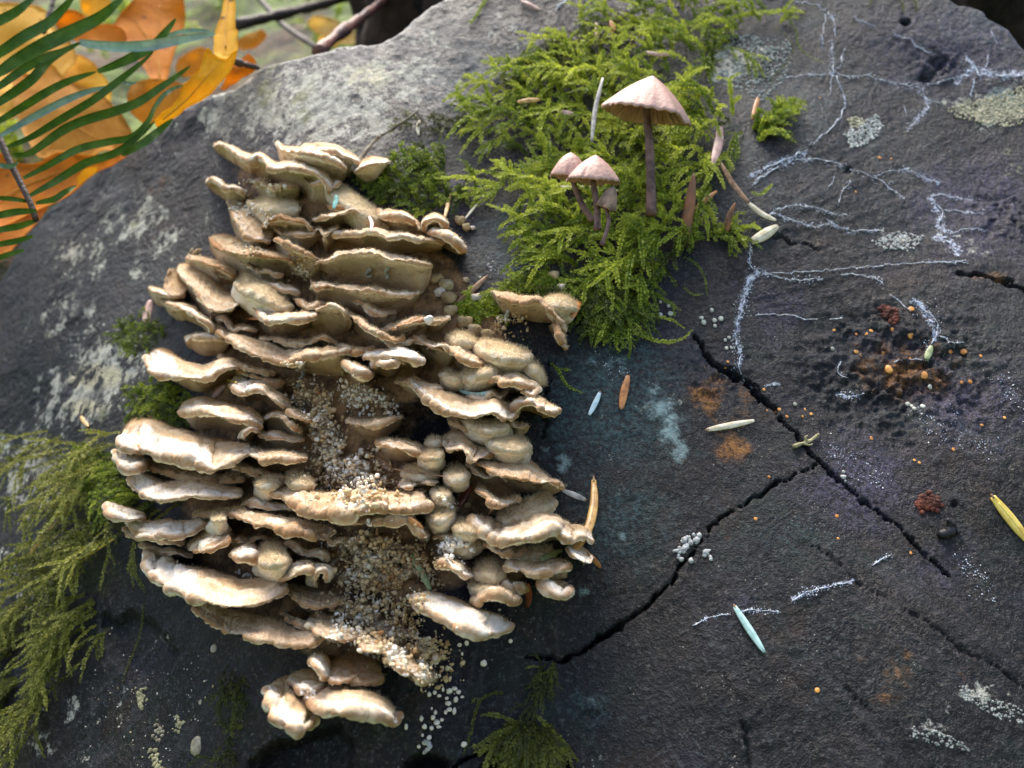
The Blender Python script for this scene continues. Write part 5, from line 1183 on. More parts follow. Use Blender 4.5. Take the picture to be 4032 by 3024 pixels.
sprig('mossy shoot lying flat on the grey wood', [(1850, 100), (1880, 60), (1915, 0), (1925, -40)], 0.11, 0.55, MAT_MOSS, 0.05)
for k, q in enumerate(([(3430, -30), (3425, 20), (3415, 40)], [(3520, -30), (3545, 20), (3555, 60)], [(3585, -30), (3600, 20), (3605, 62)])):
    sprig(['short moss tip hanging over the top edge of the log face', 'olive moss tip hanging between two others above the round hole', 'slender moss tip hanging above the round hole'][k], q, 0.07, 0.5, MAT_MOSS_D, 0.1, group='moss tips hanging over the edge')
sprig('limp moss shoot below the lowest spilled crumbs', [(1985, 2725), (1930, 2735), (1890, 2760), (1870, 2820), (1850, 2900), (1825, 2970)], 0.065, 0.35, MAT_MOSS_D, 0.06, [[(1890, 2755), (1870, 2750), (1860, 2770)]])
sprig('dark moss shoot trailing on black wood under the hanging tresses', [(570, 2380), (560, 2480), (530, 2570), (500, 2640), (485, 2690)], 0.055, 0.32, MAT_MOSS_D, 0.06)
# ------------------------------------------------------------------ brown mushrooms in the moss
def mush_cap_mat(name, col, edge):
    m = M(name)
    z = m.attr('zone')
    zs = m.n('SeparateColor'); m.l(z.outputs['Color'], zs.inputs[0])
    n = m.noise(350, 4)
    st = m.n('Math', operation='SINE'); m.put(st.inputs[0], m.math('MULTIPLY', zs.outputs[1], 46.0))
    c = m.ramp(m.math('ADD', zs.outputs[0], m.math('MULTIPLY', m.math('SUBTRACT', n, 0.5), 0.3)), [(0.0, tuple(x * 0.72 for x in col)), (0.3, col), (0.8, tuple(min(1, x * 1.25) for x in col)), (1.0, edge)])
    c = m.mix(m.math('MULTIPLY', m.rng(st.outputs[0], 0.2, 1.0), m.math('MULTIPLY', zs.outputs[0], 0.28)), c, tuple(x * 0.6 for x in col))
    return m.fin(c, 0.5, 0.4, m.bump(m.noise(900, 3), 0.0002))
MAT_MCAP = mush_cap_mat('mushroom_cap', (0.40, 0.235, 0.185), (0.50, 0.31, 0.25))
MAT_GILL = simple('mushroom_gills', (0.52, 0.36, 0.25), 0.7, 0.4, 400)
ms = M('mushroom_stalk')
ms.fin(ms.mix(ms.rng(ms.noise(280, 5, 0.7), 0.35, 0.65), (0.085, 0.042, 0.036), (0.23, 0.13, 0.11)), 0.5, 0.4, ms.bump(ms.noise(900, 3), 0.0002))
MAT_STALK = ms.m
MAT_OLDCAP = simple('withered_cap', (0.42, 0.27, 0.19), 0.75, 0.6, 300, 0.0004)

def mushroom(label, stalk_px, d0, rad0, rad1, top, rimc, R, H, tilt, seed, bell=0.5, wav=0.05, old=False, fwd=0.0):
    """stalk_px: pixels base to apex at depth d0; the cap is turned on an axis tilted in the picture plane"""
    sp = resample(stalk_px, 22)
    dd = d0 - fwd * np.linspace(0, 1, 22)
    P = CAM + rays(sp) * dd[:, None]
    o = empty('brown_mushroom', P[0], label, 'mushroom', 'brown mushrooms in the moss')
    rad = np.interp(np.linspace(0, 1, 22), [0, 0.12, 1], [rad0 * 1.25, rad0, rad1]) * (1 + 0.10 * n1(np.linspace(0, 9, 22), seed))
    V, F = tube(P, rad, 14)
    mk('stalk', V, F, MAT_STALK, parent=o)
    ax = unit(np.array([math.sin(tilt), -0.05, math.cos(tilt)]))
    ex = unit(np.cross(np.array([0, 1.0, 0]), ax))
    ey = np.cross(ax, ex)
    C = pt(rimc[0], rimc[1], dd[-1])
    n, k = 96, 26
    a = np.linspace(0, 2 * math.pi, n, endpoint=False)
    s = np.linspace(0.0, 1, k)
    A, S = np.meshgrid(a, s, indexing='ij')
    edge = 1 + wav * noise(np.stack([np.cos(A) * 2.5, np.sin(A) * 2.5, A * 0], -1), seed) * S
    edge = edge + 0.05 * noise(np.stack([np.cos(A) * 11, np.sin(A) * 11, A * 0], -1), seed + 6) * S ** 5
    rr = R * S * edge
    prof = bell * (1 - S ** 2.2) ** 0.9 + (1 - bell) * (1 - S) ** 1.15
    scal = 0.020 * R * np.sin(A * 23 + 6 * noise(np.stack([np.cos(A), np.sin(A), A * 0], -1), seed + 2)) * S ** 6
    hh = H * prof + scal - 0.16 * R * np.clip(noise(np.stack([np.cos(A) * 2, np.sin(A) * 2, A * 0 + 4], -1), seed + 1), 0, 1) * S ** 5
    hh = hh + 0.006 * R * np.sin(A * 31) * S ** 2 * (1 - S)
    V = C + (rr * np.cos(A))[..., None] * ex + (rr * np.sin(A))[..., None] * ey + hh[..., None] * ax
    in_ = C + (rr * 0.985 * np.cos(A))[..., None] * ex + (rr * 0.985 * np.sin(A))[..., None] * ey + (hh - 0.05 - 0.05 * (1 - S))[..., None] * ax
    VV_ = np.concatenate([V, in_[:, ::-1]], 1)
    kk = 2 * k
    F = gridfaces(n, kk)
    last = np.stack([(n - 1) * kk + np.arange(kk - 1), np.arange(kk - 1), np.arange(kk - 1) + 1, (n - 1) * kk + np.arange(kk - 1) + 1], 1)
    zone = np.stack([np.concatenate([S, S[:, ::-1]], 1), np.concatenate([A, A], 1) / 6.283, 0 * np.concatenate([A, A], 1)], -1).reshape(-1, 3)
    mk('cap', VV_.reshape(-1, 3), np.vstack([F, last])[:, ::-1], MAT_OLDCAP if old else MAT_MCAP, parent=o, zone=zone)
    # gills: thin radial plates under the cap
    gv, gf, c = [], [], 0
    ng = 44
    for g in range(ng):
        i = int(g * n / ng)
        s0 = 0.22 if g % 2 == 0 else 0.5
        js = [int(x) for x in np.linspace(int(s0 * (k - 1)), k - 2, 7)]
        topl = in_[i, js] - ax * 0.004
        low = topl - ax * (R * 0.14 * np.sin(np.linspace(0.5, 2.9, 7)) ** 0.8)[:, None]
        gv.append(np.vstack([topl, low]))
        for q in range(6):
            gf.append([c + q, c + q + 1, c + 8 + q, c + 7 + q])
        c += 14
    mk('gills', np.vstack(gv), np.array(gf), MAT_GILL, parent=o)
    return o

mushroom('tallest brown mushroom with a wide conical cap', [(2565, 850), (2562, 700), (2556, 560), (2546, 430), (2550, 380)], 23.6, 0.135, 0.105, None, (2543, 447), 1.24, 1.02, 0.17, 301, 0.45, 0.12)
mushroom('small brown mushroom half hidden behind its twin', [(2335, 870), (2300, 820), (2272, 760), (2256, 710), (2250, 680)], 22.7, 0.085, 0.07, None, (2243, 688), 0.50, 0.58, 0.05, 311, 0.75, 0.06)
mushroom('small brown mushroom standing in front of its twin', [(2352, 905), (2352, 830), (2342, 760), (2335, 710), (2336, 680)], 22.1, 0.09, 0.07, None, (2337, 706), 0.68, 0.62, 0.08, 321, 0.55, 0.06)
mushroom('withered mushroom with a collapsed cap leaning on the twins', [(2370, 965), (2392, 900), (2396, 860), (2385, 820), (2378, 790)], 21.8, 0.055, 0.05, None, (2385, 815), 0.26, 0.55, 0.35, 331, 0.9, 0.35, True)

# tapering stalks whose caps are gone
MAT_BUD = simple('russet_stalk', (0.34, 0.14, 0.07), 0.6, 0.5, 250, 0.0003, second=(0.16, 0.09, 0.055))
def spike(label, pts, w, name='bare_stalk', cat='stalk', mat=MAT_BUD, off=0.5):
    q = resample(pts, 14)
    d0 = cast(q[0, 0], q[0, 1], LBVH)[2] - off * 0.2
    P = CAM + rays(q) * (d0 - 0.2 * np.linspace(0, 1, 14))[:, None]
    t = np.linspace(0, 1, 14)
    V, F = tube(P, np.maximum(0.012, w * np.sin(math.pi * (0.18 + 0.82 * t)) ** 0.6), 10)
    mk(name, V, F, mat, loc=P[0], label=label, cat=cat)
spike('upright rust brown stalk without a cap beside the tallest mushroom', [(2702, 960), (2705, 880), (2720, 780), (2732, 680)], 0.16)
spike('short orange brown stalk in the moss beside the bud scale', [(2862, 912), (2870, 860), (2895, 798)], 0.09)

# ------------------------------------------------------------------ fallen needles
def needle_mat(name, a, b_, rough=0.35):
    return simple(name, b_, rough, 0.3, 500, 0.0, 0.5, second=a)
NM = {'mint': needle_mat('needle_mint', (0.36, 0.56, 0.50), (0.55, 0.76, 0.70)), 'blue': needle_mat('needle_pale_blue', (0.45, 0.62, 0.66), (0.62, 0.78, 0.80)),
      'rust': needle_mat('needle_rust', (0.30, 0.11, 0.03), (0.55, 0.24, 0.07)), 'cream': needle_mat('needle_cream', (0.62, 0.52, 0.33), (0.82, 0.74, 0.56)),
      'ochre': needle_mat('needle_ochre', (0.40, 0.20, 0.05), (0.66, 0.40, 0.12)), 'grey': needle_mat('needle_grey', (0.24, 0.23, 0.20), (0.48, 0.46, 0.40)),
      'red': needle_mat('needle_red', (0.14, 0.035, 0.02), (0.30, 0.085, 0.045)), 'pink': needle_mat('needle_pink', (0.42, 0.24, 0.19), (0.64, 0.43, 0.36)),
      'green': needle_mat('needle_green', (0.16, 0.20, 0.08), (0.36, 0.42, 0.20)), 'yellow': needle_mat('needle_yellow', (0.62, 0.42, 0.06), (0.85, 0.64, 0.14)),
      'brown': needle_mat('needle_brown', (0.16, 0.085, 0.04), (0.36, 0.21, 0.11)), 'teal': needle_mat('needle_teal', (0.10, 0.32, 0.25), (0.30, 0.58, 0.48))}

def needle(label, colr, pts, w=0.075, lift=0.05, tip=True, stalk=True, float_=0.0, name='fallen_needle', cat='needle'):
    q = resample(pts, 16)
    ds = np.array([cast(x, y)[2] for x, y in q])
    # a stiff needle rests on the highest things under it
    t = np.linspace(0, 1, 16)
    best = None
    line = np.polyfit(t, ds, 1)
    fit = np.polyval(line, t)
    fit = fit - max(0, np.percentile(fit - ds, 70)) - lift - float_
    P = CAM + rays(q) * fit[:, None]
    prof = w * np.clip(np.sin(math.pi * (0.10 + 0.84 * t)), 0.12, 1) ** 0.55
    V, F = tube(P, prof, 10, squash=(-rays(q[:1])[0] * 0.6 + EN, 0.35))
    o = mk(name, V, F, NM[colr], loc=P[0], label=label, cat=cat, group='fallen conifer needles')
    if stalk:
        e = P[0] + (P[0] - P[2]) * 0.35
        V, F = tube(np.array([P[0] + (P[2] - P[0]) * 0.2, P[0], e + EN * 0.02]), [w * 0.35, w * 0.28, w * 0.2], 6)
        mk('stalk', V, F, NM['brown'], parent=o)
    # midrib groove shown as a fine raised line
    r = P[2:-1] + EN * (prof[2:-1] * 0.33)[:, None]
    V, F = tube(r, w * 0.10, 5)
    mk('midrib', V, F, NM[colr], parent=o)
    return o
needle('pale mint needle below the glistening slime streak on bare dark wood', 'mint', [(2893, 2388), (2940, 2462), (3010, 2568)], 0.085)
needle('pale blue needle beside a rust coloured one on dark wood', 'blue', [(2362, 1545), (2345, 1585), (2320, 1634)], 0.07)
needle('rust coloured needle beside the pale blue one on dark wood', 'rust', [(2447, 1608), (2456, 1550), (2474, 1478)], 0.105)
needle('cream needle by the rusty stain near the wide crack', 'cream', [(2785, 1692), (2870, 1676), (2970, 1656)], 0.085)
needle('long bent ochre needle leaning on the big brown backed bracket', 'ochre', [(2338, 1890), (2338, 1990), (2312, 2090), (2246, 2194)], 0.11, 0.12)
needle('grey frayed needle at the tip of the orange lipped bracket', 'grey', [(2305, 1968), (2262, 1950), (2212, 1930)], 0.075)
needle('short rust needle under the white forked tip', 'rust', [(2366, 2234), (2340, 2205), (2316, 2180)], 0.07, stalk=False)
needle('yellow green needle lying on the tan banded bracket', 'green', [(2128, 2204), (2170, 2184), (2216, 2164)], 0.075)
needle('slim mint needle lying on the long pinkish shelf', 'mint', [(1925, 1545), (1870, 1553), (1804, 1536)], 0.06)
needle('short teal needle standing on the felted ridge', 'teal', [(1325, 768), (1322, 795), (1314, 822)], 0.075, stalk=False)
needle('tan needle leaning on the long wavy shelf', 'pink', [(1452, 850), (1464, 880), (1462, 912)], 0.055, stalk=False)
needle('red brown needle across the cream buttons', 'brown', [(1916, 1090), (1862, 1140), (1800, 1190)], 0.085)
needle('orange needle at the edge of the lumpy cream mound', 'rust', [(2254, 1250), (2270, 1208), (2297, 1174)], 0.10)
needle('ochre needle stuck to the dark wood beside the olive tresses', 'ochre', [(242, 2040), (180, 2110), (98, 2203)], 0.085)
needle('thin yellow needle lying across the olive moss tresses', 'yellow', [(455, 2118), (380, 2165), (300, 2226)], 0.04, 0.25, stalk=False)
needle('large yellow needle over the dark splinter on bare wood', 'yellow', [(3908, 1955), (3968, 2030), (4060, 2145)], 0.13)
needle('pink needle standing on the arched cream shelf', 'pink', [(838, 1566), (862, 1540), (887, 1516)], 0.085, stalk=False)
needle('orange needle tip under the beak shaped bracket', 'yellow', [(893, 1494), (908, 1498), (930, 1506)], 0.055, stalk=False)
needle('orange needle wedged below the dished beaded shelf', 'rust', [(958, 1256), (990, 1254), (1028, 1258)], 0.055, stalk=False)
needle('stout brown needle lying in the long pile of crumbs', 'brown', [(1432, 1782), (1490, 1815), (1552, 1856)], 0.11, stalk=False)
needle('hair thin dark stem bridging the dark hollow', 'brown', [(1548, 1846), (1650, 1862), (1752, 1876)], 0.026, 0.1, stalk=False)
needle('dark red needle between the felted knobs', 'red', [(1856, 1908), (1830, 1955), (1806, 1998)], 0.09, stalk=False)
needle('pointed brown needle standing on the big brown backed bracket', 'brown', [(1922, 2034), (1936, 2010), (1952, 1984)], 0.10, stalk=False)
needle('flat green needle lying on the crumbs beside the felted column', 'green', [(1620, 2182), (1660, 2255), (1696, 2324)], 0.085, 0.1, stalk=False)
needle('small orange needle at the end of the pale edge-on shelf', 'rust', [(1606, 2036), (1632, 2058), (1664, 2080)], 0.06)
needle('tan needle lying high in the bright moss', 'ochre', [(2038, 402), (2080, 396), (2128, 392)], 0.085, 0.75)
needle('pinkish needle half sunk in the bright moss', 'pink', [(2196, 438), (2228, 444), (2258, 446)], 0.075, 0.85)
needle('pink needle standing in the dark old moss', 'pink', [(2346, 92), (2352, 120), (2350, 156)], 0.08, 0.7)
needle('orange needle standing in the dark old moss', 'rust', [(2404, 82), (2414, 110), (2410, 132)], 0.085, 0.7)
needle('pale needle lying behind the tallest mushroom cap', 'pink', [(2545, 205), (2590, 214), (2640, 216)], 0.07, 0.85)
needle('grey needle sloping through the moss below the twin mushrooms', 'grey', [(2086, 784), (2120, 748), (2168, 708)], 0.05, 0.6)
needle('long pale needle lying under the twin mushroom caps', 'cream', [(2205, 736), (2300, 738), (2440, 752)], 0.06, 0.8)
needle('thin straw needle near the straggling moss tufts', 'cream', [(1832, 860), (1860, 826), (1892, 788)], 0.035, 0.2)
needle('straw coloured needle upright behind the scalloped bracket', 'ochre', [(1752, 856), (1762, 810), (1772, 762)], 0.06, 0.2)
needle('pink needle on the grey wood near the top edge', 'pink', [(2052, 4), (2088, 20), (2124, 38)], 0.075)
needle('rust needle by the leafy moss shoot', 'rust', [(2984, 386), (2974, 430), (2962, 470)], 0.085, 0.15)
needle('folded brown bud leaf at the dry edge of the cushion', 'pink', [(2836, 498), (2828, 570), (2806, 648)], 0.14, 0.4, stalk=False)
needle('long brown needle with a white base sliding off the cushion', 'brown', [(2836, 640), (2890, 730), (2950, 800)], 0.085, 0.35)
needle('white based green needle end resting on the slime', 'cream', [(2946, 798), (3000, 842), (3056, 868)], 0.08, 0.1, stalk=False)
needle('red brown needle leaning on the upright rust brown stalk', 'rust', [(2738, 822), (2780, 785), (2822, 752)], 0.07, 0.4)
needle('translucent bud scale beside the thin crack', 'cream', [(2958, 952), (3000, 930), (3062, 890)], 0.16, 0.05, stalk=False, name='bud_scale', cat='bud scale')
needle('pink grey bud scale leaning by the small moss cushion', 'pink', [(578, 1296), (582, 1240), (592, 1182)], 0.16, 0.1, stalk=False, name='bud_scale', cat='bud scale')
needle('grey needle standing upright before the tallest mushroom', 'grey', [(2330, 560), (2344, 430), (2374, 306)], 0.07, 1.2, stalk=False)
needle('blurred brown needle hanging below the tan banded bracket', 'red', [(2078, 2300), (2082, 2345), (2078, 2392)], 0.08, 0.05, stalk=False)
needle('grey green needle stuck in the pitted rot', 'green', [(3648, 1416), (3656, 1392), (3668, 1362)], 0.09, 0.05, stalk=False)
needle('small grey needle by a fleck on the upper grey wood', 'grey', [(1806, 200), (1822, 208), (1836, 196)], 0.04)
needle('white needle on bare wood at the foot of the dry twig', 'cream', [(1652, 474), (1645, 500), (1648, 532)], 0.06, 0.05, stalk=False)
needle('tan needle under the fallen bark by the olive moss', 'ochre', [(318, 1640), (332, 1660), (348, 1680)], 0.075, stalk=False)

# ------------------------------------------------------------------ dry twig with lichen beads, dark splinter
MAT_TWIG = simple('dry_twig', (0.30, 0.25, 0.18), 0.85, 0.7, 300, 0.0006)
def twig(label, pts, w, side=(), mat=MAT_TWIG, off=0.12, name='dry_twig', cat='twig', depth=None):
    q = resample(pts, 30)
    ds = np.array([cast(x, y)[2] for x, y in q]) - off if depth is None else np.interp(np.linspace(0, 1, 30), np.linspace(0, 1, len(depth)), depth)
    if depth is None:
        ds = np.polyval(np.polyfit(np.arange(30), ds, 2), np.arange(30)) - 0.05
    P = CAM + rays(q) * ds[:, None]
    V, F = tube(P, w * (1 + 0.35 * n1(np.linspace(0, 14, 30), int(pts[0][0]))) * np.linspace(1.1, 0.6, 30), 9)
    o = mk(name, V, F, mat, loc=P[0], label=label, cat=cat)
    for sp_ in side:
        q2 = resample(sp_, 10)
        i = np.argmin(np.hypot(q[:, 0] - q2[0, 0], q[:, 1] - q2[0, 1]))
        P2 = CAM + rays(q2) * (np.linspace(ds[i], ds[i] - 0.1, 10))[:, None]
        V, F = tube(P2, w * np.linspace(0.7, 0.35, 10), 7)
        mk('side_twig', V, F, mat, parent=o)
    return o
twig('thin dry twig bridging the upper brackets and the bare wood', [(1385, 668), (1430, 610), (1480, 550), (1540, 510), (1600, 470), (1648, 436)], 0.055, [[(1640, 442), (1662, 470), (1690, 504)], [(1480, 550), (1490, 535), (1500, 540)]], off=0.25)
# ------------------------------------------------------------------ crumbs (granular frass) heaped between the brackets
def crumb_mat(name, cols):
    m = M(name)
    a = m.attr('shade')
    c = m.ramp(a.outputs['Fac'], [(i / (len(cols) - 1), c) for i, c in enumerate(cols)])
    return m.fin(c, 0.8, 0.3)
MAT_CRUMB = crumb_mat('crumbs', [(0.28, 0.14, 0.05), (0.54, 0.37, 0.18), (0.70, 0.55, 0.33), (0.82, 0.77, 0.68)])
def granules(name, label, P, R, S, mat, lumpy=0.36, sub=ICO1, cat='crumbs', kind='stuff', rs=nrs):
    BV, BF = sub
    V, F, A = [], [], []
    for i, (p, r, s) in enumerate(zip(P, R, S)):
        v = BV * np.clip(1 + lumpy * rs.randn(len(BV), 1) * 0.8, 0.4, 1.7) * r * (0.55 + 0.9 * rs.rand(3))
        V.append(v + p); F.append(BF + i * len(BV)); A.append(np.full(len(BV), s))
    return mk(name, np.vstack(V), np.vstack(F), mat, label=label, cat=cat, kind=kind, smooth=False, shade=np.concatenate(A))

def crumbs(label, path, width, n, r=0.045, pale=0.6, seed=1, pile=0.3, dep=0.0):
    n, r, pale = int(n * 1.7), r * 0.88, pale + 0.03
    rs = np.random.RandomState(seed)
    q = resample(path, 200)
    P, R, S = [], [], []
    for i in range(n):
        k = rs.randint(0, 200)
        w = np.interp(k / 199.0, np.linspace(0, 1, len(width)), width)
        g = rs.randn(2)
        x, y = q[k, 0] + g[0] * w * 0.5, q[k, 1] + g[1] * w * 0.42
        if noise(np.array([[x / 34.0, y / 34.0, 0.9]]), seed + 9)[0] < -0.28: continue
        p, nn, d = cast(x, y)
        core = math.exp(-0.5 * (g[0] ** 2 + g[1] ** 2))
        up = unit(nn * 0.5 + np.array([0, -0.5, 0.6]))
        rr = r * (0.35 + 1.25 * rs.rand() ** 2.2)
        P.append(p + up * (rr * 0.6 + pile * core * rs.rand()))
        R.append(rr)
        cl = noise(np.array([[x / 60.0, y / 60.0, 0.2]]), seed)[0]
        S.append(float(np.clip(pale + 0.35 * cl + 0.18 * rs.randn(), 0, 1)))
    granules('crumb_heap', label, P, R, S, MAT_CRUMB, rs=rs)
crumbs('long heap of pale crumbs running down the middle of the cluster', [(1180, 1555), (1240, 1580), (1275, 1650), (1285, 1740), (1330, 1800), (1390, 1860), (1450, 1910)], [90, 80, 60, 70, 90, 120, 130], 900, 0.046, 0.62, 41, 0.45)
crumbs('grey crumbs crusted beside the long heap', [(1360, 1530), (1420, 1560), (1480, 1590), (1540, 1625)], [60, 80, 60, 40], 260, 0.040, 0.7, 42, 0.3)
crumbs('crumbs piled at the foot of the long heap', [(1260, 1830), (1340, 1880), (1420, 1920), (1520, 1925)], [70, 100, 110, 70], 420, 0.048, 0.66, 43, 0.4)
crumbs('sandy heap of crumbs below the pale edge-on shelf', [(1500, 2150), (1440, 2210), (1500, 2260), (1600, 2240), (1660, 2230)], [110, 150, 190, 150, 70], 1100, 0.047, 0.50, 44, 0.5)
crumbs('heap of crumbs spilling over the curved cream shelf', [(1340, 2420), (1440, 2430), (1520, 2470), (1600, 2530), (1660, 2590), (1710, 2650)], [70, 130, 150, 130, 110, 90], 1300, 0.046, 0.60, 45, 0.4)
crumbs('white crumbs caught below the finger at the top of the cluster', [(960, 735), (1010, 745), (1080, 740), (1120, 755)], [50, 60, 40, 30], 130, 0.038, 0.66, 46, 0.25)
crumbs('crumbs scattered on the sloping tan bracket', [(925, 808), (985, 845), (1050, 870), (1080, 860)], [20, 50, 40, 30], 120, 0.036, 0.8, 47, 0.12)
crumbs('crumbs scattered on the boat shaped bracket', [(930, 950), (970, 975), (1005, 1000), (1040, 1005)], [20, 40, 30, 30], 90, 0.032, 0.85, 48, 0.1)
crumbs('tiny crumbs on the tip of the thin brown bracket', [(742, 1006), (770, 996), (785, 990)], [14, 20, 14], 34, 0.030, 0.5, 49, 0.1)
crumbs('white crumbs heaped on the small banded bracket', [(1745, 2165), (1790, 2160), (1830, 2180)], [40, 60, 40], 170, 0.042, 0.95, 50, 0.25)
crumbs('white crumbs on the rim of the open cup', [(1750, 1975), (1775, 1985), (1790, 1965)], [24, 34, 24], 60, 0.036, 0.95, 51, 0.15)
crumbs('grey crumbs under the dead ragged bracket', [(1950, 1290), (2000, 1285), (2050, 1275), (2040, 1245)], [20, 50, 50, 30], 170, 0.036, 0.45, 52, 0.35)
crumbs('ragged yellowish crumbs hanging from the crumbling bracket', [(1165, 1010), (1190, 1060), (1230, 1080), (1260, 1070)], [40, 50, 50, 30], 190, 0.044, 0.52, 53, 0.35)
crumbs('white crumbs dropped on the lowest brackets', [(1190, 2710), (1225, 2735), (1250, 2730)], [14, 24, 14], 30, 0.038, 0.95, 54, 0.08)
crumbs('white crumbs scattered in the large cup', [(925, 2252), (955, 2262), (995, 2266)], [10, 14, 10], 16, 0.045, 1.0, 55, 0.05)
crumbs('crumbs clinging below the long sagging shelf', [(1120, 1440), (1150, 1460), (1190, 1455)], [20, 30, 20], 70, 0.042, 0.55, 56, 0.2)
crumbs('white dust dotted over the black wood below the hanging moss', [(450, 2560), (470, 2700), (480, 2860), (560, 2960), (760, 2650)], [160, 130, 120, 160, 160], 110, 0.020, 0.85, 57, 0.0)
# loose white pellets that lie apart on the dark wood
rs = np.random.RandomState(90)
PEL = [(1690, 2735), (1712, 2728), (1730, 2740), (1745, 2715), (1770, 2722), (1790, 2712), (1806, 2726), (1760, 2750), (1795, 2755), (1820, 2745), (1700, 2790), (1715, 2806), (1705, 2826), (1720, 2845), (1740, 2835), (1755, 2806), (1770, 2795), (1765, 2770), (1790, 2800), (1660, 2830), (1672, 2862), (1700, 2868), (1728, 2862), (1690, 2905), (1664, 2895), (1600, 2862), (2010, 2525), (1905, 2612), (1820, 2575), (1810, 2540), (1838, 2534), (1966, 2402), (1828, 2932), (1650, 2940), (1675, 2925), (1685, 2950)]
for k, (x, y) in enumerate(PEL):
    p, nn, d = cast(x, y)
    v = ICO2[0] * (1 + 0.10 * rs.randn(len(ICO2[0]), 1)) * (0.030 + 0.030 * rs.rand()) * (0.7 + 0.7 * rs.rand(3)) + p + EN * 0.03
    mk('white_pellet', v, ICO2[1], MAT_CRUMB, label='small white pellet lying loose on dark wood below the spilled crumbs', cat='pellet', group='loose white pellets', shade=np.full(len(v), 0.9))

# ------------------------------------------------------------------ cream buttons: tiny young brackets beside the moss
for k, (x, y, r, what) in enumerate([(1719, 1098, 30, 'half hidden at the end of the wide shelf'), (1757, 1122, 34, 'with a dished top beside the wide shelf'), (1735, 1150, 26, 'squeezed between two larger buttons'), (1770, 1172, 36, 'with a ragged foot by the red brown needle'), (1834, 1102, 15, 'lying alone on bare wood'),
                                    (1877, 1174, 30, 'touching the red brown needle'), (1776, 1224, 32, 'pressed against the bright moss tuft'), (1830, 1150, 10, 'the size of a pinhead under the red brown needle'), (1890, 1092, 8, 'at the tip of the red brown needle'), (2112, 1134, 24, 'with a flat white top in the moss edge'), (2178, 1086, 30, 'split in two in the moss edge'),
                                    (2214, 1140, 32, 'domed and brownish behind the lumpy cream mound'), (1832, 1270, 36, 'yellowish and worn below the bright tuft'), (1870, 1300, 34, 'brownish and worn above the pillow stack'), (1664, 782, 24, 'sitting on the straggling moss tufts'), (1812, 868, 26, 'under the thin straw needle'), (1836, 895, 22, 'touching bare wood behind the felted lobe'),
                                    (1862, 898, 13, 'standing alone next to the felted lobe'), (1842, 1986, 17, 'as a perfect ball between the felted knobs'), (1130, 884, 25, 'like an egg in the curled brown bracket'), (1690, 1258, 22, 'wedged by the flat pale bracket end'), (1920, 1318, 30, 'brown and flat above the large pillow')]):
    p, nn, d = cast(x, y)
    rr = r * 0.0058
    v = ICO3[0].copy()
    v = v * (1 + 0.28 * noise(v * 1.6 + k * 3, 500 + k)[:, None] + 0.10 * noise(v * 4 + k, 530)[:, None])
    v[:, 2] = np.where(v[:, 2] > 0, v[:, 2] * 0.8 - 0.18 * np.exp(-4 * (v[:, 0] ** 2 + v[:, 1] ** 2)), v[:, 2])
    v = v * rr + p + np.array([0, -0.5, 0.15]) * rr
    n_ = len(v)
    col = np.tile([0.3, 0.05, 0.0 if 'brown' not in what and 'worn' not in what else 0.3, 0.5], (n_, 1))
    mk('cream_button', v, ICO3[1], MAT_FCAP, loc=p, label='tiny cream button fungus ' + what, cat='button fungus', group='cream button fungi', zone=np.tile([0.55 + 0.3 * (k % 3) / 2, 0.1, 0], (n_, 1)), tone=col)

# pale discs and orange discs on the bare wood
def disc_mat(name, a, b_):
    return simple(name, b_, 0.45, 0.3, 400, 0.0002, 0.5, second=a)
MAT_ORANGE = disc_mat('orange_disc', (0.42, 0.15, 0.025), (0.72, 0.34, 0.07))
MAT_PALE = disc_mat('pale_disc', (0.30, 0.30, 0.24), (0.52, 0.52, 0.44))
MAT_REDBR = simple('red_brown_crust', (0.17, 0.045, 0.025), 0.8, 0.6, 260, 0.0008)
def disc(name, x, y, r, mat, label, cat, group=None, seed=0, fat=0.26):
    p, nn, d = cast(x, y)
    nn = unit(nn * 0.5 + EN * 0.5)
    rs_ = np.random.RandomState(seed)
    v = ICO2[0] * (1 + 0.12 * noise(ICO2[0] * 1.7 + seed * 1.7, 600)[:, None])
    ax = unit(np.cross(nn, np.array([1.0, 0.1, 0])))
    ay = np.cross(nn, ax)
    rr = r * 0.0065
    w = v[:, :1] * ax * rr + v[:, 1:2] * ay * rr * (0.75 + 0.4 * rs_.rand()) + v[:, 2:] * nn * rr * fat
    w = w - nn * (rr * fat * 0.35 * np.exp(-5 * (v[:, 0] ** 2 + v[:, 1] ** 2)) * (v[:, 2] > 0))[:, None]
    mk(name, w + p + nn * rr * fat * 0.4, ICO2[1], mat, loc=p, label=label, cat=cat, group=group)
OD = [(3588, 1217, 17), (3587, 1320, 24), (3516, 1298, 14), (3410, 1315, 11), (3430, 1303, 10), (3372, 1316, 8), (3372, 1385, 12), (3390, 1398, 10), (3478, 1388, 8), (3584, 1410, 12), (3284, 1300, 8), (3500, 1455, 26), (3638, 1478, 24), (3690, 1524, 7), (3742, 1385, 12), (3795, 1385, 16), (3862, 1402, 9), (3786, 1506, 10), (3820, 1504, 12), (3430, 1726, 12), (3194, 1630, 9), (3160, 1640, 8), (3170, 1612, 7), (3098, 1640, 9), (3068, 1612, 9), (3055, 1622, 8), (3020, 1616, 6), (3028, 1878, 8), (3866, 1674, 8), (2866, 1425, 8), (2856, 1446, 8), (3008, 1534, 9), (3464, 622, 10), (3510, 625, 8), (3370, 755, 8), (3228, 385, 6), (2975, 2043, 9), (3295, 2032, 9), (3586, 2178, 8), (3218, 2718, 12), (3955, 1645, 9), (3600, 1812, 8), (3620, 1822, 8), (3754, 1770, 10), (2770, 1445, 6), (3300, 2120, 6)]
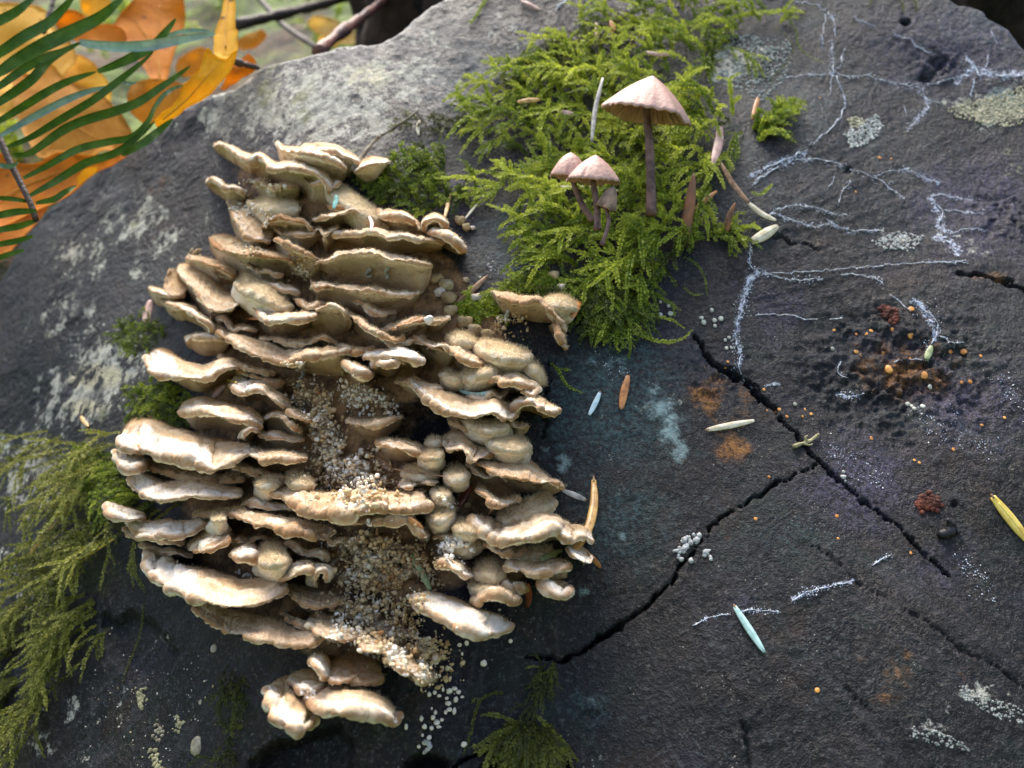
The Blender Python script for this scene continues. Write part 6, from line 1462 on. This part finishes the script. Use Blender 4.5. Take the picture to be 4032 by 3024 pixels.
for k, (x, y, r) in enumerate(OD):
    r = r * 0.78
    place = 'round the pitted rot' if x > 3340 and 1180 < y < 1560 else ('beside the wide crack' if x < 3340 and 1400 < y < 1900 else 'on the bare dark wood')
    disc('orange_disc_fungus', x, y, r, MAT_ORANGE, 'tiny orange disc fungus ' + place, 'disc fungus', 'orange disc fungi ' + place, k)
for k, (x, y, r) in enumerate([(2770, 1270, 13), (2762, 1252, 9), (2802, 1222, 11), (2812, 1262, 10), (2838, 1256, 12), (2815, 1284, 9), (2855, 1340, 9), (2870, 1330, 8), (2880, 1370, 7), (2860, 1372, 9), (2570, 1165, 9), (2600, 1190, 8), (2530, 1212, 10), (2545, 1225, 10), (2632, 1205, 9), (2640, 1236, 12), (2600, 1240, 11), (3574, 1592, 10), (3590, 1600, 9), (3600, 1610, 9), (3632, 1602, 12), (3278, 1374, 9), (3130, 1592, 9), (3660, 1524, 12)]):
    disc('pale_disc_fungus', x, y, r, MAT_PALE, 'tiny pale disc fungus ' + ('in the pitted rot' if x > 3500 else 'on bare wood near the thick slime trail'), 'disc fungus', 'pale disc fungi ' + ('in the rot' if x > 3500 else 'by the slime'), 60 + k, 0.5)
MAT_BROWNSPOT = disc_mat('brown_spot', (0.22, 0.18, 0.11), (0.42, 0.36, 0.24))
for x, y, r, lab in [(777, 2936, 34, 'large round beige spot fungus on the black wood'), (843, 2552, 17, 'small oval beige spot fungus under the broad shaded shelf'), (285, 1497, 22, 'grey brown button on the lichen covered wood'), (790, 2765, 10, 'tiny beige spot between the moss and the yellow crust')]:
    disc('spot_fungus', x, y, r, MAT_BROWNSPOT, lab, 'spot fungus', None, int(x), 0.22)
MAT_YCR = simple('yellow_crust', (0.52, 0.46, 0.25), 0.85, 0.35, 400, 0.0005)
def crust(label, pts, n, r, mat, name='lichen_crust', cat='lichen', seed=0, fat=0.6, group=None):
    rs_ = np.random.RandomState(seed)
    V, F, c = [], [], 0
    q = resample(pts, 60) if len(pts) > 1 else np.repeat(np.array(pts, float), 60, 0)
    for i in range(n):
        k = rs_.randint(0, 60)
        x, y = q[k] + rs_.randn(2) * r * 1.1
        p, nn, d = cast(x, y)
        v = ICO1[0] * (1 + 0.2 * rs_.randn(len(ICO1[0]), 1)) * 0.0066 * r * (0.5 + 0.6 * rs_.rand())
        V.append(v * np.array([1, fat, 1]) + p); F.append(ICO1[1] + c); c += len(v)
    mk(name, np.vstack(V), np.vstack(F), mat, label=label, cat=cat, group=group)
crust('yellow crust shaped like an hourglass on the black wood', [(556, 2722), (560, 2745), (552, 2768)], 26, 11, MAT_YCR, seed=1)
crust('yellow crust strip at the bottom of the black wood', [(606, 2960), (620, 3000), (635, 3030)], 30, 11, MAT_YCR, seed=2)
crust('split yellow crust beside the round beige spot', [(702, 2828), (706, 2850), (706, 2880)], 22, 9, MAT_YCR, seed=3)
crust('grey yellow crust next to the split yellow crust', [(622, 2858), (632, 2880), (626, 2905)], 22, 10, MAT_BROWNSPOT, seed=4)
crust('red brown lump with two lobes above the pitted rot', [(3486, 1222), (3510, 1236), (3520, 1255)], 110, 11, MAT_REDBR, 'red_brown_lump', 'crust lump', 5, 1.0)
crust('round red brown lump below the wide crack', [(3628, 1980), (3650, 1976), (3672, 1984)], 120, 13, MAT_REDBR, 'red_brown_lump', 'crust lump', 6, 1.0)
MAT_WCR = simple('white_granular_lichen', (0.58, 0.58, 0.55), 0.85, 0.35, 500, 0.0003)
MAT_GCR = simple('grey_granular_lichen', (0.36, 0.38, 0.35), 0.85, 0.45, 300, 0.0003)
MAT_CCR = simple('cream_granular_lichen', (0.50, 0.46, 0.32), 0.85, 0.35, 300, 0.0003)
def grains(label, poly, n, r, mat, seed):
    rs_ = np.random.RandomState(seed)
    P = inside(poly, n, rs_)
    V, F = [], []
    for i, (x, y) in enumerate(P):
        p, nn, d = cast(x, y, LBVH)
        v = ICO1[0] * (1 + 0.15 * rs_.randn(len(ICO1[0]), 1)) * 0.0058 * r * (0.5 + 0.7 * rs_.rand()) * np.array([1, 0.7, 1])
        V.append(v + p); F.append(ICO1[1] + i * len(v))
    mk('granular_lichen', np.vstack(V), np.vstack(F), mat, label=label, cat='lichen', kind='stuff')
grains('snow white granular lichen below the star shaped slime', [(3320, 530), (3350, 500), (3400, 480), (3450, 450), (3480, 490), (3450, 540), (3400, 575), (3350, 585)], 330, 7, MAT_WCR, 1)
grains('beige beads on top of the white granular lichen', [(3335, 470), (3370, 462), (3410, 470), (3400, 505), (3345, 505)], 60, 8, MAT_CCR, 2)
grains('grey green granular lichen at the edge of the bright moss', [(2810, 150), (2900, 130), (3020, 150), (3110, 160), (3120, 240), (3080, 330), (3000, 400), (2940, 380), (2850, 320), (2820, 230)], 700, 8, MAT_GCR, 3)
grains('cream granular lichen under the woolly slime patch', [(3720, 430), (3800, 410), (3900, 380), (4040, 330), (4060, 480), (3960, 500), (3850, 480), (3760, 460)], 520, 8, MAT_CCR, 4)
grains('white granules clotted on the wood near the lower splinters', [(3770, 2690), (3850, 2730), (3950, 2760), (4040, 2800), (4030, 2850), (3920, 2830), (3800, 2760)], 150, 5, MAT_GCR, 5)
grains('grey granules clotted below the white ones', [(3590, 2860), (3700, 2880), (3800, 2930), (3830, 2960), (3700, 2940), (3590, 2900)], 90, 5, MAT_GCR, 6)
grains('white granular lichen by the lower woolly slime', [(3430, 950), (3540, 910), (3640, 930), (3600, 980), (3480, 985)], 200, 6, MAT_WCR, 7)
crust('white knobs clustered on the arc shaped crack', [(2675, 2185), (2690, 2150), (2720, 2115), (2742, 2120)], 34, 12, MAT_WCR, 'slime_mould', 'slime mould', 8, 1.0)
crust('single white knob beside the clustered ones', [(2775, 2190), (2782, 2180)], 6, 13, MAT_WCR, 'slime_mould', 'slime mould', 9, 1.0)
crust('white bead in the wide crack', [(3320, 1880), (3332, 1886)], 5, 11, MAT_WCR, 'slime_mould', 'slime mould', 10, 1.0)
# worm-like white pellets and branched lichen scrap
twig('cream branched lichen scrap lying over the wide crack', [(3125, 1758), (3160, 1745), (3190, 1735), (3225, 1708)], 0.05, [[(3160, 1745), (3185, 1752), (3200, 1748)], [(3180, 1738), (3170, 1722), (3180, 1715)]], MAT_YCR, 0.02, 'lichen_scrap', 'lichen')
for k, (pts, lab) in enumerate([([(1188, 1440), (1195, 1470), (1180, 1500), (1170, 1520)], 'white worm shaped cast hanging below the long sagging shelf'), ([(1458, 1060), (1445, 1075), (1448, 1090), (1465, 1085)], 'curled white cast on the stained underside of the wide shelf'), ([(1530, 1055), (1518, 1070), (1530, 1085), (1522, 1095)], 'second curled cast on the stained underside of the wide shelf'), ([(1672, 2920), (1690, 2930), (1690, 2945), (1668, 2965)], 'white worm shaped cast on the wood below the pellets'), ([(2000, 1225), (1995, 1250), (1992, 1270)], 'pale cast hanging under the dead ragged bracket')]):
    twig(lab, pts, 0.055, (), MAT_WCR, 0.05, 'white_cast', 'insect cast')
twig('dark splinter of wood lying on the bare face', [(3700, 2105), (3740, 2095), (3745, 2060), (3780, 2100)], 0.11, [[(3745, 2060), (3730, 2045)]], simple('dark_splinter', (0.02, 0.018, 0.02), 0.5, 0.5, 300), 0.02, 'splinter', 'splinter')

# ------------------------------------------------------------------ dried slime trails
m = M('dried_slime')
m.fin(m.mix(m.rng(m.noise(1200, 3), 0.35, 0.65), (0.50, 0.56, 0.72), (0.90, 0.92, 0.96)), 0.25, 0.8)
MAT_SLIME = m.m
def slime(label, lines, seed, dens=1.0, kind=None):
    """speckled flakes and broken strings of dried silvery slime lying on the wood"""
    rs_ = np.random.RandomState(seed)
    V, F, c = [], [], 0
    for pts, w in lines:
        L = np.linalg.norm(np.diff(np.asarray(pts, float), axis=0), axis=1).sum()
        q = resample(pts, max(8, int(L / 4)))
        ar = np.arange(len(q))
        q = q + np.stack([n1(ar / 5.0, seed + 1), n1(ar / 5.0, seed + 2)], 1) * 7
        P = np.array([cast(x, y, LBVH)[0] for x, y in q]) + EN * 0.02
        # broken core strings
        for k in range(0 if kind == 'stuff' else 1):
            P2 = P + (EU * n1(ar / 4.0, seed + 11 + k)[:, None] + EV * n1(ar / 4.0, seed + 21 + k)[:, None]) * w * 0.0035 * k
            rad = 0.0065 * np.clip(0.9 + 0.16 * w * n1(ar / 3.0, seed + 3 + k), 0.55, 0.16 * w + 0.8)
            v, f = tube(P2, rad, 5)
            V.append(v); F.append(f + c); c += len(v)
        n = int(L * w * 0.085 * dens) + 3
        for i in range(n):
            k = rs_.randint(0, len(q))
            g_ = n1(np.array([k / 8.0]), seed + 4)[0]
            if g_ < -0.25 and rs_.rand() < 0.75: continue
            wl = w * (0.5 + 1.3 * max(0, g_))
            x, y = q[k] + np.clip(rs_.randn(2), -2.2, 2.2) * wl * (0.8 if kind != 'stuff' else 1.9)
            p, nn, d = cast(x, y, LBVH)
            r = 0.0065 * (1.3 + 3.4 * rs_.rand() ** 3)
            a = unit(rs_.randn(3)); b_ = unit(np.cross(a, nn + 0.8 * rs_.randn(3)))
            e = p + nn * 0.008
            V.append(np.array([e - a * r, e + b_ * r * 0.6, e + a * r, e - b_ * r * 0.6, e + nn * r * 0.5]))
            F.append(np.array([[0, 1, 4], [1, 2, 4], [2, 3, 4], [3, 0, 4]]) + c); c += 5
    return mk('slime_trail', np.vstack(V), np.vstack(F), MAT_SLIME, smooth=False, label=label, cat='slime trail', kind=kind)
for q_ in SLIMES:
    slime(*q_)
# ------------------------------------------------------------------ maple leaves lying behind the log
def leaf_mat(name, base, dark, vein):
    m = M(name)
    a = m.noise(70, 5, 0.65)
    b_ = m.noise(500, 4)
    c = m.mix(m.rng(a, 0.30, 0.68), dark, base)
    c = m.mix(m.rng(b_, 0.55, 0.75, 0, 0.3), c, vein)
    sp = m.math('MULTIPLY', m.rng(m.voro(120), 0.16, 0.08), m.rng(m.noise(30, 2), 0.5, 0.6))
    c = m.mix(m.math('MULTIPLY', sp, 0.8), c, (0.10, 0.05, 0.02))
    m.fin(c, 0.65, 0.15, m.bump(a, 0.002, 0.5))
    m.translucent(m.mix(0.4, c, (0.92, 0.62, 0.06)), 0.5)
    return m.m
LM = {'yellow': leaf_mat('leaf_yellow', (0.86, 0.52, 0.03), (0.72, 0.36, 0.02), (0.9, 0.66, 0.12)), 'orange': leaf_mat('leaf_orange', (0.72, 0.27, 0.025), (0.50, 0.15, 0.015), (0.80, 0.42, 0.06)),
      'pale': leaf_mat('leaf_pale_yellow', (0.84, 0.54, 0.10), (0.70, 0.38, 0.05), (0.88, 0.68, 0.25)), 'tan': leaf_mat('leaf_tan', (0.70, 0.36, 0.06), (0.50, 0.21, 0.03), (0.76, 0.48, 0.14)),
      'cream': leaf_mat('leaf_cream', (0.80, 0.70, 0.42), (0.62, 0.48, 0.22), (0.85, 0.80, 0.60))}
MAT_VEIN = simple('leaf_vein', (0.60, 0.30, 0.05), 0.7, 0.3, 200, spec=0.1)
def leaf(label, colr, poly, d0, slope=(0, 0), curl=0.5, vein=None, seed=0):
    """outline given at its own distance; bent, curled and 0.4 mm thick"""
    poly = np.asarray(poly, float)
    n = len(poly)
    ring = resample(np.vstack([poly, poly[:1]]), n * 5)[:-1]
    ring = ring + np.stack([n1(np.arange(len(ring)) / 2.3, seed), n1(np.arange(len(ring)) / 2.3, seed + 1)], 1) * 5
    lo, hi = ring.min(0), ring.max(0)
    st = max((hi - lo)) / 22
    gxx, gyy = np.meshgrid(np.arange(lo[0], hi[0], st), np.arange(lo[1], hi[1], st))
    pin = np.stack([gxx.ravel(), gyy.ravel()], 1)
    dd, _ = segdist(pin[:, 0], pin[:, 1], [tuple(x) for x in ring], True)
    pin = pin[inpoly(pin[:, 0], pin[:, 1], [tuple(x) for x in ring]) & (dd > st * 0.5)]
    allp = np.vstack([ring, pin])
    m_ = len(ring)
    vs_, _, fs_, *_ = delaunay_2d_cdt([Vector(p) for p in allp], [(i, (i + 1) % m_) for i in range(m_)], [list(range(m_))], 1, 1e-4)
    p2 = np.array([v[:] for v in vs_])
    F = np.array([f for f in fs_ if len(f) == 3])
    c = p2.mean(0)
    size = (hi - lo).max() / FPX * d0
    q = (p2 - c) / (hi - lo).max()
    dep = d0 + slope[0] * q[:, 0] + slope[1] * q[:, 1] + curl * size * (0.45 * noise(np.stack([q[:, 0] * 2.6, q[:, 1] * 2.6, q[:, 0] * 0], -1), seed + 2) + 0.5 * (q ** 2).sum(1))
    T = CAM + rays(p2) * dep[:, None]
    Bk = T + np.array([0, 0.03, -0.02])
    nv = len(p2)
    ed = {}
    for f in F:
        for a, b_ in ((f[0], f[1]), (f[1], f[2]), (f[2], f[0])):
            ed[(min(a, b_), max(a, b_))] = ed.get((min(a, b_), max(a, b_)), 0) + 1
    rim = np.array([[a, b_, b_ + nv] for (a, b_), k in ed.items() if k == 1] + [[a, b_ + nv, a + nv] for (a, b_), k in ed.items() if k == 1])
    o = mk('fallen_leaf', np.vstack([T, Bk]), np.vstack([F, F[:, ::-1] + nv, rim]), LM[colr], label=label, cat='leaf', group='autumn leaves behind the log')
    if vein:
        for k, vv in enumerate(vein):
            g = resample(vv, 14)
            j = [int(np.argmin(np.hypot(p2[:, 0] - x, p2[:, 1] - y))) for x, y in g]
            P = CAM + rays(g) * (dep[j] - 0.03)[:, None]
            P = np.stack([np.convolve(np.pad(P[:, a], 2, mode='edge'), np.ones(5) / 5, 'valid') for a in range(3)], 1)
            V, Fv = tube(P, 0.020 * np.linspace(1.3, 0.5, 14), 6)
            mk('vein', V, Fv, MAT_VEIN, parent=o)
    return o
leaf('pale yellow maple leaf spread flat behind the fern', 'pale', [(-160, 60), (-30, 10), (90, 15), (180, 40), (215, 110), (270, 150), (300, 230), (250, 300), (290, 380), (220, 430), (120, 400), (40, 470), (-80, 430), (-170, 300)], 36, (1, -3), 0.35, [[(-60, 420), (60, 260), (190, 80)], [(40, 290), (160, 300), (260, 330)]], 21)
leaf('tan yellow maple leaf crossed by several fern leaflets', 'tan', [(40, 260), (120, 290), (200, 250), (245, 300), (310, 330), (400, 370), (450, 420), (500, 480), (530, 560), (480, 600), (400, 590), (330, 640), (240, 600), (160, 620), (100, 540), (60, 430)], 33.5, (1, -2), 0.3, [[(120, 330), (260, 470), (430, 570)], [(250, 460), (200, 560), (190, 600)]], 22)
leaf('yellow maple leaf with a dark stalk gap behind the long fern leaflets', 'yellow', [(230, 250), (300, 215), (360, 240), (410, 300), (440, 360), (420, 420), (360, 400), (300, 350), (250, 320)], 37, (0, -2), 0.3, None, 23)
leaf('large orange maple leaf standing behind the fern tips', 'orange', [(440, 110), (470, 60), (520, 0), (560, -60), (700, -60), (728, 40), (722, 130), (690, 195), (672, 260), (640, 335), (590, 305), (555, 250), (520, 190), (470, 150)], 38, (2, -4), 0.35, [[(630, 320), (620, 180), (630, 0)], [(622, 200), (560, 120), (520, 60)]], 24)
leaf('orange leaf fold glowing under the pale twisted leaflet', 'orange', [(210, 85), (260, 40), (330, 55), (350, 100), (420, 95), (480, 110), (500, 170), (430, 190), (330, 170), (250, 140)], 37, (1, -1), 0.3, None, 25)
leaf('burnt orange leaf low behind the fern stalk', 'orange', [(-120, 620), (0, 600), (70, 640), (150, 640), (230, 600), (330, 610), (420, 600), (500, 560), (520, 590), (440, 650), (360, 690), (280, 760), (180, 810), (80, 860), (-20, 900), (-120, 860)], 31, (0.5, -3), 0.25, [[(-60, 820), (120, 720), (380, 630)]], 26)
leaf('dark orange leaf strip beside the log and the fern stalk', 'orange', [(-140, 880), (0, 850), (90, 830), (190, 800), (150, 870), (90, 930), (30, 1000), (-60, 1060), (-140, 1060)], 30.0, (0.5, -2), 0.2, None, 27)
leaf('small yellow leaf scrap caught between leaflets and log', 'yellow', [(300, 700), (330, 670), (385, 660), (360, 690), (310, 725)], 29.2, (0, 0), 0.2, None, 28)
leaf('bright yellow leaf with dark spots resting on the log edge', 'yellow', [(607, 470), (640, 445), (676, 420), (700, 375), (717, 342), (760, 295), (790, 268), (797, 225), (820, 187), (838, 212), (863, 226), (893, 229), (931, 192), (913, 262), (875, 317), (815, 377), (770, 405), (729, 432), (670, 470), (620, 499)], 27.0, (0.6, 0.6), 0.25, [[(630, 480), (740, 390), (840, 270), (880, 235)]], 29)
leaf('upright yellow leaf blade behind the spotted leaf', 'yellow', [(893, -60), (928, -60), (924, 60), (924, 110), (935, 122), (932, 200), (895, 232), (842, 210), (848, 120), (868, 60)], 28.5, (0, -2), 0.3, [[(888, 200), (888, 90), (905, -50)]], 30)
leaf('orange leaf lying under the spotted yellow leaf', 'orange', [(880, 330), (900, 270), (950, 230), (985, 210), (1010, 260), (960, 300), (920, 330), (870, 355)], 29.5, (0, 0), 0.3, None, 31)
leaf('brown orange leaf behind the end of the fern', 'tan', [(520, 330), (600, 310), (680, 320), (730, 350), (690, 420), (600, 480), (540, 470), (500, 400)], 34, (0, 0), 0.3, None, 32)
leaf('cream leaf blurred on the bank beyond the twigs', 'cream', [(1235, 60), (1300, 70), (1380, 110), (1440, 130), (1500, 160), (1470, 185), (1380, 170), (1300, 165), (1240, 130), (1210, 90)], 48, (0, 0), 0.3, None, 33)
leaf('pale leaf tip on the bank beside the reddish branch', 'cream', [(1250, 150), (1290, 130), (1340, 160), (1310, 190), (1260, 185)], 46, (0, 0), 0.3, None, 34)
leaf('pink tan leaf lying on the mossy bank', 'tan', [(980, 130), (1030, 120), (1050, 150), (1000, 190), (940, 190), (930, 160)], 50, (0, 0), 0.3, None, 35)
leaf('tan leaf at the foot of the mossy bank behind the log', 'tan', [(700, 230), (780, 190), (830, 210), (800, 280), (730, 300), (690, 280)], 42, (0, 0), 0.3, None, 36)
leaf('dull yellow leaf high on the bank behind the fern tips', 'pale', [(300, -40), (400, -60), (440, 20), (400, 60), (330, 60)], 46, (0, 0), 0.3, None, 37)

# ------------------------------------------------------------------ twigs on the bank
MAT_DTW = simple('dark_twig', (0.07, 0.05, 0.04), 0.7, 0.5, 120, 0.001)
MAT_RTW = simple('reddish_twig', (0.24, 0.10, 0.07), 0.6, 0.6, 90, 0.001, second=(0.05, 0.035, 0.04))
twig('long dark twig slanting across the mossy bank', [(925, 98), (1050, 70), (1200, 35), (1420, -20)], 0.28, (), MAT_DTW, name='fallen_twig', depth=[40, 46])
twig('thin dark twig crossing the long one on the bank', [(1010, -20), (1060, 40), (1130, 110), (1260, 195)], 0.2, (), MAT_DTW, name='fallen_twig', depth=[50, 42])
twig('thick reddish branch leaning on the log edge', [(1250, 205), (1340, 130), (1430, 65), (1560, -40)], 0.24, (), MAT_RTW, name='fallen_branch', cat='branch', depth=[33, 39])
twig('short dark twig beside the spotted yellow leaf', [(905, 232), (950, 250), (1020, 268)], 0.13, (), MAT_DTW, name='fallen_twig', depth=[29, 29.5])
twig('dark leaf stalk rising between the maple leaves', [(168, 125), (190, 70), (215, -20)], 0.12, (), MAT_DTW, name='leaf_stalk', cat='stalk', depth=[35, 36])

# leaf litter and moss on the bank, one mass
rs = np.random.RandomState(77)
mo = Moss()
for i in range(420):
    x = -30 + 42 * rs.rand()
    y = 38 + 40 * rs.rand()
    z = float(ground_z(np.array(x), np.array(y)))
    c = noise(np.array([[x / 9, y / 9, 0.3]]), 9)[0]
    if c < -0.15: continue
    a = rs.rand() * 6.28
    mo.strand(np.array([[x, y, z - 0.5], [x + math.cos(a) * 0.8, y + math.sin(a) * 0.8, z + 0.9], [x + math.cos(a) * 2, y + math.sin(a) * 2, z + 1.2]]), 0.5, 0.16, 0.55 + 0.3 * c, rs=rs, up=np.array([0, -0.5, 0.8]))
mo.build('bank_moss', 'bright moss covering the bank behind the log', MAT_MOSS)

# ------------------------------------------------------------------ sword fern frond
mf = M('fern_leaflet')
fa = mf.attr('shade')
fn = mf.noise(300, 4)
fc = mf.mix(mf.rng(fn, 0.3, 0.7), (0.060, 0.125, 0.012), (0.12, 0.21, 0.024))
fc = mf.mix(fa.outputs['Fac'], fc, mf.mix(mf.rng(fn, 0.3, 0.7), (0.36, 0.50, 0.52), (0.58, 0.70, 0.72)))
mf.fin(fc, 0.55, 0.22, mf.bump(fn, 0.0004, 0.5))
mf.translucent(mf.mix(0.6, fc, (0.16, 0.30, 0.03)), 0.42)
MAT_FERN = mf.m
MAT_RACHIS = simple('fern_stalk', (0.06, 0.030, 0.014), 0.6, 0.5, 300, 0.0005)
FD = 25.2
rp = resample([(-60, 440), (0, 552), (40, 640), (85, 730), (122, 805), (142, 868)], 30)
RP = CAM + rays(rp) * np.linspace(FD + 0.6, FD - 0.5, 30)[:, None]
FERN = empty('fern_frond', RP[-1], 'dark green sword fern frond with saw-edged leaflets in front of the maple leaves', 'fern')
V, F = tube(RP, np.linspace(0.11, 0.085, 30), 10)
mk('rachis', V, F, MAT_RACHIS, parent=FERN)
def leaflet(pts, w, pale=0.0, d=(25.3, 27.0), twist=0.25, seed=0, label=None, tail=0.0):
    L = np.linalg.norm(np.diff(np.asarray(pts, float), axis=0), axis=1).sum()
    n = int(max(30, L / 3.2))
    q = resample(pts, n)
    t = np.linspace(0, 1, n)
    dep = np.interp(t, [0, 1], d) + 0.25 * n1(t * 4, seed)
    P = CAM + rays(q) * dep[:, None]
    T = unit(np.gradient(P, axis=0))
    view = unit(P - CAM)
    A = unit(np.cross(T, view))
    Nn = np.cross(A, T)
    tw = twist * n1(t * 3, seed + 3)
    A2 = A * np.cos(tw)[:, None] + Nn * np.sin(tw)[:, None]
    wid = 0.54 * w / FPX * dep * np.clip(np.sin(math.pi * np.clip(0.06 + tail + (0.94 - tail) * t, 0, 1)), 0.0, 1) ** 0.5
    saw = (np.arange(n) % 4) / 4.0
    rows = []
    for s_, k in ((-1, -1.0), (-0.5, -0.5), (0, 0), (0.5, 0.5), (1, 1.0)):
        ww = wid * k * (1 + (0.16 * (1 - saw) if abs(k) == 1 else 0))
        rows.append(P + A2 * ww[:, None] - view * (0.16 * np.abs(wid * k))[:, None] * 1.0)
    V = np.stack(rows, 1)
    Vb = V + view[:, None, :] * 0.025
    nv = V.shape[0] * 5
    F1 = gridfaces(n, 5)
    F2 = F1[:, ::-1] + nv
    i = np.arange(n - 1)
    e1 = np.stack([i * 5, (i + 1) * 5, (i + 1) * 5 + nv, i * 5 + nv], 1)
    e2 = np.stack([i * 5 + 4, i * 5 + 4 + nv, (i + 1) * 5 + 4 + nv, (i + 1) * 5 + 4], 1)
    sh = np.clip(pale + 0.10 * n1(t * 6, seed + 5), 0, 1)
    sh = np.concatenate([np.repeat(sh, 5)] * 2)
    o = mk('leaflet', np.vstack([V.reshape(-1, 3), Vb.reshape(-1, 3)]), np.vstack([F1, F2, e1, e2]), MAT_FERN, parent=FERN, shade=sh, label=label)
leaflet([(-120, 150), (-30, 95), (60, 48), (140, -15)], 30, 0, (25.6, 26.5), seed=1)
leaflet([(-90, 260), (0, 206), (100, 140), (190, 90), (250, 32), (300, -30)], 34, 0.02, (25.5, 27), seed=2)
leaflet([(-60, 300), (0, 281), (75, 232), (182, 172), (300, 116), (395, 66), (490, -15)], 44, 0.02, (25.4, 27), seed=3)
leaflet([(-60, 372), (0, 338), (90, 274), (182, 224), (250, 200), (320, 166)], 26, 0.05, (25.4, 26.4), seed=4)
leaflet([(312, 166), (395, 178), (486, 184), (607, 176), (729, 152), (850, 133)], 34, 0.88, (26.4, 27.2), 0.1, seed=5, label='pale twisted fern leaflet showing its bluish back', tail=0.05)
leaflet([(600, 168), (699, 128), (790, 119), (850, 133)], 14, 0.7, (26.9, 27.2), seed=6)
leaflet([(-60, 440), (0, 400), (121, 316), (190, 240), (290, 180)], 30, 0.02, (25.4, 26.4), seed=7)
leaflet([(-40, 490), (0, 474), (91, 420), (182, 364), (273, 318), (380, 282)], 26, 0.02, (25.3, 26.4), seed=8)
leaflet([(385, 282), (456, 255), (547, 213), (607, 176), (656, 121), (693, 72)], 30, 0.03, (26.4, 27.2), seed=9)
leaflet([(0, 535), (61, 500), (152, 450), (243, 402), (334, 364), (430, 338)], 24, 0.62, (25.2, 26.6), seed=10, label='fern leaflet with a bluish white back')
leaflet([(30, 578), (121, 541), (243, 468), (365, 395), (462, 322), (547, 255), (605, 204)], 25, 0.0, (25.0, 27.0), seed=11)
leaflet([(480, 318), (505, 328), (540, 326)], 10, 0.6, (26.6, 26.8), seed=12)
leaflet([(52, 612), (121, 601), (243, 516), (334, 474), (456, 437), (547, 401), (638, 340), (699, 298), (750, 259)], 30, 0.0, (24.9, 27.0), seed=13)
leaflet([(600, 440), (640, 380), (680, 350), (722, 335)], 14, 0.35, (26.7, 27.0), seed=14)
leaflet([(92, 702), (182, 656), (304, 589), (425, 559), (516, 541), (577, 486), (607, 425), (628, 380)], 24, 0.0, (24.8, 26.9), seed=15)
leaflet([(118, 770), (213, 717), (334, 644), (456, 601), (547, 535), (612, 476)], 26, 0.0, (24.7, 26.6), seed=16)
leaflet([(480, 612), (560, 565), (620, 520), (680, 468)], 26, 0.0, (26.0, 26.4), seed=17)
leaflet([(145, 830), (60, 835), (-20, 852), (-80, 870)], 24, 0.0, (24.7, 25), seed=18)
leaflet([(140, 800), (210, 785), (250, 760), (300, 730)], 20, 0.0, (24.7, 25.4), seed=19)
leaflet([(120, 795), (60, 785), (0, 780), (-60, 782)], 16, 0.0, (24.8, 25), seed=20)
leaflet([(145, 868), (70, 892), (0, 905), (-60, 930)], 22, 0.0, (24.7, 25), seed=21)
leaflet([(130, 930), (60, 950), (-10, 965), (-60, 990)], 20, 0.0, (25.4, 25.6), seed=22)
leaflet([(95, 985), (40, 1000), (-20, 1022), (-60, 1040)], 18, 0.0, (25.8, 26), seed=23)
leaflet([(70, 640), (40, 655), (0, 650), (-50, 640)], 18, 0.3, (25, 25.2), seed=24)
